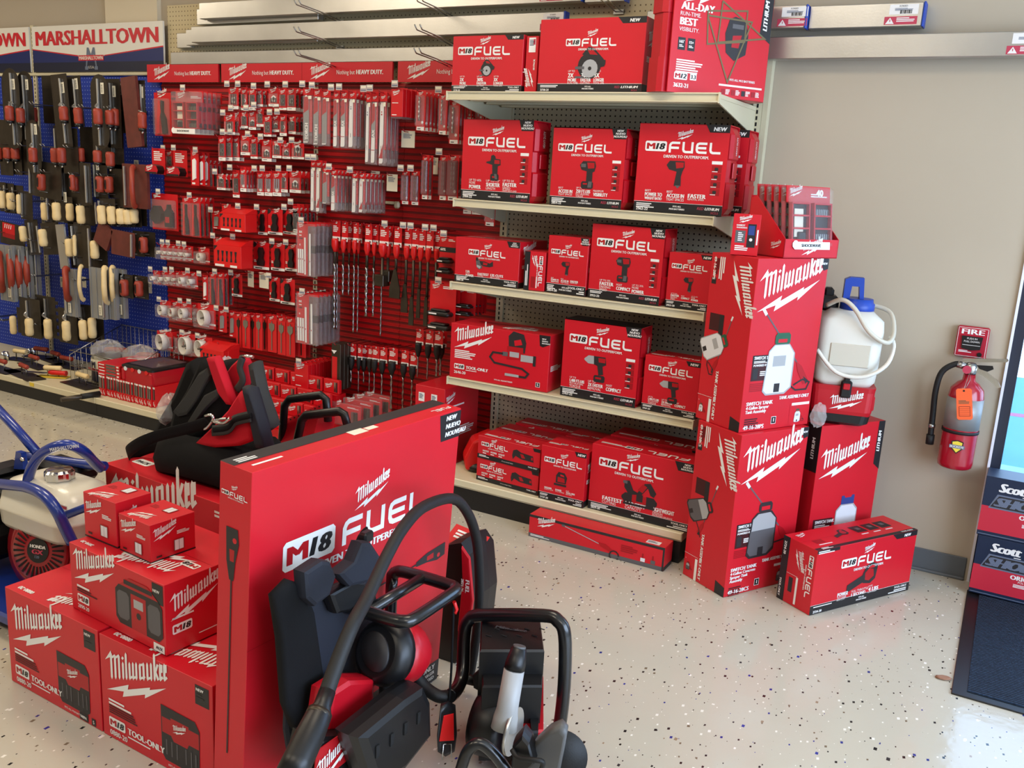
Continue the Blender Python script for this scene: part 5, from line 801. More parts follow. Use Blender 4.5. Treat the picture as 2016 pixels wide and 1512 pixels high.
        if kind == 'clam':
            k = MB(); 
            for x0, x1 in ((-w*.46, -.01), (.01, w*.46)):
                for a in ((x0, x0+.006), (x1-.006, x1)): k.box((a[0], -d*.9, -h*.88), (a[1], -.004, -h*.28), 'case_red')
                for z in (-h*.88, -h*.68, -h*.48, -h*.29): k.box((x0, -d*.9, z), (x1, -.004, z+.006), 'case_red')
                k.box((x0, -.008, -h*.88), (x1, -.004, -h*.28), 'print_black')
            for i in range(9): k.box((.02+i*w*.045, -d*.6, -h*.46), (.026+i*w*.045, -.01, -h*.36), 'steel'); k.box((.02+i*w*.045, -d*.6, -h*.85), (.026+i*w*.045, -.01, -h*.75), 'steel')
            k.box((-w*.36, -d*.5, -h*.8), (-w*.16, -.01, -h*.36), 'paper'); k.box((-w*.3, -d*.8, -h*.86), (-w*.12, -.01, -h*.72), 'black_plastic', .004)
            l_ = MB(); l_.box((-w*.36, -d-.002, -h), (w*.4, -d, -h*.88), 'white'); lf_ = Fr((-w*.36, -d-.002, -h), (1, 0, 0), (0, 0, 1)); l_.text(lf_, w*.1, h*.04, 'SHOCKWAVE', h*.045, 'print_black', 1, bold=.03, fit=w*.45); l_.flat(lf_, rc(-w*.1, 0, w*.14, h*.14, .01), 'white', 1)
            kids = [(k, 'bit_rack'), (l_, 'front_label'), (MB().box((-w*.5, -d, -h*.97), (w*.5, -.004, -h*.02), 'blister', .008), 'blister')]
        else:
            k = MB(); k.box((w*.22, -d*.8, -h*.85), (w*.3, -.004, -h*.3), 'steel'); k.box((w*.32, -d*.8, -h*.85), (w*.4, -.004, -h*.3), 'dark_steel'); kids = [(k, 'blades'), (MB().box((-w*.52, -d, -h*1.02), (w*.52, .004, .005), 'blister', .004), 'blister')]
    elif kind == 'glove':
        card(); c.rect(F, 0, 0, w, h*.1, 'white' if h > .1 else 'print_black', 1); c.bars(F, w*.1, h*.09, w*.7, 1, h*.04, 'print_black', 2); c.flat(F, [(0, h*.78), (0, h), (w*.3, h), (w*.16, h*.84)], 'print_black', 1); logo(c, F, w*.4, h*.86, w*.4); c.bars(F, w*.04, h*.36, w*.18, 2, h*.03, 'white', 2)
        k = MB(); k.prism([(w*.34, h*.14), (w*.7, h*.14), (w*.74, h*.3), (w*.66, h*.42), (w*.72, h*.66), (w*.62, h*.82), (w*.44, h*.82), (w*.36, h*.68), (w*.42, h*.44), (w*.3, h*.28)], Fr((-w/2, -.002, -h), (1, 0, 0), (0, 0, 1)), .014, 'black_plastic')
        kids = [(k, 'cutting_blade')]
    elif kind == 'disp':
        d = .09; c.box((-w/2, -d, -h), (w/2, 0, -h*.22), 'plug_red', .002); c.prism([(0, -h*.22), (-d, -h*.22), (-d*.35, -h*.03), (0, 0)], Fr((-w/2, 0, 0), (0, 1, 0), (0, 0, 1), (1, 0, 0)), w, 'plug_red'); G_ = Fr((-w/2, -d, -h), (1, 0, 0), (0, 0, 1))
        c.rect(G_, w*.04, .002, w*.34, h*.08, 'white', 1); c.rect(G_, w*.6, .002, w*.25, h*.08, 'white', 1); c.flat(G_, [(0, h*.56), (0, h*.74), (w*.14, h*.74)], 'print_black', 1)
        for i in range(5): c.flat(G_, [(w*(.12+i*.16), h*.2), (w*(.2+i*.16), h*.2), (w*(.18+i*.16), h*.36), (w*(.21+i*.16), h*.58), (w*(.12+i*.16), h*.58), (w*(.145+i*.16), h*.36)], 'print_black', 1)
    elif kind == 'snip':
        card('card_red'); logo(c, F, w*.2, h*.88, w*.55); k = MB(); G_ = Fr((-w/2, -.002, -h), (1, 0, 0), (0, 0, 1))
        k.prism([(w*.2, h*.04), (w*.4, h*.06), (w*.42, h*.4), (w*.5, h*.55), (w*.46, h*.8), (w*.36, h*.82), (w*.28, h*.5)], G_, .016, 'plug_red'); k.prism([(w*.56, h*.04), (w*.8, h*.06), (w*.74, h*.4), (w*.58, h*.55), (w*.6, h*.8), (w*.5, h*.82), (w*.46, h*.5)], G_, .014, 'black_plastic'); kids = [(k, 'hand_tool'), (MB().box((-w*.47, -.022, -h*.98), (w*.47, -.002, -h*.14), 'blister', .006), 'blister')]
    elif kind == 'knife':
        card('card_red'); logo(c, F, w*.2, h*.82, w*.55); c.bars(F, w*.12, h*.12, w*.6, 1, h*.05, 'white', 1); k = MB(); k.prism([(w*.25, h*.14), (w*.68, h*.2), (w*.72, h*.68), (w*.55, h*.74), (w*.28, h*.7)], Fr((-w/2, -.002, -h), (1, 0, 0), (0, 0, 1)), .006, 'alu_grey' if not o else 'white'); kids = [(k, 'blade')]
    elif kind == 'tape':
        card('card_red'); c.bars(F, w*.15, h*.92, w*.7, 5, h*.045, 'white', 1); k = MB(); k.prism([(w*.0, h*.02), (w*.85, h*.02), (w*.95, h*.16), (w*.84, h*.32), (w*.5, h*.38), (w*.12, h*.34), (-.03*w, h*.2)], Fr((-w/2, -.002, -h), (1, 0, 0), (0, 0, 1)), .05, 'case_red', 'black_plastic'); logo(k, Fr((-w/2, -.052, -h), (1, 0, 0), (0, 0, 1)), w*.06, h*.12, w*.5, k=1); k.rect(Fr((-w/2, -.052, -h), (1, 0, 0), (0, 0, 1)), 0, h*.02, w*.85, h*.07, 'print_black', 1); kids = [(k, 'tape_measure')]
    elif kind == 'chalk':
        card('card_red'); c.bars(F, w*.08, h*.95, w*.4, 1, h*.03, 'white', 1); logo(c, F, w*.06, h*.86, w*.2); k = MB(); k.prism([(w*.1, h*.28), (w*.26, h*.16), (w*.46, h*.26), (w*.5, h*.46), (w*.36, h*.66), (w*.2, h*.66), (w*.08, h*.46)], Fr((-w/2, -.002, -h), (1, 0, 0), (0, 0, 1)), .03, 'black_plastic'); q = MB(); q.prism([(w*.6, h*.1), (w*.86, h*.1), (w*.86, h*.5), (w*.76, h*.6), (w*.74, h*.72), (w*.7, h*.72), (w*.68, h*.6), (w*.6, h*.52)], Fr((-w/2, -.002, -h), (1, 0, 0), (0, 0, 1)), .025, 'black_plastic'); q.rect(Fr((-w/2, -.027, -h), (1, 0, 0), (0, 0, 1)), w*.63, h*.22, w*.16, h*.16, 'print_red', 1); kids = [(k, 'chalk_reel'), (q, 'chalk_bottle'), (MB().box((-w*.47, -.036, -h*.95), (w*.47, -.002, -h*.16), 'blister', .008), 'blister')]
    elif kind == 'tag':
        c.box((-w/2, -.0006, -h), (w/2, 0, 0), 'paper'); F = Fr((-w/2, -.0006, -h), (1, 0, 0), (0, 0, 1)); c.bars(F, w*.14, h*.86, w*.7, 6, h*.03, 'scott_grey', 1)
    elif kind == 'redbox':
        d = .028; c.box((-w/2, -d, -h), (w/2, 0, -h*.06), 'card_red', .001); c.box((-w/2, -d, -h*1.06), (w/2, 0, -h), 'blister_smoke'); c.box((-w*.3, -.002, -h*.07), (w*.3, 0, 0), 'card_red'); G_ = Fr((-w/2, -d, -h), (1, 0, 0), (0, 0, 1)); logo(c, G_, w*.12, h*.72, w*.6); c.bars(G_, w*.1, h*.5, w*.8, 1, h*.025, 'white', 1); c.rect(G_, w*.1, h*.05, w*.4, h*.03, 'white', 1)
    elif kind in ('drill', 'rod'):
        c.box((-w/2, -.0015, -h), (w/2, 0, 0), 'card_red'); logo(c, F, w*.2, h*.88, w*.5); c.rect(F, w*.1, 0, w*.8, h*.09, 'white', 1); c.bars(F, w*.2, h*.06, w*.5, 1, h*.02, 'print_black', 2); c.flat(F, circ(w*.68, h*.2, w*.13, 8), 'white', 1); k = MB(); n = 1 if kind == 'drill' else 2
        for i in range(n):
            x = -w*.08+i*w*.22; r = w*.1 if kind == 'drill' else w*.06; ring = [[Vector((x+r*(1 if j % 4 < 2 else .55)*math.cos(q*.8+j*PI/4), -.01+r*(1 if j % 4 < 2 else .55)*math.sin(q*.8+j*PI/4), -h*(.16+.6*q/20))) for j in range(8)] for q in range(21)]; k.loft(ring, 'steel', True)
        kids = [(k, 'drill_bit'), (MB().box((-w*.46, -.02, -h*.9), (w*.46, -.002, -h*.12), 'blister_smoke' if kind == 'rod' else 'blister', .005), 'blister')]
    elif kind == 'big':
        d = .02; c.box((-w/2, -.0015, -h), (w/2, 0, 0), 'blister_smoke'); c.box((-w/2, -.004, -h), (w*.05, -.0016, 0), 'card_red'); c.box((-w/2, -.004, -h*.06), (w/2, -.0016, 0), 'card_red'); G_ = Fr((-w/2, -.004, -h), (1, 0, 0), (0, 0, 1)); c.text(G_, w*.1, h*.8, 'BX', h*.04, 'white', 1, bold=.04); c.bars(G_, w*.1, h*.78, w*.2, 1, h*.02, 'white', 1); c.text(G_, w*.08, h*.68, '+44', h*.04, 'print_black', 1, bold=.04); c.text(G_, w*.1, h*.56, '4', h*.04, 'white', 1, bold=.04); logo(c, G_, w*.06, h*.9, w*.3)
        k = MB(); B_ = Fr((-w/2, -.006, -h), (1, 0, 0), (0, 0, 1))
        for i, (x, y0, y1) in enumerate(((.02, .05, .5), (.13, .05, .5), (.24, .05, .5), (.36, .03, .72), (.62, .02, .8))): k.prism([(w*(x+.04), h*y0), (w*(x+.12), h*y0), (w*(x+.1), h*y1), (w*(x+.02), h*y1)], B_, .0015, 'white'); k.bars(Fr((-w/2, -.0075, -h), (1, 0, 0), (0, 0, 1)), w*(x+.05), h*(y0+.3), w*.05, 1, h*.03, 'print_red', 1)
        kids = [(k, 'blades'), (MB().box((-w/2+.002, -d, -h), (w/2, -.004, -h*.02), 'blister', .004), 'blister'), (MB().box((w*.1, -.003, -h*.56), (w*.48, -.0016, -h*.42), 'print_black'), 'band')]
    elif kind == 'strip':
        d = .03; c.box((-w/2, -d, -h), (w/2, 0, 0), 'dark_steel', .002); G_ = Fr((-w/2, -d, -h), (1, 0, 0), (0, 0, 1))
        if not o: c.rect(G_, w*.1, h*.12, w*.55, h*.6, 'card_red', 1); c.rect(G_, w*.1, .004, w*.5, h*.1, 'white', 1); c.flat(G_, [(0, h*.86), (w*.6, h*.86), (w*.3, h*.78)], 'white', 1)
    elif kind == 'batt':
        c.box((-w/2, -.002, -h), (w/2, 0, 0), 'card_red'); logo(c, F, w*.08, h*.84, w*.3); c.bars(F, w*.5, h*.93, w*.4, 2, h*.02, 'white', 1)
        if o: c.rect(F, 0, h*.56, w, h*.14, 'print_black', 1); c.text(F, w*.05, h*.6, '60%', h*.07, 'white', 2, bold=.03)
        for i in range(2):
            k = MB(); z = -h*(.62+.3*i) if not o else -h*(.62+.28*i); k.box((-w*.42, -.05, z-h*.1), (w*.42, -.003, z), 'black_plastic', .008); k.box((-w*.3, -.046, z), (w*.3, -.003, z+h*.05), 'black_plastic', .006); k.rect(Fr((-w*.42, -.05, z-h*.1), (1, 0, 0), (0, 0, 1)), w*.1, h*.04, w*.3, h*.03, 'white', 1); kids.append((k, 'battery'))
    ob = c.obj(name); tag(ob, lab, 'tool packaging')
    for k, nm in kids: child(k, nm, ob)
    return ob
NAMES = dict(bit='bit_pack', saw='saw_blade_pack', hs='hole_saw_pack', spade='spade_bit_pack', sds='masonry_bit', sdb='masonry_bit', bush='bushing_tool', chisel='chisel_pack', clam='bit_set_pack', flatclam='blade_clamshell', glove='multitool_blade_pack', disp='dispenser_box', snip='cutter_pack', knife='knife_blade_pack', tape='tape_measure_pack', chalk='chalk_reel_pack', tag='paper_tag', redbox='accessory_box', drill='drill_bit_pack', rod='drill_bit_pack', big='blade_set_pack', strip='strip_pack', batt='battery_pack')
DESC = dict(bit='red bit card', saw='long saw blade sleeve', hs='white hole saw pack', spade='steel spade bit sleeve', sds='red-capped masonry bit', sdb='black-capped masonry bit', bush='square-headed bushing tool', chisel='dark steel chisel', clam='big clear bit set', flatclam='flat clear blade pack', glove='black multitool blade card', disp='orange-red dispenser carton', snip='red hand tool card', knife='flat grey blade card', tape='tape measure on red card', chalk='chalk reel card', tag='paper tag', redbox='small red box', drill='red drill bit card', rod='slim drill bit pack', big='white blade set', strip='dark blade strip', batt='black battery card')
def hookmesh(L):
    m = MB(); m.tube([(0, 0, 0), (0, -L, 0), (0, -L-.012, .012)], .0024, 'hook_red', 6); return m
hook_protos = {}
def hook(x, z, yf, lab, pt):
    L = round(-yf+.03, 2)
    if L not in hook_protos:
        o = hookmesh(L).obj('display_hook', None, (x, -.004, z)); hook_protos[L] = o
        p = MB(); p.box((-.019, -L-.016, .004), (.019, -L-.014, .036), 'tag_clear'); F = Fr((-.019, -L-.016, .004), (1, 0, 0), (0, 0, 1)); p.rect(F, .003, .018, .032, .010, 'paper', .5); p.rect(F, .003, .005, .032, .006, 'scott_grey', .5)
        hook_protos[L, 1] = p.obj('price_tag', o); tag(o, lab, 'hook', 'red wire display hooks')
        if not pt: c = o.children[0]; bpy.data.objects.remove(c)
        return
    src = hook_protos[L]; c = src.copy(); COL.objects.link(c); c.location = (x, -.004, z); c['label'] = lab
    if pt:
        p = MB(); p.box((-.019, -L-.016, .004), (.019, -L-.014, .036), 'tag_clear'); F = Fr((-.019, -L-.016, .004), (1, 0, 0), (0, 0, 1)); p.rect(F, .003, .018, .032, .010, 'paper', .5); p.rect(F, .003, .005, .032, .006, 'scott_grey', .5); p.obj('price_tag', c)
rnd = random.Random(3)
for row, grp, items in PACKS:
    for i, (kind, x, z, w, h, n, yf, o) in enumerate(items):
        lab = '%s, %s along, %s' % (DESC[kind], ORD[i], row)
        first = mk(kind, max(w, .018), h, o, NAMES[kind], lab); first['group'] = grp; first.location = (x, yf, z)
        if kind == 'tag': first.rotation_euler = (0, 0, rnd.uniform(-.3, .3))
        step = min((-yf-.035)/max(n, 1), .034)
        for k in range(1, n):
            l2 = '%s, %s back on the %s hook, %s' % (DESC[kind], ORD[k], ORD[i], row)
            dup(first, (x+rnd.uniform(-.002, .002), yf+k*step, z+rnd.uniform(-.002, .002)), rnd.uniform(-.03, .03), l2)
        if kind != 'flatclam': hook(x, z-.006, yf, 'red wire hook, %s along, %s' % (ORD[i], row), kind not in ('sds', 'sdb', 'tag', 'spade') and (i*7+len(row)) % 3 != 0)

# ------------------------------------------------------------ trowels on the blue board
# kind, x, top z, width, height, y, [spine, handle x0, x1, y0, y1 (shares of the blade), round, tilt], handle material ; label
TROWELS = [
 ('pool', -3.622, 2.065, 0.186, 0.511, -0.26, [0.6, 0.6, 1.0, 0.47, 0.66, 1.0, 0.0], 'rust_red ; long round-ended steel trowel, first on the topmost row of hooks'),
 ('pool', -3.531, 2.053, 0.162, 0.458, -0.22, [0.45, 0.4, 0.82, 0.52, 0.73, 1.0, 0.0], 'rust_red ; round-ended steel trowel second on the topmost row of hooks'),
 ('pool', -3.416, 1.744, 0.15, 0.351, -0.26, [0.55, 0.68, 1.25, 0.5, 0.77, 1.0, 0.0], 'rust_red ; shorter round-ended trowel hanging lower beside the bare cream post'),
 ('sheet', -3.464, 2.036, 0.128, 0.303, -0.1, [-1.0, -0.5, 0.0, 0.68, 1.0, 0.0, 0.0], 'rust_red ; blued steel trowel hung edge on against the blue board, near the post'),
 ('pool', -3.122, 2.025, 0.157, 0.444, -0.26, [0.62, 0.87, 1.3, 0.46, 0.66, 0.0, 4.0], 'rust_red ; square-ended long steel trowel tilting right on the topmost row'),
 ('pool', -3.041, 2.017, 0.149, 0.307, -0.22, [0.6, 0.92, 1.35, 0.65, 0.98, 0.0, 4.0], 'rust_red ; blue-grey square-ended trowel behind the tilting one, topmost row'),
 ('pool', -2.712, 2.021, 0.16, 0.44, -0.28, [0.48, 0.62, 1.0, 0.46, 0.68, 1.0, 0.0], "rust_red ; long round-ended trowel under the sign's emblem, topmost row"),
 ('pool', -2.664, 2.001, 0.131, 0.407, -0.22, [0.35, 0.5, 0.95, 0.46, 0.68, 0.0, 0.0], 'rust_red ; long trowel with white barcode beside the mahogany board, topmost row'),
 ('pool', -2.662, 1.991, 0.103, 0.306, -0.18, [0.45, 0.45, 1.0, 0.54, 0.88, 0.0, 0.0], 'rust_red ; long trowel mostly hidden by the mahogany board, topmost row'),
 ('board', -2.477, 2.008, 0.131, 0.406, -0.26, [-1.0, 0.0, 0.0, 0.0, 0.0, 0.0, 6.0], 'mahogany ; dark mahogany board hanging askew at the end of the topmost row'),
 ('pool', -2.435, 1.992, 0.117, 0.387, -0.22, [0.75, 1.05, 1.5, 0.48, 0.73, 0.0, 0.0], 'rust_red ; last steel trowel of the topmost row, next to the red panel'),
 ('low', -3.819, 1.742, 0.114, 0.366, -0.2, [-1.0, 0.15, 0.9, 0.5, 0.72, 0.0, 0.0], 'rust_red ; red-handled trowel hanging lowest at the picture edge, second row'),
 ('low', -3.733, 1.731, 0.113, 0.347, -0.19, [-1.0, 0.2, 0.85, 0.49, 0.71, 0.0, 0.0], 'rust_red ; red-handled trowel second from the edge, second row'),
 ('low', -3.66, 1.726, 0.111, 0.339, -0.18, [-1.0, 0.15, 0.9, 0.48, 0.71, 0.0, 0.0], 'rust_red ; red-handled trowel third from the edge, second row'),
 ('low', -3.216, 1.715, 0.114, 0.294, -0.2, [0.05, 0.3, 0.8, 0.48, 0.8, 0.0, 0.0], 'rust_red ; red-handled trowel with white spine in the middle of the second row'),
 ('low', -3.073, 1.702, 0.121, 0.283, -0.24, [-1.0, 0.1, 0.72, 0.44, 0.78, 0.0, 0.0], 'rust_red ; red-handled trowel close beside the white-spined one, second row'),
 ('low', -3.02, 1.716, 0.1, 0.221, -0.16, [-1.0, 0.45, 0.9, 0.6, 1.0, 0.0, 0.0], 'rust_red ; pale red handle peeping out beside the grey strip, second row'),
 ('low', -2.791, 1.734, 0.135, 0.249, -0.22, [0.25, 0.4, 1.0, 0.64, 0.95, 0.0, 0.0], 'rust_red ; red-handled trowel under the round-ended one, second row'),
 ('low', -2.68, 1.72, 0.104, 0.251, -0.2, [0.1, 0.3, 0.85, 0.6, 0.96, 0.0, 0.0], 'rust_red ; last red-handled trowel of the second row, on dark blue'),
 ('square', -3.335, 1.483, 0.33, 0.232, -0.24, [0.04, 0.48, 0.68, 0.33, 0.78, 0.0, -4.0], 'rust_red ; square trowel with barcode and loop handle, first in the third row'),
 ('square', -3.132, 1.479, 0.196, 0.256, -0.2, [0.03, 0.88, 1.12, 0.3, 0.65, 0.0, 0.0], 'rust_red ; square dark trowel in the middle of the third row'),
 ('square', -2.906, 1.493, 0.109, 0.258, -0.26, [0.6, -0.3, 0.05, 0.3, 0.67, 0.0, 0.0], 'rust_red ; narrow dark square trowel seen edge on, third row'),
 ('square', -2.809, 1.498, 0.122, 0.223, -0.22, [0.02, 0.62, 1.12, 0.36, 0.8, 0.0, 0.0], 'rust_red ; square trowel with white label, third row, red handle'),
 ('square', -2.698, 1.494, 0.134, 0.206, -0.2, [-1.0, 0.22, 0.7, 0.36, 0.84, 0.0, 0.0], 'rust_red ; square trowel with red handle beside the large curved handle, third row'),
 ('float', -2.446, 1.505, 0.22, 0.263, -0.26, [0.12, 0.5, 0.82, 0.08, 0.95, 0.0, 0.0], 'rust_red ; brown float with a big curved orange handle, end of the third row'),
 ('wood', -3.88, 1.323, 0.07, 0.191, -0.2, [-1.0, 0.0, 0.75, 0.25, 0.85, 0.0, 0.0], 'wood ; pale wooden trowel handle first at the edge, fourth row'),
 ('wood', -3.822, 1.319, 0.104, 0.194, -0.19, [0.1, 0.1, 0.75, 0.25, 0.85, 0.0, 0.0], 'wood ; pale wooden trowel handle second at the edge, fourth row'),
 ('wood', -3.741, 1.31, 0.114, 0.186, -0.18, [0.1, 0.15, 0.8, 0.25, 0.86, 0.0, 0.0], 'wood ; pale wooden trowel handle third at the edge, fourth row'),
 ('wood', -3.582, 1.278, 0.111, 0.183, -0.22, [0.1, 0.28, 0.55, 0.1, 0.8, 0.0, -3.0], 'wood ; thin wooden handle seen edge on beside a white strap, fourth row'),
 ('wood', -3.412, 1.248, 0.109, 0.169, -0.16, [0.1, 0.3, 0.8, 0.18, 0.86, 0.0, 0.0], 'wood ; greyed wooden trowel handle behind the bright spine, fourth row'),
 ('wood', -3.19, 1.267, 0.157, 0.164, -0.22, [-0.55, 0.15, 0.75, 0.22, 0.92, 0.0, 0.0], 'wood ; wide wooden trowel handle with barcode in the middle of the fourth row'),
 ('wood', -3.118, 1.258, 0.104, 0.158, -0.18, [0.0, 0.25, 0.75, 0.18, 0.88, 0.0, 0.0], 'wood ; shaded wooden trowel handle just beyond the barcode one, fourth row'),
 ('wood', -2.956, 1.258, 0.111, 0.155, -0.22, [1.3, 0.2, 0.75, 0.2, 0.94, 0.0, 3.0], 'wood ; wooden handle beside the long slanting alloy strip, fourth row'),
 ('wood', -2.731, 1.281, 0.126, 0.164, -0.24, [-0.1, 0.25, 0.8, 0.24, 0.94, 0.0, 3.0], 'wood ; bright wooden handle past the slanting strip, fourth row'),
 ('wood', -2.656, 1.285, 0.115, 0.167, -0.22, [0.0, 0.15, 0.75, 0.26, 0.92, 0.0, 3.0], 'wood ; second bright wooden handle past the slanting strip, fourth row'),
 ('wood', -2.601, 1.279, 0.105, 0.16, -0.2, [0.05, 0.15, 0.85, 0.3, 0.9, 0.0, 3.0], 'wood ; third wooden handle past the slanting strip, fourth row'),
 ('wood', -2.56, 1.272, 0.104, 0.151, -0.18, [-1.0, 0.15, 0.8, 0.3, 0.9, 0.0, 3.0], 'wood ; amber wooden handle, last but one in the fourth row'),
 ('wood', -2.524, 1.275, 0.094, 0.144, -0.16, [-1.0, 0.2, 0.8, 0.3, 0.9, 0.0, 0.0], 'wood ; shaded wooden handle closest to the red panel, fourth row'),
 ('pack', -3.795, 1.053, 0.279, 0.155, -0.2, [-1.0, 0.0, 0.0, 0.0, 0.0, 0.0, -5.0], 'carton ; trowel in a red and grey printed sleeve above the grey floats'),
 ('wood', -3.584, 1.089, 0.124, 0.228, -0.2, [0.35, 0.1, 0.5, 0.16, 0.62, 0.0, 6.0], 'wood ; wooden handle beside the red sleeved trowel, fifth row'),
 ('wood', -3.362, 1.085, 0.152, 0.203, -0.22, [-0.3, 0.2, 0.75, 0.18, 0.74, 0.0, 6.0], 'wood ; wooden handle in the middle of the fifth row beside the alloy strip'),
 ('strip', -3.195, 1.091, 0.085, 0.29, -0.26, [-1.0, 0.0, 0.0, 0.0, 0.0, 0.0, 6.0], 'alu ; long bright alloy edge strip slanting above the single grey float'),
 ('wood', -3.095, 1.104, 0.114, 0.286, -0.22, [0.3, 0.2, 0.85, 0.34, 0.74, 0.0, 3.0], 'wood ; wooden handle to one side of the tall dark blade, fifth row'),
 ('wood', -2.998, 1.105, 0.061, 0.223, -0.24, [-1.0, 0.3, 0.7, 0.3, 0.9, 0.0, -2.0], 'wood ; thin pale wooden handle seen edge on, fifth row'),
 ('square', -2.927, 1.104, 0.091, 0.274, -0.26, [0.85, -9.0, -9.0, 0.0, 0.0, 0.0, 0.0], 'rust_red ; tall dark square trowel hanging bare in the fifth row'),
 ('wood', -2.886, 1.054, 0.141, 0.23, -0.2, [-1.0, 0.45, 0.9, 0.18, 0.68, 0.0, 0.0], 'wood ; wooden handle over the mahogany trowel, fifth row'),
 ('board', -2.703, 1.12, 0.136, 0.146, -0.28, [-1.0, 0.0, 0.0, 0.0, 0.0, 0.0, -28.0], 'mahogany ; small mahogany trowel board tilted steeply, fifth row'),
 ('square', -2.548, 1.097, 0.217, 0.154, -0.28, [0.9, -9.0, -9.0, 0.0, 0.0, 0.0, -3.0], 'mahogany ; square mahogany-coloured trowel face with a pale edge, fifth row'),
 ('square', -2.507, 1.099, 0.104, 0.158, -0.2, [-1.0, 0.1, 0.65, 0.2, 0.84, 0.0, 0.0], 'rust_red ; red loop handle first past the mahogany face, fifth row'),
 ('square', -2.429, 1.098, 0.102, 0.154, -0.18, [-1.0, 0.2, 0.75, 0.2, 0.82, 0.0, 0.0], 'rust_red ; red loop handle second past the mahogany face, fifth row'),
 ('darby', -3.777, 0.909, 0.163, 0.386, -0.28, [0.9, 0.1, 0.9, 0.18, 0.78, 0.0, 0.0], 'rust_red ; grey alloy float first at the edge with an arched red handle'),
 ('darby', -3.713, 0.909, 0.116, 0.376, -0.24, [0.9, 0.05, 0.95, 0.18, 0.78, 0.0, 0.0], 'rust_red ; second grey alloy float with an arched red handle'),
 ('darby', -3.678, 0.904, 0.104, 0.362, -0.2, [0.9, -0.05, 0.95, 0.18, 0.79, 0.0, 0.0], 'rust_red ; third grey alloy float with an arched red handle'),
 ('darby', -3.651, 0.897, 0.097, 0.349, -0.16, [0.9, -0.1, 0.95, 0.17, 0.79, 0.0, 0.0], 'rust_red ; fourth grey alloy float with an arched red handle'),
 ('darby', -3.122, 0.807, 0.137, 0.313, -0.26, [0.25, 0.38, 1.05, 0.0, 0.62, 0.0, 0.0], 'rust_red ; single grey alloy float with a red handle beside the cream upright'),
 ('darby', -2.819, 0.844, 0.145, 0.327, -0.28, [0.95, -0.4, 0.0, 0.0, 0.66, 0.0, 0.0], 'wood ; wide grey alloy float with a bowed wooden handle behind it'),
 ('darby', -2.756, 0.847, 0.129, 0.33, -0.24, [0.1, 0.35, 0.95, 0.0, 0.68, 0.0, 0.0], 'wood ; grey alloy float with a shaped wooden handle in front'),
 ('darby', -2.709, 0.843, 0.109, 0.317, -0.2, [-1.0, 0.1, 0.8, -0.02, 0.66, 0.0, 0.0], 'wood ; grey alloy float with a wooden handle next to the red loop handles'),
 ('square', -2.648, 0.816, 0.146, 0.151, -0.2, [0.35, 0.6, 1.05, 0.18, 0.86, 0.0, 0.0], 'rust_red ; dark square trowel with red loop handle at the end of the grey floats'),
 ('square', -2.529, 0.817, 0.144, 0.146, -0.18, [0.3, 0.55, 1.0, 0.18, 0.84, 0.0, 0.0], 'rust_red ; last dark square trowel with red loop handle, paper tag behind'),
 ('steel', -3.567, 0.563, 0.228, 0.272, -0.26, [0.4, 0.6, 0.95, 0.46, 0.9, 0.0, 0.0], 'wood ; black steel trowel with wooden handle, first in the bottom row'),
 ('steel', -3.735, 0.476, 0.094, 0.183, -0.22, [-1.0, 0.1, 0.6, 0.3, 1.0, 0.0, 0.0], 'wood ; wooden handle peeping out at the start of the bottom row'),
 ('steel', -3.43, 0.589, 0.235, 0.284, -0.22, [0.42, 0.6, 1.0, 0.5, 0.98, 0.0, 0.0], 'wood ; notched black steel trowel with wooden handle in the bottom row'),
 ('steel', -3.635, 0.546, 0.104, 0.277, -0.16, [0.3, 0.45, 0.85, 0.45, 0.95, 0.0, 0.0], 'wood ; thin wooden handle squeezed between two black trowels, bottom row'),
 ('steel', -3.192, 0.535, 0.194, 0.237, -0.24, [0.45, 0.6, 0.98, 0.3, 0.86, 0.0, 0.0], 'wood ; brown steel trowel with wooden handle under the single grey float'),
 ('steel', -3.071, 0.572, 0.18, 0.25, -0.2, [0.35, 0.55, 0.95, 0.38, 0.9, 0.0, 3.0], 'wood ; dark steel trowel with shaded wooden handle, bottom row'),
 ('steel', -2.963, 0.542, 0.114, 0.2, -0.18, [-1.0, 0.3, 0.9, 0.2, 0.88, 0.0, 0.0], 'wood ; shaded wooden handle last in the bottom row beside the wire basket'),
]

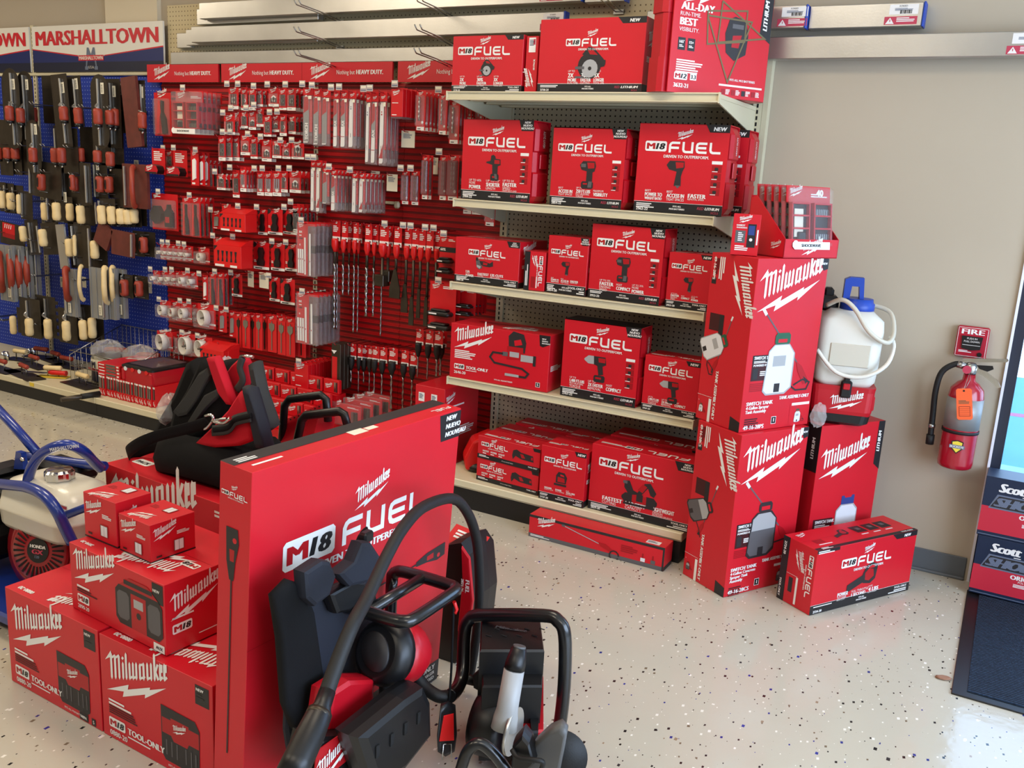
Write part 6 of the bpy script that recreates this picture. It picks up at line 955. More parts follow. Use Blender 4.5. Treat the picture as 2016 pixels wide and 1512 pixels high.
def trowel(kind, x, z, w, h, y, p, ml):
    hm, lab = [s.strip() for s in ml.split(';')]; sp, hx0, hx1, hy0, hy1, rd, tilt = p
    nm = {'pool': 'finishing_trowel', 'low': 'finishing_trowel', 'sheet': 'finishing_trowel', 'board': 'trowel_board', 'square': 'square_trowel', 'float': 'curved_handle_float', 'wood': 'wood_handle_trowel', 'pack': 'sleeved_trowel', 'strip': 'edge_strip', 'darby': 'alloy_float', 'steel': 'black_steel_trowel'}[kind]
    t = thing(nm, lab, 'trowel' if kind != 'strip' else 'strip', (x, y, z), 0, 'masonry tools on the blue board'); t.rotation_euler = (0, R(-tilt), 0)
    bm = {'mahogany': 'mahogany'}.get(hm, 'dark_steel')
    if kind == 'darby': bm = 'alu_grey'
    if kind == 'strip': bm = 'alu'
    if kind == 'float': bm = 'mahogany'
    b = MB(); F = Fr((-w/2, 0, -h), (1, 0, 0), (0, 0, 1)); th = {'board': .02, 'darby': .022, 'float': .02, 'strip': .012}.get(kind, .0025)
    if rd: pts = [(w*.5+w*.5*math.cos(a), h-w*.5+w*.5*math.sin(a)) for a in [PI*i/8 for i in range(9)]] + [(w*.5-w*.5*math.cos(a), w*.5-w*.5*math.sin(a)) for a in [PI*i/8 for i in range(9)]]
    else: pts = rc(0, 0, w, h, .003)
    if kind == 'wood': pts = rc(-w*.12, -h*.02, w*1.16, h*1.04, .003)
    if kind == 'low': pts = rc(-w*.1, 0, w*1.25, h, .003)
    if kind == 'steel' and 'notched' in lab: pts = [(0, 0)]+[q for i in range(6) for q in ((w*.98, h*i/6+.001), (w*.98, h*(i+.5)/6), (w*.86, h*(i+.5)/6), (w*.86, h*(i+1)/6))]+[(0, h)]
    b.prism(pts, F, -th, bm)
    if kind == 'darby':
        for xx in (.12, .5, .88): b.box((-w/2+w*xx-.003, -.006, -h), (-w/2+w*xx+.003, 0, 0), 'alu_grey')
    if kind == 'pack':
        b.rect(Fr((-w/2, 0, -h), (1, 0, 0), (0, 0, 1)), w*.1, h*.5, w*.5, h*.45, 'card_red', 1); b.rect(Fr((-w/2, 0, -h), (1, 0, 0), (0, 0, 1)), w*.1, h*.3, w*.5, h*.2, 'carton_deep', 1)
        for i in range(4): b.flat(Fr((-w/2, 0, -h), (1, 0, 0), (0, 0, 1)), [(w*(.2+i*.08), h*.9), (w*(.23+i*.08), h*.9), (w*(.21+i*.08), h*.72), (w*(.18+i*.08), h*.72)], 'white', 2)
    b.obj('blade' if kind != 'board' else 'board', t)
    if sp > -.9:
        xs = -w/2+sp*w; s_ = MB(); s_.box((xs-.006, -.014, -h*.95), (xs+.006, -.0005, -h*.06), 'alu', .002)
        if hy1 > hy0 >= 0 and kind in ('pool', 'steel'): hc = -w/2+(hx0+hx1)/2*w; s_.tube([(xs, -.012, -h*hy0+.03), (xs+.004, -.03, -h*hy0+.012), (hc, -.05, -h*hy0)], .006, 'alu', 8, sub=3)
        s_.obj('spine', t)
    if hy1 > hy0 and hx0 > -5:
        a, c_ = -w/2+hx0*w, -w/2+hx1*w; r = (c_-a)/2; cx = (a+c_)/2; z0, z1 = -h*hy1, -h*hy0; k = MB(); hand = MB()
        if kind in ('float', 'darby'):
            hand.tube([(cx-r*.8, -.012, z1), (cx-r*.5, -.03, z1-.012), (cx+r*.3, -.055, z1+(z0-z1)*.3), (cx+r*.4, -.06, (z0+z1)/2), (cx+r*.3, -.055, z1+(z0-z1)*.72), (cx-r*.4, -.03, z0+.012), (cx-r*.7, -.012, z0)], [r*.55, r*.45, r*.42, r*.45, r*.42, r*.45, r*.55] if r > .012 else .009, hm, 8, sub=3)
        else:
            yy = -.052 if kind != 'square' else -.045; L = z1-z0; rr = min(r, .028)
            hand.lathe([(rr*.55, 0), (rr*.85, L*.04), (rr, L*.2), (rr*.92, L*.5), (rr, L*.8), (rr*.86, L*.96), (rr*.5, L)], hm, 12, (cx, yy, z0), (0, 0, 1))
            if kind in ('pool', 'low', 'sheet'): hand.lathe([(rr*.8, 0), (rr*.86, .006), (rr*.86, .018)], 'black_plastic', 12, (cx, yy, z0-.012), (0, 0, 1)); hand.lathe([(.006, 0), (.008, .008), (.008, .016)], 'chrome', 8, (cx, yy, z0-.026), (0, 0, 1))
            if kind == 'square': hand.prism(rc(cx-rr*.22, z0+L*.2, rr*.44, L*.6, rr*.15), Fr((0, yy-rr*.97, 0), (1, 0, 0), (0, 0, 1)), .001, 'slot_black')
            if kind in ('square', 'wood'): k.tube([(cx, -.002, z1+.012), (cx-rr*1.6, -.03, z1+.01), (cx, yy, z1-.004)], .003, 'steel', 6); k.tube([(cx, -.002, z0-.012), (cx-rr*1.6, -.03, z0-.01), (cx, yy, z0+.004)], .003, 'steel', 6); k.obj('handle_bracket', t)
        hand.obj('handle', t)
    if 'barcode' in lab or 'label' in lab or kind in ('pool', 'darby') and w > .06:
        F2 = Fr((-w/2, -.0006 if kind != 'darby' else -.0062, -h), (1, 0, 0), (0, 0, 1)); q = MB(); lx = min(.62, sp+.12 if sp > 0 else .5)*w; ly = h*(.74 if kind == 'pool' else .8 if kind != 'darby' else .08); q.rect(F2, lx, ly, .03, .065, 'paper', 1)
        for i in range(7): q.rect(F2, lx+.005, ly+.008+i*.007, .014, .003, 'print_black', 2)
        q.obj('price_label', t)
for a in TROWELS: trowel(*a)
# chrome double prongs on the board
m_ = MB()
for dx in (-.016, .016): m_.tube([(dx, 0, 0), (dx, -.27, -.004), (dx, -.285, .012)], .0032, 'steel', 6)
m_.box((-.022, -.004, -.012), (.022, 0, .012), 'steel'); hp = None
PR = [(-3.987, 0.000, 1.850), (-3.817, 0.000, 1.838), (-3.594, 0.000, 1.841), (-3.378, 0.000, 1.844), (-3.069, 0.000, 1.835), (-2.890, 0.000, 1.831), (-2.655, 0.000, 1.822), (-3.786, 0.000, 1.584), (-3.536, 0.000, 1.582), (-3.294, 0.000, 1.583), (-3.061, 0.000, 1.584), (-3.976, 0.000, 1.424), (-3.579, 0.000, 1.411), (-3.307, 0.000, 1.423), (-3.022, 0.000, 1.416), (-2.749, 0.000, 1.423), (-4.087, 0.000, 1.224), (-3.653, 0.000, 1.214), (-3.271, 0.000, 1.210), (-2.959, 0.000, 1.222), (-3.905, 0.000, 0.988), (-3.508, 0.000, 0.965), (-3.130, 0.000, 0.975), (-4.051, 0.000, 0.730), (-3.473, 0.000, 0.728), (-3.042, 0.000, 0.743), (-4.066, 0.000, 0.369), (-3.884, 0.000, 0.376), (-3.501, 0.000, 0.393)]
for i, (x, y, z) in enumerate(PR):
    lab = 'steel double-pronged hook on the blue pegboard, %s counting along the rows' % ORD[i]
    if hp is None: hp = tag(m_.obj('peg_hook', None, (x, -.001, z)), lab, 'hook', 'steel hooks on the blue board')
    else: dup(hp, (x, -.001, z), None, lab)
for i, (x, y, z) in enumerate(((-3.847, -0.001, 0.728), (-3.575, -0.001, 0.693), (-3.334, -0.001, 0.717), (-2.649, -0.001, 0.995), (-2.666, -0.001, 0.751), (-2.751, -0.001, 1.528))):
    q = MB(); q.box((-.022, 0, -.075), (.022, .0006, 0), 'paper'); q.bars(Fr((-.022, 0, -.075), (1, 0, 0), (0, 0, 1)), .008, .066, .028, 5, .003, 'scott_grey', 1); tag(q.obj('price_tag_card', None, (x, y, z)), ('paper price card %s' % ('hanging behind the fourth arched red handle', 'beside the single grey float, nearer the post', 'beside the bowed wooden handle', 'behind the second red loop handle of the fifth row', 'behind the last red loop handle at the grey floats', 'with a yellow picture above the big orange handle')[i]), 'tag')

# ------------------------------------------------------------ goods on the low base deck
ZD = .1135
def rrect(cx, cy, w, d, z, r, n=4):
    out = []
    for qx, qy, a0 in ((1, 1, 0), (-1, 1, PI/2), (-1, -1, PI), (1, -1, 1.5*PI)):
        for i in range(n+1): a = a0+PI/2*i/n; out.append(Vector((cx+qx*(w/2-r)+r*math.cos(a), cy+qy*(d/2-r)+r*math.sin(a), z)))
    return out
bk = MB(); bk.box((0, 0, 0), (.0215, .2, .125), 'card_red', .0012); F = Fr((0, 0, 0), (1, 0, 0), (0, 0, 1)); bk.rect(F, .002, .112, .0175, .011, 'white', 1); bk.rect(F, .002, .046, .0075, .064, 'steel', 1); bk.rect(F, .0105, .046, .0085, .064, 'pic_dark', 1); bk.rect(F, .004, .012, .004, .022, 'white', 1); bk.rect(F, .012, .006, .004, .014, 'white', 1)
b0 = None; x = -2.505
for i in range(22):
    lab = 'thin red drill set box, %s in the upright row on the base deck' % ORD[i]
    loc = (x, -.532+rnd.uniform(-.006, .006)-(.004 if i > 8 else 0), ZD)
    if b0 is None: b0 = tag(bk.obj('drill_set_box', None, loc), lab, 'box', 'upright drill set boxes')
    else: dup(b0, loc, 0, lab)
    x += .0232 if i != 5 else .0232
fl = MB(); fl.box((0, 0, 0), (.2, .36, .019), 'card_red', .0012); F = Fr((0, 0, 0), (1, 0, 0), (0, 0, 1)); fl.rect(F, .075, .003, .085, .013, 'steel', 1); fl.rect(F, .075, .007, .085, .004, 'pic_dark', 1.5); fl.rect(F, .17, .004, .02, .01, 'white', 1); fl.rect(F, .01, .005, .05, .006, 'white', 1); Rt = Fr((.2, 0, 0), (0, 1, 0), (0, 0, 1)); fl.rect(Rt, .02, .004, .2, .01, 'white', 1); logo(fl, Fr((.2, .36, .019), (-1, 0, 0), (0, -1, 0)), .02, .1, .14)
for i in range(4):
    tag(fl.obj('drill_set_box', None, (-2.508+rnd.uniform(-.004, .004), -.528+rnd.uniform(-.005, .005), ZD+.1258+i*.0196), rnd.uniform(-.02, .02)), 'flat red drill set box, %s from the bottom of its pile' % ORD[i], 'box', 'flat drill set boxes')
tb = MB(); tb.box((0, 0, 0), (.42, .3, .03), 'carton', .001); logo(tb, Fr((.42, .3, .03), (-1, 0, 0), (0, -1, 0)), .05, .05, .3); tag(tb.obj('flat_carton', None, (-2.3, -.3, ZD+.12)), 'wide flat red carton lying behind the small organizer', 'box'); tag(carton(.44, .2, .119).obj('flat_carton', None, (-2.31, -.25, ZD)), 'red carton supporting the flat carton behind the upright drill sets', 'box')
t = thing('parts_organizer', 'small red organizer case with clear black-rimmed lid on the drill set boxes', 'organizer', (-2.27, -.54, ZD+.1262), R(-1))
o_ = MB(); o_.loft([rrect(.135, .15, .25, .29, 0, .02), rrect(.135, .15, .27, .3, .05, .02), rrect(.135, .15, .275, .305, .088, .02)], 'case_red', False)
for i in range(4): o_.lathe([(.013, 0), (.013, .006)], 'plug_red' if i % 2 else 'pic_white', 10, (.04+i*.062, -.002, .08), (0, -1, 0))
for xx in (.012, .255): o_.box((xx-.012, -.006, .01), (xx+.012, .02, .075), 'case_red', .004)
o_.obj('bin', t); l_ = MB(); l_.loft([rrect(.135, .15, .283, .313, .088, .02), rrect(.135, .15, .283, .313, .098, .02), rrect(.135, .15, .25, .28, .106, .02)], 'black_plastic', False); l_.obj('lid', t); MB().box((.03, .03, .1055), (.24, .27, .1075), 'blister_smoke').obj('lid_window', t)
# wire basket with bagged tools
t = thing('wire_basket', 'steel wire basket holding plastic-bagged tools on the base deck', 'basket', (-2.74, -.3, ZD)); w_ = MB(); x0, x1, y0, y1, zb, zt, zf = -.19, .40, -.12, .28, .004, .32, .17
for z in (.004, .1, .2): w_.tube([(x0, y0, z), (x1, y0, z), (x1, y1, z), (x0, y1, z)], .003, 'steel', 5, closed=True)
w_.tube([(x0, y1, zt), (x1, y1, zt)], .003, 'steel', 5); w_.tube([(x0, y0, zf), (x0, y1, zt)], .003, 'steel', 5); w_.tube([(x1, y0, zf), (x1, y1, zt)], .003, 'steel', 5)
for i in range(15): xx = x0+(x1-x0)*i/14; w_.tube([(xx, y0, zf), (xx, y0, .004), (xx, y1, .004), (xx, y1, zt)], .002, 'steel', 4)
for i in range(1, 10): yy = y0+(y1-y0)*i/10; w_.tube([(x0, yy, zf+(zt-zf)*i/10), (x0, yy, .004), (x1, yy, .004), (x1, yy, zf+(zt-zf)*i/10)], .002, 'steel', 4)
w_.obj('wire_frame', t)
def drum(loc, lab):
    t = thing('tool_bundle', lab, 'packaged tool', loc, R(-8)); m = MB(); A = [PI*(1.05+.9*i/12) for i in range(13)]
    for z0, z1, mm in ((0, .085, 'sign_blue_dark'), (.085, .145, 'paper')):
        m.add([(.11*math.cos(a), .07*math.sin(a), z) for z in (z0, z1) for a in A], [(i, i+1, i+14, i+13) for i in range(12)], mm, True)
    m.box((-.1, -.02, 0), (.1, .0, .145), 'paper'); F = Fr((-.06, -.0712, 0), (1, 0, 0), (0, 0, 1)); m.text(F, .05, .09, 'M', .04, 'sign_blue_dark', 2, bold=.05, al='C', fit=.06); m.text(F, .05, .072, 'MARSHALLTOWN', .014, 'sign_red', 4, bold=.02, al='C', fit=.12); m.obj('wrap_card', t)
    q = MB(); q.box((-.1, -.018, .145), (.1, .14, .16), 'dark_steel', .004); q.tube([(-.09, .06, .17), (.0, .03, .2), (.1, .1, .2)], .016, 'rust_red', 8, sub=3); q.obj('trowel', t)
    c_ = MB(); ring = []
    for k, (s_, z) in enumerate(((.75, .14), (1.05, .16), (1.1, .2), (.8, .235), (.3, .25))): ring.append([Vector((.125*s_*math.cos(a)*(1+.12*math.sin(a*5+k)), .03+.085*s_*math.sin(a)*(1+.14*math.cos(a*4+k*2)), z+.012*math.sin(a*6+k))) for a in [2*PI*i/18 for i in range(18)]])
    c_.loft(ring, 'bag_clear', False); c_.obj('plastic_bag', t)
drum((-2.75, -.30, ZD+.012), 'bagged trowel set with white and navy wrap card, nearer the lying trowels'); drum((-2.48, -.27, ZD+.012), 'bagged trowel set with wrap card, behind the red drill set boxes')
# tools lying on the deck
def lying(lab, loc, rz, L, wd, hm, bm='dark_steel', hl=.12, hr=.016, nm='lying_trowel', tilt=0):
    t = thing(nm, lab, 'trowel', loc, R(rz), 'trowels lying on the base deck'); t.rotation_euler = (tilt, 0, R(rz)); b = MB(); b.prism(rc(-L/2, -wd/2, L, wd, .004), Fr((0, 0, 0), (1, 0, 0), (0, 1, 0)), .003, bm); b.obj('blade', t)
    k = MB(); k.tube([(-hl*.3, 0, .003), (-hl*.3, 0, .05), (0, 0, .055)], .004, 'steel', 6); k.tube([(hl*.3, 0, .003), (hl*.3, 0, .05)], .004, 'steel', 6); k.obj('handle_bracket', t)
    h_ = MB(); h_.lathe([(hr*.6, -hl/2), (hr, -hl*.42), (hr*.9, 0), (hr, hl*.42), (hr*.6, hl/2)], hm, 10, (0, 0, .06), (1, 0, 0)); h_.obj('handle', t); return t
lying('dark lying trowel with a rust-red handle and paper label near the deck edge', (-3.267, -0.520, 0.115), -12, .4, .12, 'rust_red'); lying('lying float with pale wooden handle beside the drill set boxes', (-2.780, -0.444, 0.115), -6, .3, .14, 'wood', hl=.13, hr=.018)
lying('small brass edger with pale wooden handle on the deck', (-3.090, -0.435, 0.115), 28, .2, .07, 'wood', 'yellow', .12, .017); lying('lying trowel with short wooden handle at the back of the deck', (-3.706, -0.265, 0.115), 12, .22, .1, 'wood', hl=.11)
lying('red-handled lying trowel just behind the labelled one', (-3.467, -0.317, 0.115), -8, .3, .1, 'rust_red'); lying('red-handled lying trowel close to the cream upright', (-3.485, -0.146, 0.115), -10, .26, .1, 'rust_red'); lying('red-handled lying trowel nearest the bagged trowel set', (-3.293, -0.194, 0.115), 4, .26, .1, 'rust_red'); lying('dark red-handled lying trowel at the very back under the pegboard', (-3.685, -0.119, 0.115), 14, .26, .1, 'rust_red')
lying('lying trowel with rust-red handle cut by the picture edge', (-3.498, -0.527, 0.115), -4, .3, .12, 'rust_red')
t = thing('margin_trowel', 'pointed trowel with a bright red and black grip lying on the deck', 'trowel', (-3.140, -0.461, 0.125), R(24)); MB().lathe([(.012, 0), (.016, .02), (.015, .1), (.018, .12)], 'plug_red', 10, (.03, 0, .02), (1, 0, 0)).obj('grip', t); MB().prism([(-.16, 0), (-.1, -.02), (0, -.015), (.03, 0), (0, .015), (-.1, .02)], Fr((0, 0, .012), (1, 0, 0), (0, 1, 0)), .003, 'steel').obj('blade', t)
for i, p in enumerate(((-3.782, -0.139, 0.115), (-3.779, -0.337, 0.115))):
    m_ = MB(); [m_.lathe([(.008, 0), (.014, .02), (.016, .045), (.009, .06)], 'chrome', 10, (dx, dy, 0), (ax, 0, 1)) for dx, dy, ax in ((0, 0, .2), (.03, .01, -.2), (.015, -.02, .1))]; tag(m_.obj('clamp_fitting', None, p), 'bright chrome clamp fitting ' + ('beside the wooden handle at the back of the deck', 'lying at the picture edge on the deck')[i], 'fitting')
m_ = MB(); m_.tube([(-2.491, -0.795, 0.130), (-2.467, -0.679, 0.131), (-2.450, -0.567, 0.132)], .015, 'dark_steel', 10); m_.tube([(-2.467, -0.679, 0.131), (-2.450, -0.567, 0.132)], .018, 'black_rubber', 10); tag(m_.obj('threaded_pipe', None), 'dark pipe lying across the deck with its end jutting over the edge', 'pipe')
mb = carton(.175, .32, .41); F, Rt, Lt, T, Tb = faces(.175, .32, .41)
for xx in (.02, .095): mb.rect(F, xx, .33, .035, .045, 'white', 1); mb.bars(F, xx+.004, .37, .026, 5, .003, 'scott_grey', 2); logo(mb, F, xx, .28, .05)
logo(mb, Rt, .01, .33, .08); mb.bars(Rt, .05, .32, .2, 1, .008, 'white', 1); mb.rect(Rt, .06, .25, .06, .03, 'paper', 1); mb.bars(Rt, .14, .2, .15, 5, .006, 'white', 1); place(mb, 'shipping_carton', 'tall red carton with two white barcode labels beside the grease gun shelf', (-.222, -.42, ZD), 0)
# tiered rows of small packs
tr_ = thing('tiered_tray', 'red tiered counter tray carrying rows of small red packs', 'display tray', (-1.12, -.42, ZD)); m_ = MB()
for k in range(4): m_.box((-.3, -.13+k*.08, 0), (.3, -.05+k*.08, .05+k*.06), 'display_red')
m_.obj('tray_steps', tr_); p0 = None
sp_ = MB(); sp_.box((-.055, -.012, 0), (.055, .012, .075), 'card_red', .002); logo(sp_, Fr((-.055, -.012, 0), (1, 0, 0), (0, 0, 1)), .012, .025, .05); sp_.rect(Fr((-.055, -.012, 0), (1, 0, 0), (0, 0, 1)), .076, .008, .012, .055, 'steel', 1); sp_.rect(Fr((-.055, -.012, 0), (1, 0, 0), (0, 0, 1)), .09, .008, .01, .055, 'pic_dark', 1)
for k in range(4):
    for i in range(5):
        lab = 'small red blade pack, %s on the %s step of the tiered tray' % (ORD[i], ORD[k]); loc = (-1.12-.24+i*.12, -.42-.09+k*.08, ZD+.051+k*.06)
        if p0 is None: p0 = tag(sp_.obj('blade_pack', None, loc), lab, 'tool packaging', 'small packs on the tiered tray')
        else: dup(p0, loc, rnd.uniform(-.08, .08), lab)

# ------------------------------------------------------------ on the box tower
BX, BY = 1.474, -.728; cu, sn = math.cos(R(60)), math.sin(R(60)); ZT = 1.3165
def onB(a, b, z=ZT): return (BX+cu*a-sn*b, BY+sn*a+cu*b, z)
t = thing('bit_set_tray', 'red counter display tray of clear bit sets on top of the box tower', 'display tray', onB(.125, .0), R(58)); W_, D_ = .28, .2; m_ = MB()
m_.box((0, 0, 0), (W_, D_, .004), 'carton'); m_.box((0, 0, 0), (W_, .003, .07), 'carton')
for xx in (0, W_-.003): m_.prism([(0, 0), (D_, 0), (D_, .21), (D_-.03, .22), (0, .07)], Fr((xx, 0, 0), (0, 1, 0), (0, 0, 1), (1, 0, 0)), .003, 'carton')
m_.box((0, D_-.003, 0), (W_, D_, .22), 'carton'); logo(m_, Fr((0, 0, 0), (1, 0, 0), (0, 0, 1)), .09, .012, .1); logo(m_, Fr((0, D_, 0), (0, -1, 0), (0, 0, 1)), D_-.07, .03, .05); m_.obj('tray', t)
for i in range(5):
    q = mk('clam', .225, .235, 9, 'bit_set_pack', 'clear and red bit set, %s from the front in the counter tray' % ORD[i]); q['group'] = 'bit sets in the counter tray'; a, b = .267, .05+i*.036; q.location = onB(a, b, ZT+.262); q.rotation_euler = (R(-8), 0, R(58))
    F = Fr((-.117, -.003, -.235), (1, 0, 0), (0, 0, 1)); n_ = MB(); n_.text(F, .155, .2, '40', .024, 'white', 2, bold=.03); n_.obj('count_mark', q)
mb = carton(.098, .05, .15); F, Rt, Lt, T, Tb = faces(.098, .05, .15); logo(mb, F, .02, .118, .045); mb.rect(F, .055, .03, .03, .085, 'print_black', 1); mb.rect(F, .058, .075, .022, .034, 'pic_blue', 2); mb.flat(F, circ(.069, .058, .006, 8), 'white', 2); mb.rect(F, .012, .045, .036, .045, 'pic_grey', 1); mb.bars(F, .022, .086, .02, 5, .004, 'pic_white', 2); mb.text(F, .014, .106, 'EASIEST', .006, 'white', 2, bold=.03); mb.text(F, .014, .098, 'MEASUREMENTS', .005, 'white', 2, bold=.03, fit=.038); mb.bars(F, .014, .038, .05, 3, .004, 'white', 2); mb.rect(F, .089, .04, .005, .055, 'white', 2); mb.rect(Lt, .008, .1, .03, .026, 'pic_white', 1); mb.rect(Lt, .014, .104, .018, .016, 'tan_board', 2); mb.rect(Lt, .008, .03, .03, .03, 'pic_grey', 1); mb.bars(Lt, .008, .095, .03, 4, .005, 'white', 1); logo(mb, Lt, .01, .13, .025)
place(mb, 'distance_meter_box', 'small red boxed distance meter standing beside the counter tray', (1.354, -0.678, 1.317), 14)

# ------------------------------------------------------------ backpack sprayer
t = thing('backpack_sprayer', 'white tank backpack sprayer with blue cap and red battery base', 'sprayer', (1.742, -.225, .6575), R(14))
b = MB(); b.loft([rrect(0, 0, .19, .17, .0, .03), rrect(0, 0, .225, .2, .012, .035), rrect(0, 0, .235, .205, .045, .035)], 'black_plastic', False); b.obj('skid', t)
b = MB(); b.loft([rrect(0, 0, .23, .2, .04, .03), rrect(0, 0, .24, .21, .06, .03), rrect(0, 0, .245, .21, .14, .03), rrect(0, 0, .25, .215, .16, .03)], 'case_red', False); b.box((.118, -.05, .06), (.13, .05, .12), 'case_red', .004); logo(b, Fr((-.12, -.1055, .06), (1, 0, 0), (0, 0, 1)), .075, .004, .12, 'white', 2); b.obj('battery_base', t)
b = MB(); b.loft([rrect(0, 0, .2, .18, .155, .04), rrect(0, 0, .235, .2, .18, .04), rrect(0, 0, .245, .205, .25, .04), rrect(0, 0, .25, .21, .38, .045), rrect(0, .005, .245, .2, .42, .05), rrect(.0, .01, .16, .14, .455, .05)], 'tank_plastic', True); b.obj('tank', t)
b = MB(); b.loft([rrect(0, 0, .19, .012, .25, .005), rrect(0, 0, .19, .012, .33, .005)], 'tank_plastic_fill'); b.box((-.07, -.108, .24), (.08, -.101, .33), 'tank_plastic_fill', .003); b.obj('tank_panel', t)
b = MB(); b.lathe([(.062, .45), (.066, .455), (.066, .48), (.06, .486), (.058, .5)], 'cap_blue', 20, (.02, .01, 0)); b.prism([(-.05, 0), (-.05, .075), (-.03, .085), (.02, .085), (.028, .0), (.012, 0), (.006, .05), (-.022, .05), (-.026, 0)], Fr((.01, -.02, .498), (1, 0, 0), (0, 0, 1)), -.05, 'cap_blue'); b.obj('cap', t)
b = MB(); b.box((-.12, .0, .44), (-.05, .09, .5), 'black_plastic', .012); b.box((-.11, .04, .48), (-.07, .09, .53), 'black_plastic', .01); b.obj('strap_mount', t)
b = MB(); b.box((-.012, -.118, .115), (.03, -.1, .185), 'black_plastic', .006); b.box((-.004, -.124, .15), (.022, -.114, .175), 'case_red', .003); b.box((-.002, -.112, .18), (.02, -.1, .21), 'black_plastic', .004); b.obj('latch', t)
b = MB(); pts = [(-.1, -.06, .47), (-.05, -.1, .5), (.0, -.12, .47), (.06, -.135, .39), (.13, -.12, .35), (.16, -.06, .38), (.15, .02, .45), (.09, .06, .47), (.04, .05, .47)]; b.tube(pts, .009, 'tank_plastic_fill', 8, sub=5); b.tube([(.15, -.06, .37), (.165, -.08, .33), (.14, -.12, .26), (.06, -.135, .21), (-.04, -.135, .22), (-.12, -.125, .3)], .008, 'tank_plastic', 8, sub=5); b.obj('hose', t)
# clear bag crumpled between the cartons
def crumple(name, lab, c, rx, ry, rz_, seed, par=None):
    m = MB(); rg = random.Random(seed); ring = []
    for k in range(7):
        ph = PI*(k+.4)/7.4; ring.append([Vector((c[0]+rx*math.sin(ph)*math.cos(a)*rg.uniform(.75, 1.2), c[1]+ry*math.sin(ph)*math.sin(a)*rg.uniform(.75, 1.2), c[2]+rz_*math.cos(ph)+rg.uniform(-.12, .12)*rz_)) for a in [2*PI*i/12 for i in range(12)]])
    m.loft(ring, 'bag_clear', False); return tag(m.obj(name), lab, 'bag')
crumple('plastic_bag', 'crumpled clear plastic bag hanging between the box tower and the sprayer', (1.700, -0.400, 0.701), .03, .02, .05, 4)

# ------------------------------------------------------------ wall: alarm, extinguisher
x, y, z = (2.180, 0.036, 1.008); t = thing('fire_alarm_pull', 'red fire alarm pull station lettered in white on the beige wall', 'fire alarm', (x, y, z)); b = MB(); b.box((-.058, -.035, -.062), (.058, 0, .062), 'alarm_red', .006); F = Fr((-.058, -.035, -.062), (1, 0, 0), (0, 0, 1))
for q in ((.004, .004, .108, .0016), (.004, .1184, .108, .0016), (.004, .004, .0016, .116), (.1104, .004, .0016, .116)): b.rect(F, *q, 'white', 1)
b.text(F, .058, .094, 'FIRE', .02, 'white', 1, bold=.02, al='C', fit=.084); b.bars(F, .015, .03, .05, 2, .003, 'white', 1); b.lathe([(.009, 0), (.009, .003)], 'black_plastic', 12, (.034, -.035, -.046), (0, -1, 0)); b.obj('housing', t)
b = MB(); b.prism([(.024, .036), (.058, .03), (.092, .036), (.096, .086), (.02, .086)], F, .008, 'black_plastic'); G_ = Fr((-.058, -.043, -.062), (1, 0, 0), (0, 0, 1)); b.text(G_, .058, .074, 'PUSH IN', .007, 'white', 1, al='C'); b.text(G_, .058, .062, 'PULL DOWN', .007, 'white', 1, al='C', fit=.056); b.rect(G_, .026, .05, .064, .0015, 'white', 1); b.obj('handle', t)
x, y, z = (2.194, -0.090, 0.504); t = thing('fire_extinguisher', 'red fire extinguisher with an orange tag hanging on the beige wall', 'fire extinguisher', (x, -.055, z)); rC = .066
b = MB(); b.lathe([(rC*.86, 0), (rC*.97, .006), (rC, .02), (rC, .29), (rC*.92, .325), (rC*.6, .35), (.024, .36), (.022, .385)], 'extinguisher_red', 28); b.obj('cylinder', t)
b = MB(); b.lathe([(rC+.0008, .165), (rC+.0008, .29)], 'alu_grey', 28); b.obj('instruction_label', t); b = MB(); b.lathe([(rC+.003, .148), (rC+.003, .16)], 'black_rubber', 28); b.box((-.05, .03, .13), (.05, .088, .18), 'black_metal'); b.obj('bracket_strap', t)
b = MB(); S_ = Fr((-.026, -rC-.0012, .07), (1, 0, 0), (0, 0, 1)); b.flat(S_, [(.004, .05), (.026, .056), (.048, .05), (.046, .02), (.026, .0), (.006, .02)], 'print_black', 1); b.flat(S_, [(.008, .047), (.026, .052), (.044, .047), (.042, .022), (.026, .005), (.01, .022)], 'shield_yellow', 2); b.rect(S_, -.002, .022, .056, .014, 'scott_grey', 3); b.text(S_, .026, .025, 'BUCKEYE', .008, 'white', 4, bold=.02, al='C', fit=.05); b.obj('shield_badge', t)
b = MB(); b.lathe([(.02, .385), (.024, .395), (.024, .42), (.016, .43)], 'steel', 14); b.lathe([(.016, 0), (.016, .012)], 'warn_red', 14, (-.012, -.02, .405), (0, -1, 0)); b.obj('valve', t)
b = MB(); b.prism([(-.03, .43), (.12, .452), (.125, .458), (.12, .464), (-.035, .446)], Fr((0, .008, 0), (1, 0, 0), (0, 0, 1)), .018, 'chrome'); b.prism([(-.01, .425), (.03, .422), (.1, .375), (.115, .35), (.105, .345), (.05, .385), (.0, .405)], Fr((0, .008, 0), (1, 0, 0), (0, 0, 1)), .016, 'chrome'); b.prism([(.02, .425), (.075, .43), (.08, .418), (.06, .405), (.03, .412)], Fr((0, -.002, 0), (1, 0, 0), (0, 0, 1)), .008, 'black_plastic'); b.obj('lever', t)
b = MB(); b.tube([(-.02, -.01, .415), (-.055, -.012, .42), (-.1, -.01, .38), (-.112, -.005, .3), (-.108, 0, .2), (-.104, .0, .11)], .0115, 'black_rubber', 10, sub=5); b.tube([(-.104, 0, .115), (-.103, 0, .075)], .016, 'black_rubber', 10); b.tube([(-.02, -.01, .415), (-.05, -.012, .42)], .014, 'steel', 10); b.tube([(-.106, 0, .16), (-.106, 0, .145)], .0145, 'steel', 10); b.obj('hose', t)
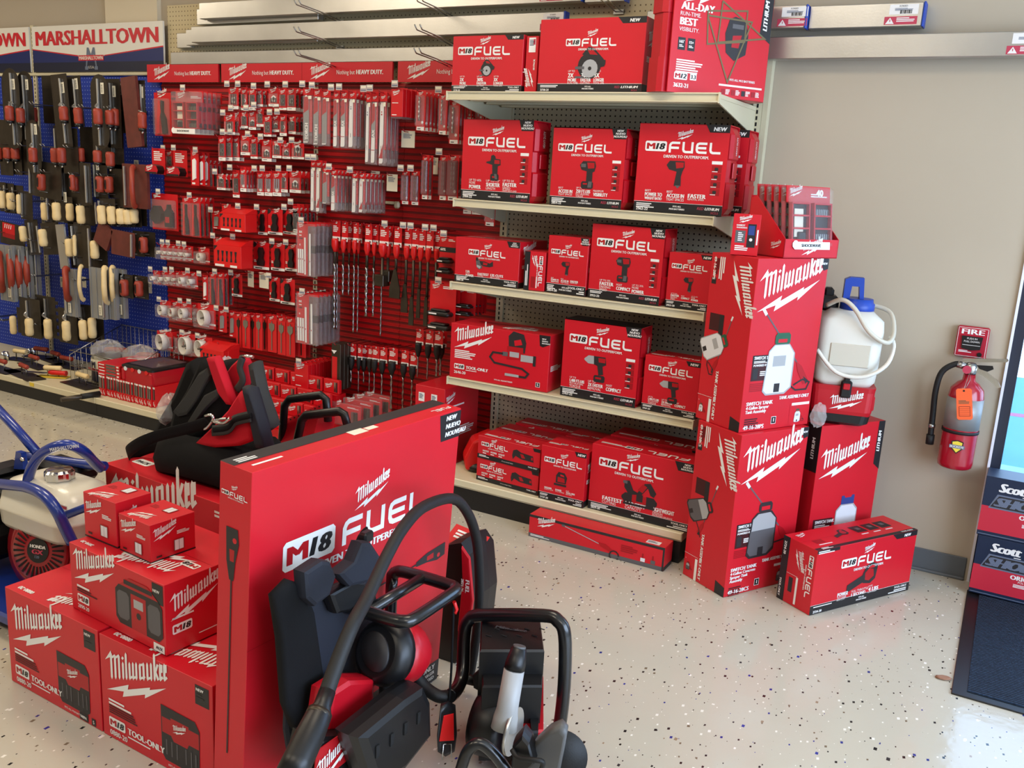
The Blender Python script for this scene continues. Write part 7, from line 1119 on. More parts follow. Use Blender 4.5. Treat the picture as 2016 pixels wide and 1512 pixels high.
b = MB(); b.prism(rc(-.028, 0, .056, .125, .006), Fr((.012, -rC-.012, .215), (1, 0, .18), (-.18, 0, 1), (0, -1, 0)), .0012, 'orange_tag'); T_ = Fr((.012, -rC-.0134, .215), (1, 0, .18), (-.18, 0, 1), (0, -1, 0)); b.bars(T_, -.02, .08, .04, 3, .003, 'tan_board', 1); b.rect(T_, -.02, .014, .04, .04, 'rust_red', 1); b.rect(T_, -.018, .016, .036, .036, 'orange_tag', 2)
for i in range(4): b.rect(T_, -.018, .02+i*.008, .036, .001, 'rust_red', 3)
b.flat(T_, circ(0, .116, .004, 8), 'black_plastic', 1); b.tube([(-.01, -rC-.012, .33), (-.006, -.05, .36), (.0, -.026, .4), (.006, -.05, .37), (-.008, -rC-.012, .33)], .001, 'steel', 4); b.obj('inspection_tag', t)

# ------------------------------------------------------------ paper towel cartons by the door
def towels(lab, loc, yaw, side):
    w, d, h = .46, .14, .246; mb = MB(); mb.box((0, 0, 0), (w, d, h), 'scott_navy', .0012); F = faces(w, d, h)[0]
    mb.flat(F, [(0, .02), (.30, .02), (.34, .05), (w, .05), (w, .125), (0, .125)], 'scott_red', 1); mb.flat(F, [(.24, .018), (w, .018), (w, .048), (.27, .048)], 'scott_grey', 1.2); mb.flat(F, [(.31, .0), (w, 0), (w, .035), (.33, .035)], 'print_black', 1.4)
    mb.text(F, .05, .19, 'Scott', .035, 'white', 2, bold=.045, shear=.2, fit=.11); mb.rect(F, .135, .181, .025, .003, 'white', 2)
    for s_, m_, k in ((.006, 'scott_grey', 2), (0, 'pic_dark', 3)): mb.flat(F, [(.03-s_, .124-s_), (.20+s_, .124-s_), (.225+s_, .172+s_), (.055-s_, .172+s_)], m_, k)
    mb.text(F, .04, .13, 'SHOP', .036, 'scott_grey', 4, bold=.06, shear=.35, fit=.17); mb.text(F, .135, .093, 'ORIGINAL', .018, 'white', 2, bold=.03); mb.text(F, .165, .082, side, .008, 'white', 2); mb.bars(F, .15, .078, .1, 3, .003, 'white', 2); mb.text(F, .345, .01, '200', .018, 'white', 2, bold=.04)
    mb.rect(F, .004, .006, .22, .003, 'scott_grey', 2); return place(mb, 'paper_towel_box', lab, loc, yaw, group='paper towel cartons')
towels('navy and red paper towel carton at the bottom, resting on the door mat', (2.324, -.115, .0125), -1.5, 'POLYVALENT'); towels('navy and red paper towel carton on top of the other by the door', (2.316, -.112, .2595), -1, 'MULTI PURPOSE')

# ------------------------------------------------------------ the machines and bags on the floor island
def pillow(mb, pts, n, d, m, bulge=.86, smooth=True):
    """a padded panel: outline in space, thickness d along n, softened towards its front"""
    P = [Vector(p) for p in pts]; n = Vector(n).normalized(); c = sum(P, Vector())/len(P)
    def ring(s_, t): return [c+(p-c)*s_+n*t for p in P]
    a = Vector()
    for i in range(len(P)): a += (P[i]-c).cross(P[(i+1) % len(P)]-c)
    R_ = [ring(.97, 0), ring(1, d*.25), ring(1, d*.6), ring((1+bulge)/2+.03, d*.9), ring(bulge-.05, d)]
    if a.dot(n) < 0: R_ = [r_[::-1] for r_ in R_]
    mb.loft(R_, m, smooth); return mb
UP = (0, 0, 1)
# carry bag on the big worn box
t = thing('tool_bag', 'slouched black, grey and red open tool bag with a shoulder strap', 'bag', (-.08, -1.85, .4635)); O = Vector((.08, 1.85, -.4635))
def bp(name, pts, y, d, m, sm=True): mb_ = MB(); pillow(mb_, [(p[0], y, max(p[2], .468)) for p in pts], (0, -1, 0), d, m, smooth=sm); mb_.obj(name, t, O)
bp('back_wall', [(-0.518, -1.720, 0.289), (-0.500, -1.720, 0.431), (-0.408, -1.720, 0.608), (-0.333, -1.720, 0.704), (-0.259, -1.720, 0.839), (-0.233, -1.720, 0.855), (-0.193, -1.720, 0.781), (-0.136, -1.720, 0.789), (-0.099, -1.720, 0.866), (-0.030, -1.720, 0.878), (0.003, -1.720, 0.768), (0.041, -1.720, 0.644), (0.070, -1.720, 0.545), (0.074, -1.720, 0.427)], -1.720, .10, 'black_fabric')
m_ = MB(); ring = []
for z, sx, sy, cx in ((.464, .235, .12, -.05), (.477, .25, .145, -.05), (.522, .255, .15, -.055), (.57, .245, .13, -.06), (.61, .22, .10, -.07)): ring.append([Vector((cx+sx*math.copysign(abs(math.cos(a))**.55, math.cos(a)), -1.835+sy*math.copysign(abs(math.sin(a))**.55, math.sin(a)), z+.012*math.sin(a*3))) for a in [2*PI*i/28 for i in range(28)]])
m_.loft(ring, 'black_fabric'); m_.obj('base', t, O)
Y_ = -1.96
bp('side_panel', [(-0.285, -1.880, 0.517), (-0.236, -1.880, 0.670), (-0.161, -1.880, 0.768), (-0.087, -1.880, 0.888), (-0.059, -1.880, 0.853), (-0.027, -1.880, 0.779), (0.015, -1.880, 0.726), (-0.025, -1.880, 0.661), (-0.121, -1.880, 0.598), (-0.226, -1.880, 0.529)], -1.850, .05, 'black_fabric')
bp('grey_panel', [(-0.222, -1.910, 0.679), (-0.158, -1.910, 0.745), (-0.080, -1.910, 0.847), (-0.040, -1.910, 0.871), (-0.031, -1.910, 0.844), (-0.098, -1.910, 0.741), (-0.150, -1.910, 0.681), (-0.196, -1.910, 0.665)], -1.882, .028, 'grey_fabric', False)
bp('grey_trim', [(-0.139, -1.920, 0.659), (-0.051, -1.920, 0.772), (0.007, -1.920, 0.803), (0.021, -1.920, 0.788), (-0.048, -1.920, 0.726), (-0.115, -1.920, 0.653)], -1.895, .022, 'grey_fabric')
bp('red_flap', [(-0.038, -1.920, 0.904), (0.001, -1.920, 0.914), (0.023, -1.920, 0.872), (0.059, -1.920, 0.804), (0.082, -1.920, 0.756), (0.054, -1.920, 0.754), (0.016, -1.920, 0.787), (-0.011, -1.920, 0.842)], -1.885, .035, 'red_fabric')
bp('red_lining', [(-0.028, -1.850, 0.824), (0.016, -1.850, 0.877), (0.054, -1.850, 0.908), (0.068, -1.850, 0.889), (0.062, -1.850, 0.814), (0.043, -1.850, 0.768), (0.008, -1.850, 0.737), (-0.015, -1.850, 0.776)], -1.810, .05, 'red_fabric')
bp('red_panel', [(-0.074, -1.940, 0.599), (0.026, -1.940, 0.686), (0.093, -1.940, 0.751), (0.150, -1.940, 0.826), (0.176, -1.940, 0.783), (0.194, -1.940, 0.728), (0.206, -1.940, 0.668), (0.133, -1.940, 0.632), (0.024, -1.940, 0.604)], -1.905, .045, 'red_fabric')
bp('edge_panel', [(0.165, -1.950, 0.844), (0.196, -1.950, 0.842), (0.239, -1.950, 0.738), (0.265, -1.950, 0.651), (0.225, -1.950, 0.643), (0.199, -1.950, 0.738)], -1.910, .05, 'navy_fabric')
bp('pocket_edge', [(0.112, -1.870, 0.898), (0.135, -1.870, 0.909), (0.161, -1.870, 0.812), (0.206, -1.870, 0.722), (0.215, -1.870, 0.696), (0.188, -1.870, 0.676), (0.147, -1.870, 0.757)], -1.830, .05, 'grey_fabric')
m_ = MB(); m_.tube([(0.084, -1.870, 0.915), (0.075, -1.875, 0.880), (0.093, -1.880, 0.841), (0.065, -1.880, 0.802)], (.014, .006), 'grey_fabric', 8, sub=4, flat=(0, 1, 0)); m_.tube([(0.075, -1.870, 0.917), (0.103, -1.870, 0.923), (0.131, -1.870, 0.923)], .006, 'chrome', 6); m_.obj('zipper', t, O)
m_ = MB(); m_.tube([(0.033, -1.960, 0.671), (0.104, -1.960, 0.691), (0.137, -1.960, 0.725), (0.209, -1.960, 0.752)], (.02, .004), 'grey_fabric', 8, sub=4, flat=(0, -1, .3)); m_.tube([(0.043, -1.965, 0.677), (0.109, -1.965, 0.697), (0.142, -1.965, 0.730), (0.215, -1.965, 0.757)], (.009, .004), 'black_fabric', 8, sub=4, flat=(0, -1, .3)); m_.obj('trim_band', t, O)
m_ = MB(); m_.tube([(0.025, -1.970, 0.700), (-0.086, -1.980, 0.657), (-0.201, -1.990, 0.615), (-0.279, -2.000, 0.577), (-0.379, -1.970, 0.520), (-0.452, -1.910, 0.475), (-0.406, -1.870, 0.498), (-0.319, -1.850, 0.534)], (.003, .022), 'black_fabric', 8, sub=5, flat=(0, -.3, 1)); m_.obj('shoulder_strap', t, O)
m_ = MB(); m_.tube([(0.023, -1.980, 0.724), (0.051, -1.980, 0.733), (0.060, -1.980, 0.719), (0.036, -1.980, 0.690), (0.017, -1.980, 0.677)], .005, 'chrome', 8, sub=3); m_.tube([(0.055, -1.980, 0.713), (0.107, -1.980, 0.715), (0.139, -1.980, 0.738)], .006, 'chrome', 8, sub=3); m_.tube([(0.055, -1.980, 0.713), (0.093, -1.980, 0.726), (0.121, -1.980, 0.733)], .004, 'chrome', 8, sub=3); m_.obj('strap_clip', t, O)
crumple('plastic_bag', 'crumpled clear plastic bag caught beside the tool bag', (-0.363, -1.800, 0.644), .045, .05, .06, 9)
crumple('plastic_bag', 'clear plastic bag showing behind the open top of the tool bag', (-0.193, -1.680, 0.801), .05, .03, .05, 12)
# red jobsite light with two black roll handles, on a hidden carton
tag(carton(.5, .36, .455).obj('storage_carton', None, (.04, -1.675, .001), 0), 'red carton between the tool bag and the upright box, under the finned light', 'box')
t = thing('site_charger', 'red finned jobsite charger with two black carrying handles behind the upright box', 'power tool', (.2, -1.55, .457)); O = Vector((-.2, 1.55, -.457)); m_ = MB(); A = [Vector(p) for p in ((0.021, -1.600, 0.632), (0.195, -1.600, 0.724), (0.257, -1.600, 0.675), (0.075, -1.600, 0.580))]
B_ = [p+Vector((0, -.04, -.10)) for p in A]; m_.add(A+B_, [(0, 3, 2, 1), (4, 5, 6, 7), (0, 4, 7, 3), (1, 2, 6, 5), (0, 1, 5, 4), (3, 7, 6, 2)], 'case_red')
for r_ in range(2):
    for i in range(8):
        p = A[0].lerp(A[1], (i+1)/9).lerp(A[3].lerp(A[2], (i+1)/9), .18+.36*r_)+Vector((0, -.0015, .0015)); m_.box((p.x-.004, p.y-.003, p.z-.003), (p.x+.004, p.y+.003, p.z+.006), 'slot_black')
m_.obj('body', t, O)
for a, yy, dn in ((((0.014, -1.620, 0.480), (0.035, -1.620, 0.689), (0.059, -1.620, 0.720), (0.208, -1.620, 0.760), (0.231, -1.620, 0.749), (0.241, -1.620, 0.669)), 0, 0), (((0.167, -1.700, 0.594), (0.190, -1.700, 0.680), (0.209, -1.700, 0.702), (0.358, -1.700, 0.743), (0.380, -1.700, 0.736), (0.394, -1.700, 0.699)), 0, 0)):
    m_ = MB(); m_.tube(a, (.013, .016), 'black_plastic', 8); m_.obj('carry_handle', t, O)

# concrete vibrator backpack leaning on the upright box
t = thing('backpack_vibrator', 'black and red backpack concrete vibrator with a long looping hose', 'power tool', (1.05, -2.3, .0)); O = Vector((-1.05, 2.3, 0))
def bx(name, pts, d, m, sm=True, par=None): mb_ = MB(); pillow(mb_, [Vector(q_)-Vector((d, 0, 0)) for q_ in pts], (1, 0, 0), d, m, smooth=sm); return mb_.obj(name, par or t, O)
bx('back_plate', [(0.985, -2.609, 0.573), (0.985, -2.497, 0.578), (0.985, -2.313, 0.548), (0.985, -2.277, 0.434), (0.985, -2.265, 0.237), (0.985, -2.373, 0.145), (0.985, -2.491, 0.082), (0.985, -2.600, 0.135), (0.985, -2.624, 0.271)], .02, 'navy_fabric', False)
bx('shoulder_pad', [(1.005, -2.681, 0.642), (1.005, -2.636, 0.660), (1.005, -2.587, 0.629), (1.005, -2.552, 0.548), (1.005, -2.518, 0.369), (1.005, -2.578, 0.279), (1.005, -2.615, 0.273), (1.005, -2.646, 0.353), (1.005, -2.661, 0.527)], .025, 'black_fabric')
bx('shoulder_pad', [(1.030, -2.618, 0.678), (1.030, -2.558, 0.685), (1.030, -2.530, 0.672), (1.030, -2.508, 0.626), (1.030, -2.529, 0.588), (1.030, -2.581, 0.579), (1.030, -2.611, 0.611)], .035, 'navy_fabric', False)
bx('shoulder_pad', [(1.030, -2.501, 0.628), (1.030, -2.445, 0.639), (1.030, -2.416, 0.680), (1.030, -2.380, 0.668), (1.030, -2.338, 0.613), (1.030, -2.332, 0.573), (1.030, -2.381, 0.564), (1.030, -2.459, 0.581)], .035, 'navy_fabric', False)
bx('yoke', [(1.020, -2.520, 0.582), (1.020, -2.428, 0.582), (1.020, -2.384, 0.563), (1.020, -2.367, 0.529), (1.020, -2.445, 0.509), (1.020, -2.494, 0.522)], .03, 'black_plastic', False)
m_ = MB(); m_.tube([(0.980, -2.377, 0.543), (0.985, -2.385, 0.616), (0.990, -2.369, 0.662), (0.985, -2.343, 0.668)], (.02, .006), 'black_fabric', 8, sub=4, flat=(1, 0, 0)); m_.tube([(0.990, -2.576, 0.573), (0.990, -2.565, 0.440), (0.990, -2.550, 0.286)], (.018, .006), 'black_fabric', 8, sub=4, flat=(1, 0, 0)); m_.obj('strap', t, O)
m_ = MB(); p = Vector((1.000, -2.364, 0.671)); m_.box((p.x-.012, p.y-.018, p.z-.014), (p.x+.012, p.y+.018, p.z+.014), 'black_plastic', .005); m_.obj('buckle', t, O)
m_ = MB(); m_.tube([(.94, -2.43, .10), (.94, -2.43, .44), (.95, -2.425, .49), (.985, -2.42, .502), (1.11, -2.41, .502), (1.145, -2.40, .502), (1.158, -2.37, .502), (1.158, -2.21, .502), (1.15, -2.18, .502), (1.12, -2.172, .502), (.985, -2.176, .502), (.955, -2.178, .49), (.945, -2.178, .45), (.945, -2.178, .12)], .0165, 'black_metal', 12, sub=3); m_.tube([(1.045, -2.415, .502), (1.045, -2.174, .502)], .015, 'black_metal', 12); m_.obj('frame_tube', t, O)
c = Vector((1.080, -2.370, 0.386)); ax = Vector((-.12, -.92, .42)); m_ = MB(); m_.lathe([(.035, -.13), (.055, -.11), (.075, -.075), (.082, -.03), (.082, .0)], 'case_red', 28, c, ax); m_.lathe([(.0825, -.004), (.083, .012), (.076, .036), (.06, .048)], 'black_plastic', 28, c, ax); m_.lathe([(.052, .047), (.049, .053), (.02, .057), (0.001, .057)], 'pic_dark', 24, c, ax, sx=.8); m_.obj('motor', t, O)
m_ = MB(); q = Vector((1.050, -2.318, 0.285)); m_.lathe([(.03, .02), (.028, -.03), (.028, -.06)], 'grey_plastic', 16, q); m_.loft([rrect(q.x, q.y, .09, .1, q.z-.06, .02), rrect(q.x, q.y, .1, .11, q.z-.075, .02), rrect(q.x, q.y, .1, .11, q.z-.2, .02)], 'grey_plastic', False); m_.obj('motor_neck', t, O)
bx('battery_door', [(1.090, -2.596, 0.393), (1.090, -2.528, 0.390), (1.090, -2.427, 0.342), (1.090, -2.430, 0.199), (1.090, -2.616, 0.298)], .06, 'case_red', False)
hz = bx('battery_housing', [(1.130, -2.692, 0.349), (1.130, -2.556, 0.279), (1.130, -2.418, 0.209), (1.130, -2.348, 0.083), (1.130, -2.450, 0.087), (1.130, -2.661, 0.199), (1.130, -2.721, 0.269)], .07, 'black_plastic', False)
F = Fr(Vector((1.133, -2.701, 0.280)), (0, 1, 0), (0, 0, 1)); m_ = MB(); m_.prism([(-.005, -.045), (.12, -.045), (.13, -.005), (.1, .035), (.005, .04)], F, .003, 'print_red'); logo(m_, Fr(F.o+Vector((.0035, 0, 0)), (0, 1, 0), (0, 0, 1)), .002, -.045, .12); m_.obj('name_plate', t, O)
pan = bx('side_pack', [(1.210, -2.647, 0.349), (1.210, -2.472, 0.353), (1.210, -2.393, 0.347), (1.210, -2.358, 0.285), (1.210, -2.348, 0.186), (1.210, -2.462, 0.155), (1.210, -2.580, 0.175)], .07, 'black_plastic', False)
m_ = MB()
for i in range(4): p = Vector((1.212, -2.612, 0.317)).lerp(Vector((1.212, -2.388, 0.313)), (i+.6)/4.2); m_.box((p.x-.006, p.y-.006, p.z-.05), (p.x+.001, p.y+.006, p.z-.02), 'slot_black')
m_.obj('groove', pan, Vector())
m_ = MB(); m_.tube([(1.220, -2.768, 0.520), (1.210, -2.722, 0.567), (1.200, -2.663, 0.622), (1.170, -2.575, 0.642), (1.140, -2.470, 0.690), (1.110, -2.364, 0.721), (1.080, -2.236, 0.728), (1.060, -2.072, 0.698), (1.060, -1.989, 0.632), (1.055, -1.923, 0.529), (1.050, -1.886, 0.395), (1.045, -1.872, 0.266), (1.040, -1.879, 0.144), (1.035, -1.890, 0.051)], [.0165, .0165, .016, .0155, .015, .015, .015, .0145, .0145, .0145, .0145, .014, .014, .013], 'black_rubber', 14, sub=5); m_.obj('hose', t, O)
m_ = MB(); m_.tube([(1.220, -2.762, 0.529), (1.228, -2.787, 0.511), (1.232, -2.801, 0.501), (1.245, -2.840, 0.486), (1.260, -2.893, 0.462), (1.265, -2.916, 0.447)], [.017, .018, .026, .029, .030, .031], 'black_plastic', 14); m_.tube([(1.231, -2.797, 0.504), (1.234, -2.809, 0.498)], .0262, 'dark_steel', 14); m_.obj('vibrator_handle', t, O)
m_ = MB(); m_.tube([(1.080, -2.262, 0.285), (1.120, -2.262, 0.249), (1.160, -2.259, 0.235), (1.175, -2.238, 0.228)], .0165, 'black_rubber', 12, sub=5); m_.obj('power_cable', t, O)
m_ = MB(); m_.tube([(1.160, -2.201, 0.469), (1.170, -2.215, 0.349), (1.180, -2.231, 0.287), (1.190, -2.251, 0.230)], .0035, 'black_fabric', 6, sub=3); m_.tube([(1.165, -2.207, 0.480), (1.165, -2.193, 0.453), (1.165, -2.202, 0.445)], .005, 'plug_red', 6); m_.obj('lanyard', t, O)
tr2 = thing('remote_control', 'small red and black remote hanging by a cord above the floor', 'remote control', (1.200, -2.272, 0.169)); o_ = Vector((1.200, -2.272, 0.169)); m_ = MB(); pillow(m_, [Vector(p)-o_ for p in ((1.200, -2.306, 0.254), (1.200, -2.273, 0.245), (1.200, -2.234, 0.213), (1.200, -2.220, 0.125), (1.200, -2.227, 0.084), (1.200, -2.271, 0.095), (1.200, -2.311, 0.133), (1.200, -2.317, 0.179))], (.5, -.85, 0), .028, 'black_plastic'); m_.obj('shell', tr2); m_ = MB(); n_ = Vector((.5, -.85, 0)).normalized()*.027; pillow(m_, [Vector(p)-o_+n_ for p in ((1.200, -2.288, 0.227), (1.200, -2.241, 0.208), (1.200, -2.233, 0.126), (1.200, -2.304, 0.164))], (.5, -.85, 0), .004, 'plug_red', smooth=False); m_.obj('face_plate', tr2); m_ = MB(); q = [Vector(p)-o_+n_*1.3 for p in ((1.200, -2.286, 0.106), (1.200, -2.284, 0.147), (1.200, -2.247, 0.129), (1.200, -2.242, 0.086))]; m_.tube(q, .002, 'chrome', 6); m_.obj('wire_clip', tr2)

# cut-off saws
t = thing('cutoff_saw', 'black and red cutoff saw with a big tube handle standing on the floor', 'power tool', (1.22, -1.98, 0)); O = Vector((-1.22, 1.98, 0))
def column(mb, pts, z1, m, c=.9):
    P = [Vector(p) for p in pts]; q = sum(P, Vector())/len(P); mb.loft([[Vector((p.x, p.y, z1)) for p in P], [Vector((p.x, p.y, q.z-.006)) for p in P], [Vector(((p.x-q.x)*.965+q.x, (p.y-q.y)*.965+q.y, q.z)) for p in P]], m, False)
m_ = MB(); column(m_, ((1.222, -2.160, 0.340), (1.362, -2.063, 0.340), (1.250, -1.877, 0.340), (1.114, -1.974, 0.340)), .06, 'black_plastic')
for k in range(2):
    for i in range(4): p = Vector((1.203, -2.084, 0.341)).lerp(Vector((1.305, -2.012, 0.341)), i/3)+Vector((0, .045*k, 0)); m_.box((p.x-.008, p.y-.002, p.z), (p.x+.008, p.y+.002, p.z+.001), 'slot_black')
m_.text(Fr(Vector((1.195, -2.035, 0.341)), (.95, .3, 0), (-.3, .95, 0)), 0, 0, 'Milwaukee', .014, 'grey_plastic', 1, bold=.03)
m_.obj('housing', t, O)
m_ = MB(); column(m_, ((1.259, -2.202, 0.270), (1.387, -2.113, 0.270), (1.306, -1.944, 0.270), (1.159, -2.047, 0.270)), .05, 'black_plastic'); m_.obj('front_cowl', t, O)
m_ = MB(); column(m_, ((1.355, -2.178, 0.160), (1.410, -2.135, 0.160), (1.288, -1.900, 0.160), (1.225, -1.944, 0.160)), .012, 'case_red'); m_.obj('battery_side', t, O)
m_ = MB(); column(m_, ((1.395, -2.177, 0.175), (1.410, -2.167, 0.175), (1.337, -2.021, 0.175), (1.311, -2.039, 0.175)), .06, 'black_plastic'); m_.obj('battery', t, O)
m_ = MB(); a, b = Vector((1.357, -2.220, 0.358)), Vector((1.385, -2.260, 0.257)); m_.lathe([(.026, 0), (.027, .10), (.031, .12), (.033, .15)], 'pic_silver', 16, a, (.0, -.25, -1)); m_.obj('boom', t, O)
m_ = MB(); m_.tube([a+Vector((0, .02, .05)), a+Vector((0, .006, .015)), a], [.019, .026, .026], 'black_plastic', 8); m_.tube([a+Vector((0, .022, .056)), a+Vector((0, .02, .05))], [.016, .017], 'grey_plastic', 12); m_.obj('boom_cap', t, O)
m_ = MB(); c = Vector((1.260, -2.150, 0.132)); m_.lathe([(.02, -.045), (.075, -.04), (.085, -.02), (.085, .03), (.07, .045), (.01, .046)], 'black_plastic', 28, c, (1, .15, 0)); m_.obj('belt_cover', t, O)
m_ = MB(); c2 = Vector((1.375, -2.240, 0.203)); m_.lathe([(.06, -.004), (.06, .004)], 'alu', 28, c2, (1, .1, 0)); m_.box((c2.x-.012, c2.y-.03, .0), (c2.x+.012, c2.y+.03, .035), 'cream_metal', .003); m_.obj('flange', t, O)
m_ = MB(); m_.tube([(1.158, -2.200, 0.202), (1.139, -2.130, 0.183), (1.124, -2.080, 0.206), (1.100, -2.040, 0.292), (1.105, -2.030, 0.333), (1.141, -2.020, 0.356), (1.322, -2.000, 0.401), (1.366, -2.000, 0.399), (1.389, -2.000, 0.365), (1.398, -2.000, 0.247), (1.397, -2.000, 0.139), (1.391, -2.000, 0.055)], .0185, 'black_metal', 14, sub=4); m_.tube([(1.130, -2.080, 0.186), (1.150, -2.040, 0.163), (1.164, -2.000, 0.151)], .014, 'black_plastic', 8); m_.obj('tube_handle', t, O)
m_ = MB(); pillow(m_, [(1.183, -2.100, 0.238), (1.207, -2.100, 0.268), (1.245, -2.100, 0.262), (1.264, -2.100, 0.220), (1.218, -2.100, 0.195), (1.188, -2.100, 0.200)], (0, -1, 0), .03, 'black_rubber'); m_.obj('mud_flap', t, O)
t = thing('cutoff_saw', 'cutoff saw with grey blade guard and dark abrasive disc, cut by the lower frame', 'power tool', (1.40, -2.45, 0)); O = Vector((-1.40, 2.45, 0)); yv = -2.36
c = Vector((1.560, -2.360, 0.272)); axd = Vector((.35, -.9, .2)); m_ = MB(); m_.lathe([(.001, -.002), (.062, -.002), (.062, .002), (.001, .002)], 'black_rubber', 36, c+Vector((-.004, .012, -.005)), axd); m_.obj('abrasive_disc', t, O)
m_ = MB(); pillow(m_, [(1.500, -2.360, 0.307), (1.533, -2.360, 0.353), (1.560, -2.360, 0.375), (1.576, -2.360, 0.364), (1.572, -2.360, 0.316), (1.564, -2.360, 0.248), (1.536, -2.360, 0.210), (1.471, -2.360, 0.183), (1.472, -2.360, 0.246)], (.3, -.95, 0), .035, 'grey_plastic'); m_.obj('blade_guard', t, O)
m_ = MB(); pillow(m_, [(1.455, -2.380, 0.304), (1.479, -2.380, 0.342), (1.498, -2.380, 0.328), (1.515, -2.380, 0.282), (1.491, -2.380, 0.246), (1.456, -2.380, 0.246)], (.3, -.95, 0), .05, 'black_plastic', smooth=False); m_.obj('arm', t, O)
m_ = MB(); m_.tube([(1.350, -2.450, 0.197), (1.360, -2.440, 0.251), (1.375, -2.430, 0.275), (1.393, -2.420, 0.276), (1.424, -2.410, 0.251), (1.450, -2.400, 0.213)], .014, 'black_metal', 12, sub=4); m_.obj('front_handle', t, O)
m_ = MB(); m_.tube([(1.473, -2.430, 0.300), (1.494, -2.440, 0.294), (1.530, -2.440, 0.303), (1.550, -2.430, 0.300), (1.544, -2.420, 0.273)], .006, 'black_rubber', 8, sub=4); m_.obj('water_hose', t, O)
m_ = MB(); e = Vector((1.508, -2.360, 0.225)); m_.box((e.x-.1, e.y-.02, .002), (e.x+.03, e.y+.14, .05), 'black_plastic', .01); m_.obj('body', t, O)
# machine behind the upright box
t = thing('pipe_tool', 'black and red machine with a red hang card behind the upright box', 'power tool', (1.0, -1.7, 0)); O = Vector((-1.0, 1.7, 0)); m_ = MB(); pillow(m_, [(0.811, -1.760, 0.371), (0.859, -1.760, 0.410), (0.904, -1.760, 0.428), (0.936, -1.760, 0.395), (0.959, -1.760, 0.246), (0.949, -1.760, 0.084), (0.902, -1.760, -0.004), (0.835, -1.760, -0.008)], (0, 1, 0), .17, 'black_plastic', smooth=False); m_.obj('case', t, O)
m_ = MB(); pillow(m_, [(0.915, -1.765, 0.419), (0.945, -1.765, 0.389), (0.966, -1.765, 0.250), (0.959, -1.765, 0.167), (0.924, -1.765, 0.096), (0.915, -1.765, 0.129), (0.925, -1.765, 0.308)], (0, -1, 0), .012, 'case_red', smooth=False); Fq = Fr(Vector((0.931, -1.779, 0.315)), (0, 0, -1), (1, 0, .0), (0, -1, 0)); m_.text(Fq, 0, .008, 'FUEL', .014, 'white', 1, bold=.03); m_.text(Fq, 0, -.008, '2821-21', .009, 'white', 1, bold=.03); m_.obj('side_plate', t, O)
m_ = MB(); m_.prism([(0, 0), (.13, 0), (.13, .1), (0, .1)], Fr(Vector((0.803, -1.720, 0.378)), (1, .0, -.12), (0, 1, .45)), .002, 'card_red'); m_.bars(Fr(Vector((0.803, -1.720, 0.378))+Vector((0, 0, .003)), (1, 0, -.12), (0, 1, .45)), .02, .085, .09, 3, .008, 'white', 1); m_.obj('hang_card', t, O)

# ------------------------------------------------------------ power trowel
t = thing('power_trowel', 'blue engine driven floor trowel with white fuel tank beside the red boxes', 'power trowel', (-.5, -2.2, 0)); O = Vector((.5, 2.2, 0))
m_ = MB(); ring = lambda z, s_: rrect(-.47, -2.19, .40*s_, .24*s_, z, .07*s_, 5)
m_.loft([ring(.285, .92), ring(.30, .98), ring(.345, 1.0), ring(.352, 1.04), ring(.362, 1.04), ring(.37, .98), ring(.41, .93), ring(.445, .8), ring(.462, .55), ring(.465, .3)], 'tank_white'); F = Fr((-.36, -2.300, .375), (1, 0, 0), (0, .25, .97)); m_.rect(F, .0, .0, .08, .055, 'white', 3); m_.rect(F, .0, .043, .08, .009, 'warn_red', 4); m_.bars(F, .005, .04, .07, 4, .003, 'scott_grey', 4); m_.obj('fuel_tank', t, O)
m_ = MB(); c = Vector((-0.441, -2.200, 0.460)); c.z = .462; n = 36; m_.loft([[Vector((c.x+(.046+.003*math.cos(8*a))*k*math.cos(a), c.y+(.046+.003*math.cos(8*a))*k*math.sin(a), z)) for a in [2*PI*i/n for i in range(n)]] for z, k in ((c.z, .9), (c.z+.006, 1), (c.z+.03, 1), (c.z+.038, .85), (c.z+.04, .3))], 'chrome', False); m_.obj('fuel_cap', t, O)
c = Vector((-0.444, -2.280, 0.232)); ax = Vector((.28, -.94, .2)).normalized(); m_ = MB(); m_.lathe([(.19, -.11), (.178, -.05), (.14, -.02), (.12, .0)], 'engine_red', 32, c, ax); m_.lathe([(.115, .0), (.105, .012), (.045, .016), (.001, .016)], 'engine_red', 32, c, ax)
x_ = ax.orthogonal().normalized(); y_ = ax.cross(x_)
for i in range(30):
    a = 2*PI*i/30; d = x_*math.cos(a)+y_*math.sin(a); p0, p1 = c+ax*.0175+d*.055, c+ax*.015+d*.098; s_ = d.cross(ax)*.0024; m_.add([p0-s_, p0+s_, p1+s_*1.6, p1-s_*1.6], [(0, 1, 2, 3)], 'slot_black')
m_.obj('recoil_starter', t, O); u_ = Vector((.94, .28, 0)); v_ = ax.cross(u_); v_ = v_ if v_.z > 0 else -v_; Fe = Fr(c+ax*.0185, u_, v_, ax); m_ = MB(); m_.flat(Fe, circ(0, 0, .042, 20), 'print_black', 0); m_.text(Fe, 0, .008, 'HONDA', .011, 'white', 2, bold=.04, al='C'); m_.text(Fe, 0, -.012, 'GX', .015, 'warn_red', 2, bold=.04, al='C', fit=.045); m_.text(Fe, 0, -.026, '120', .009, 'scott_grey', 2, bold=.03, al='C'); m_.obj('engine_badge', t, O)
m_ = MB(); m_.box((-.66, -2.22, .08), (-.36, -2.02, .285), 'engine_red', .03); m_.box((-.4, -2.2, .1), (-.3, -2.05, .27), 'dark_steel', .02)
for i in range(4): m_.box((-.44+.002*i, -2.225, .13+i*.03), (-.38, -2.2, .138+i*.03), 'slot_black')
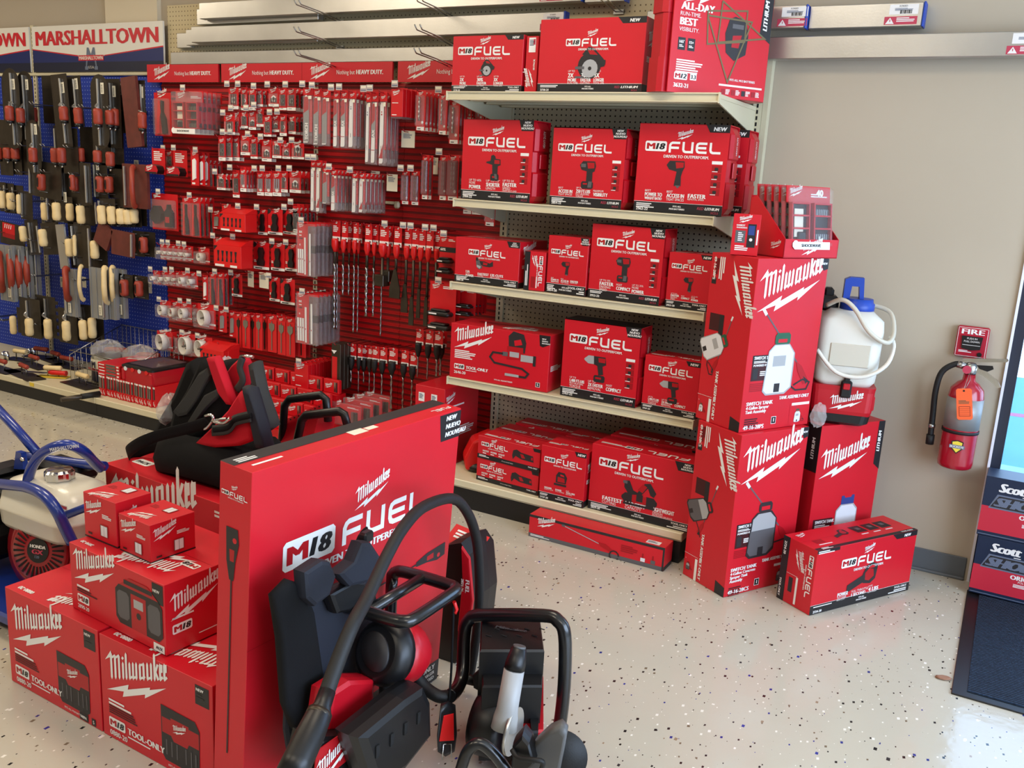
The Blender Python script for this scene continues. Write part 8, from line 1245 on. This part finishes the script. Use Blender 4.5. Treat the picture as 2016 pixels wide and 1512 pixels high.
m_.obj('engine_block', t, O); m_ = MB(); m_.box((-.9, -2.3, .26), (-.70, -2.05, .40), 'black_plastic', .03); m_.box((-.86, -2.25, .40), (-.76, -2.1, .43), 'black_plastic', .015); m_.box((-.72, -2.12, .40), (-.5, -2.0, .455), 'black_plastic', .015); m_.box((-.95, -2.35, .12), (-.68, -2.1, .25), 'black_plastic', .03); m_.obj('air_filter', t, O)
def bt(name, pts, r, sub=4): m = MB(); m.tube(pts, r, 'machine_blue', 14, sub=sub); return m.obj(name, t, O)
bt('handle_tube', [(-1.014, -2.100, 0.645), (-0.837, -2.100, 0.550), (-0.712, -2.100, 0.477)], .017, 1); bt('cross_tube', [(-0.819, -2.080, 0.439), (-0.624, -2.070, 0.457), (-0.394, -2.060, 0.483)], .017)
ho = bt('guard_hoop', [(-0.537, -2.260, 0.432), (-0.502, -2.260, 0.505), (-0.447, -2.260, 0.563), (-0.373, -2.260, 0.605), (-0.322, -2.240, 0.618), (-0.308, -2.200, 0.590), (-0.342, -2.140, 0.532), (-0.362, -2.100, 0.493)], .0175)
bt('guard_rail', [(-0.711, -2.300, 0.420), (-0.497, -2.340, 0.468), (-0.366, -2.360, 0.494), (-0.253, -2.380, 0.498), (-0.196, -2.380, 0.461), (-0.195, -2.360, 0.407), (-0.188, -2.340, 0.344)], .018); bt('tank_rail', [(-0.282, -2.300, 0.398), (-0.220, -2.280, 0.430), (-0.144, -2.260, 0.467)], .014)
m_ = MB(); F = Fr(Vector((-0.363, -2.278, 0.596)), (.96, 0, .28), (-.28, 0, .96), (0, -1, 0)); m_.text(F, 0, 0, 'MARSHALLTOWN', .012, 'white', 3, bold=.02, fit=.155); m_.obj('hoop_lettering', t, O)
m_ = MB(); m_.prism([(-.03, -.03), (.03, -.02), (.02, .04), (-.01, .04)], Fr(Vector((-0.737, -2.140, 0.451)), (1, 0, 0), (0, 0, 1)), .02, 'machine_blue'); m_.lathe([(.009, 0), (.009, .008), (.005, .008)], 'chrome', 6, Vector((-0.701, -2.162, 0.472)), (0, -1, 0)); m_.obj('hinge_plate', t, O)
m_ = MB(); m_.box((-.95, -2.45, .035), (-.32, -2.10, .075), 'machine_blue', .008); m_.lathe([(.012, 0), (.012, .02)], 'chrome', 6, (-.62, -2.4, .075)); m_.obj('deck_plate', t, O); m_ = MB(); m_.lathe([(.27, .012), (.28, .03), (.27, .048)], 'machine_blue', 40, (-.78, -2.2, 0)); m_.lathe([(.26, .048), (.26, .012)], 'machine_blue', 40, (-.78, -2.2, 0)); m_.obj('ring_guard', t, O)
m_ = MB(); [m_.box((-.78-.25, -2.25, .002), (-.78+.25, -2.15, .012), 'dark_steel')]; m_.obj('trowel_blade', t, O)
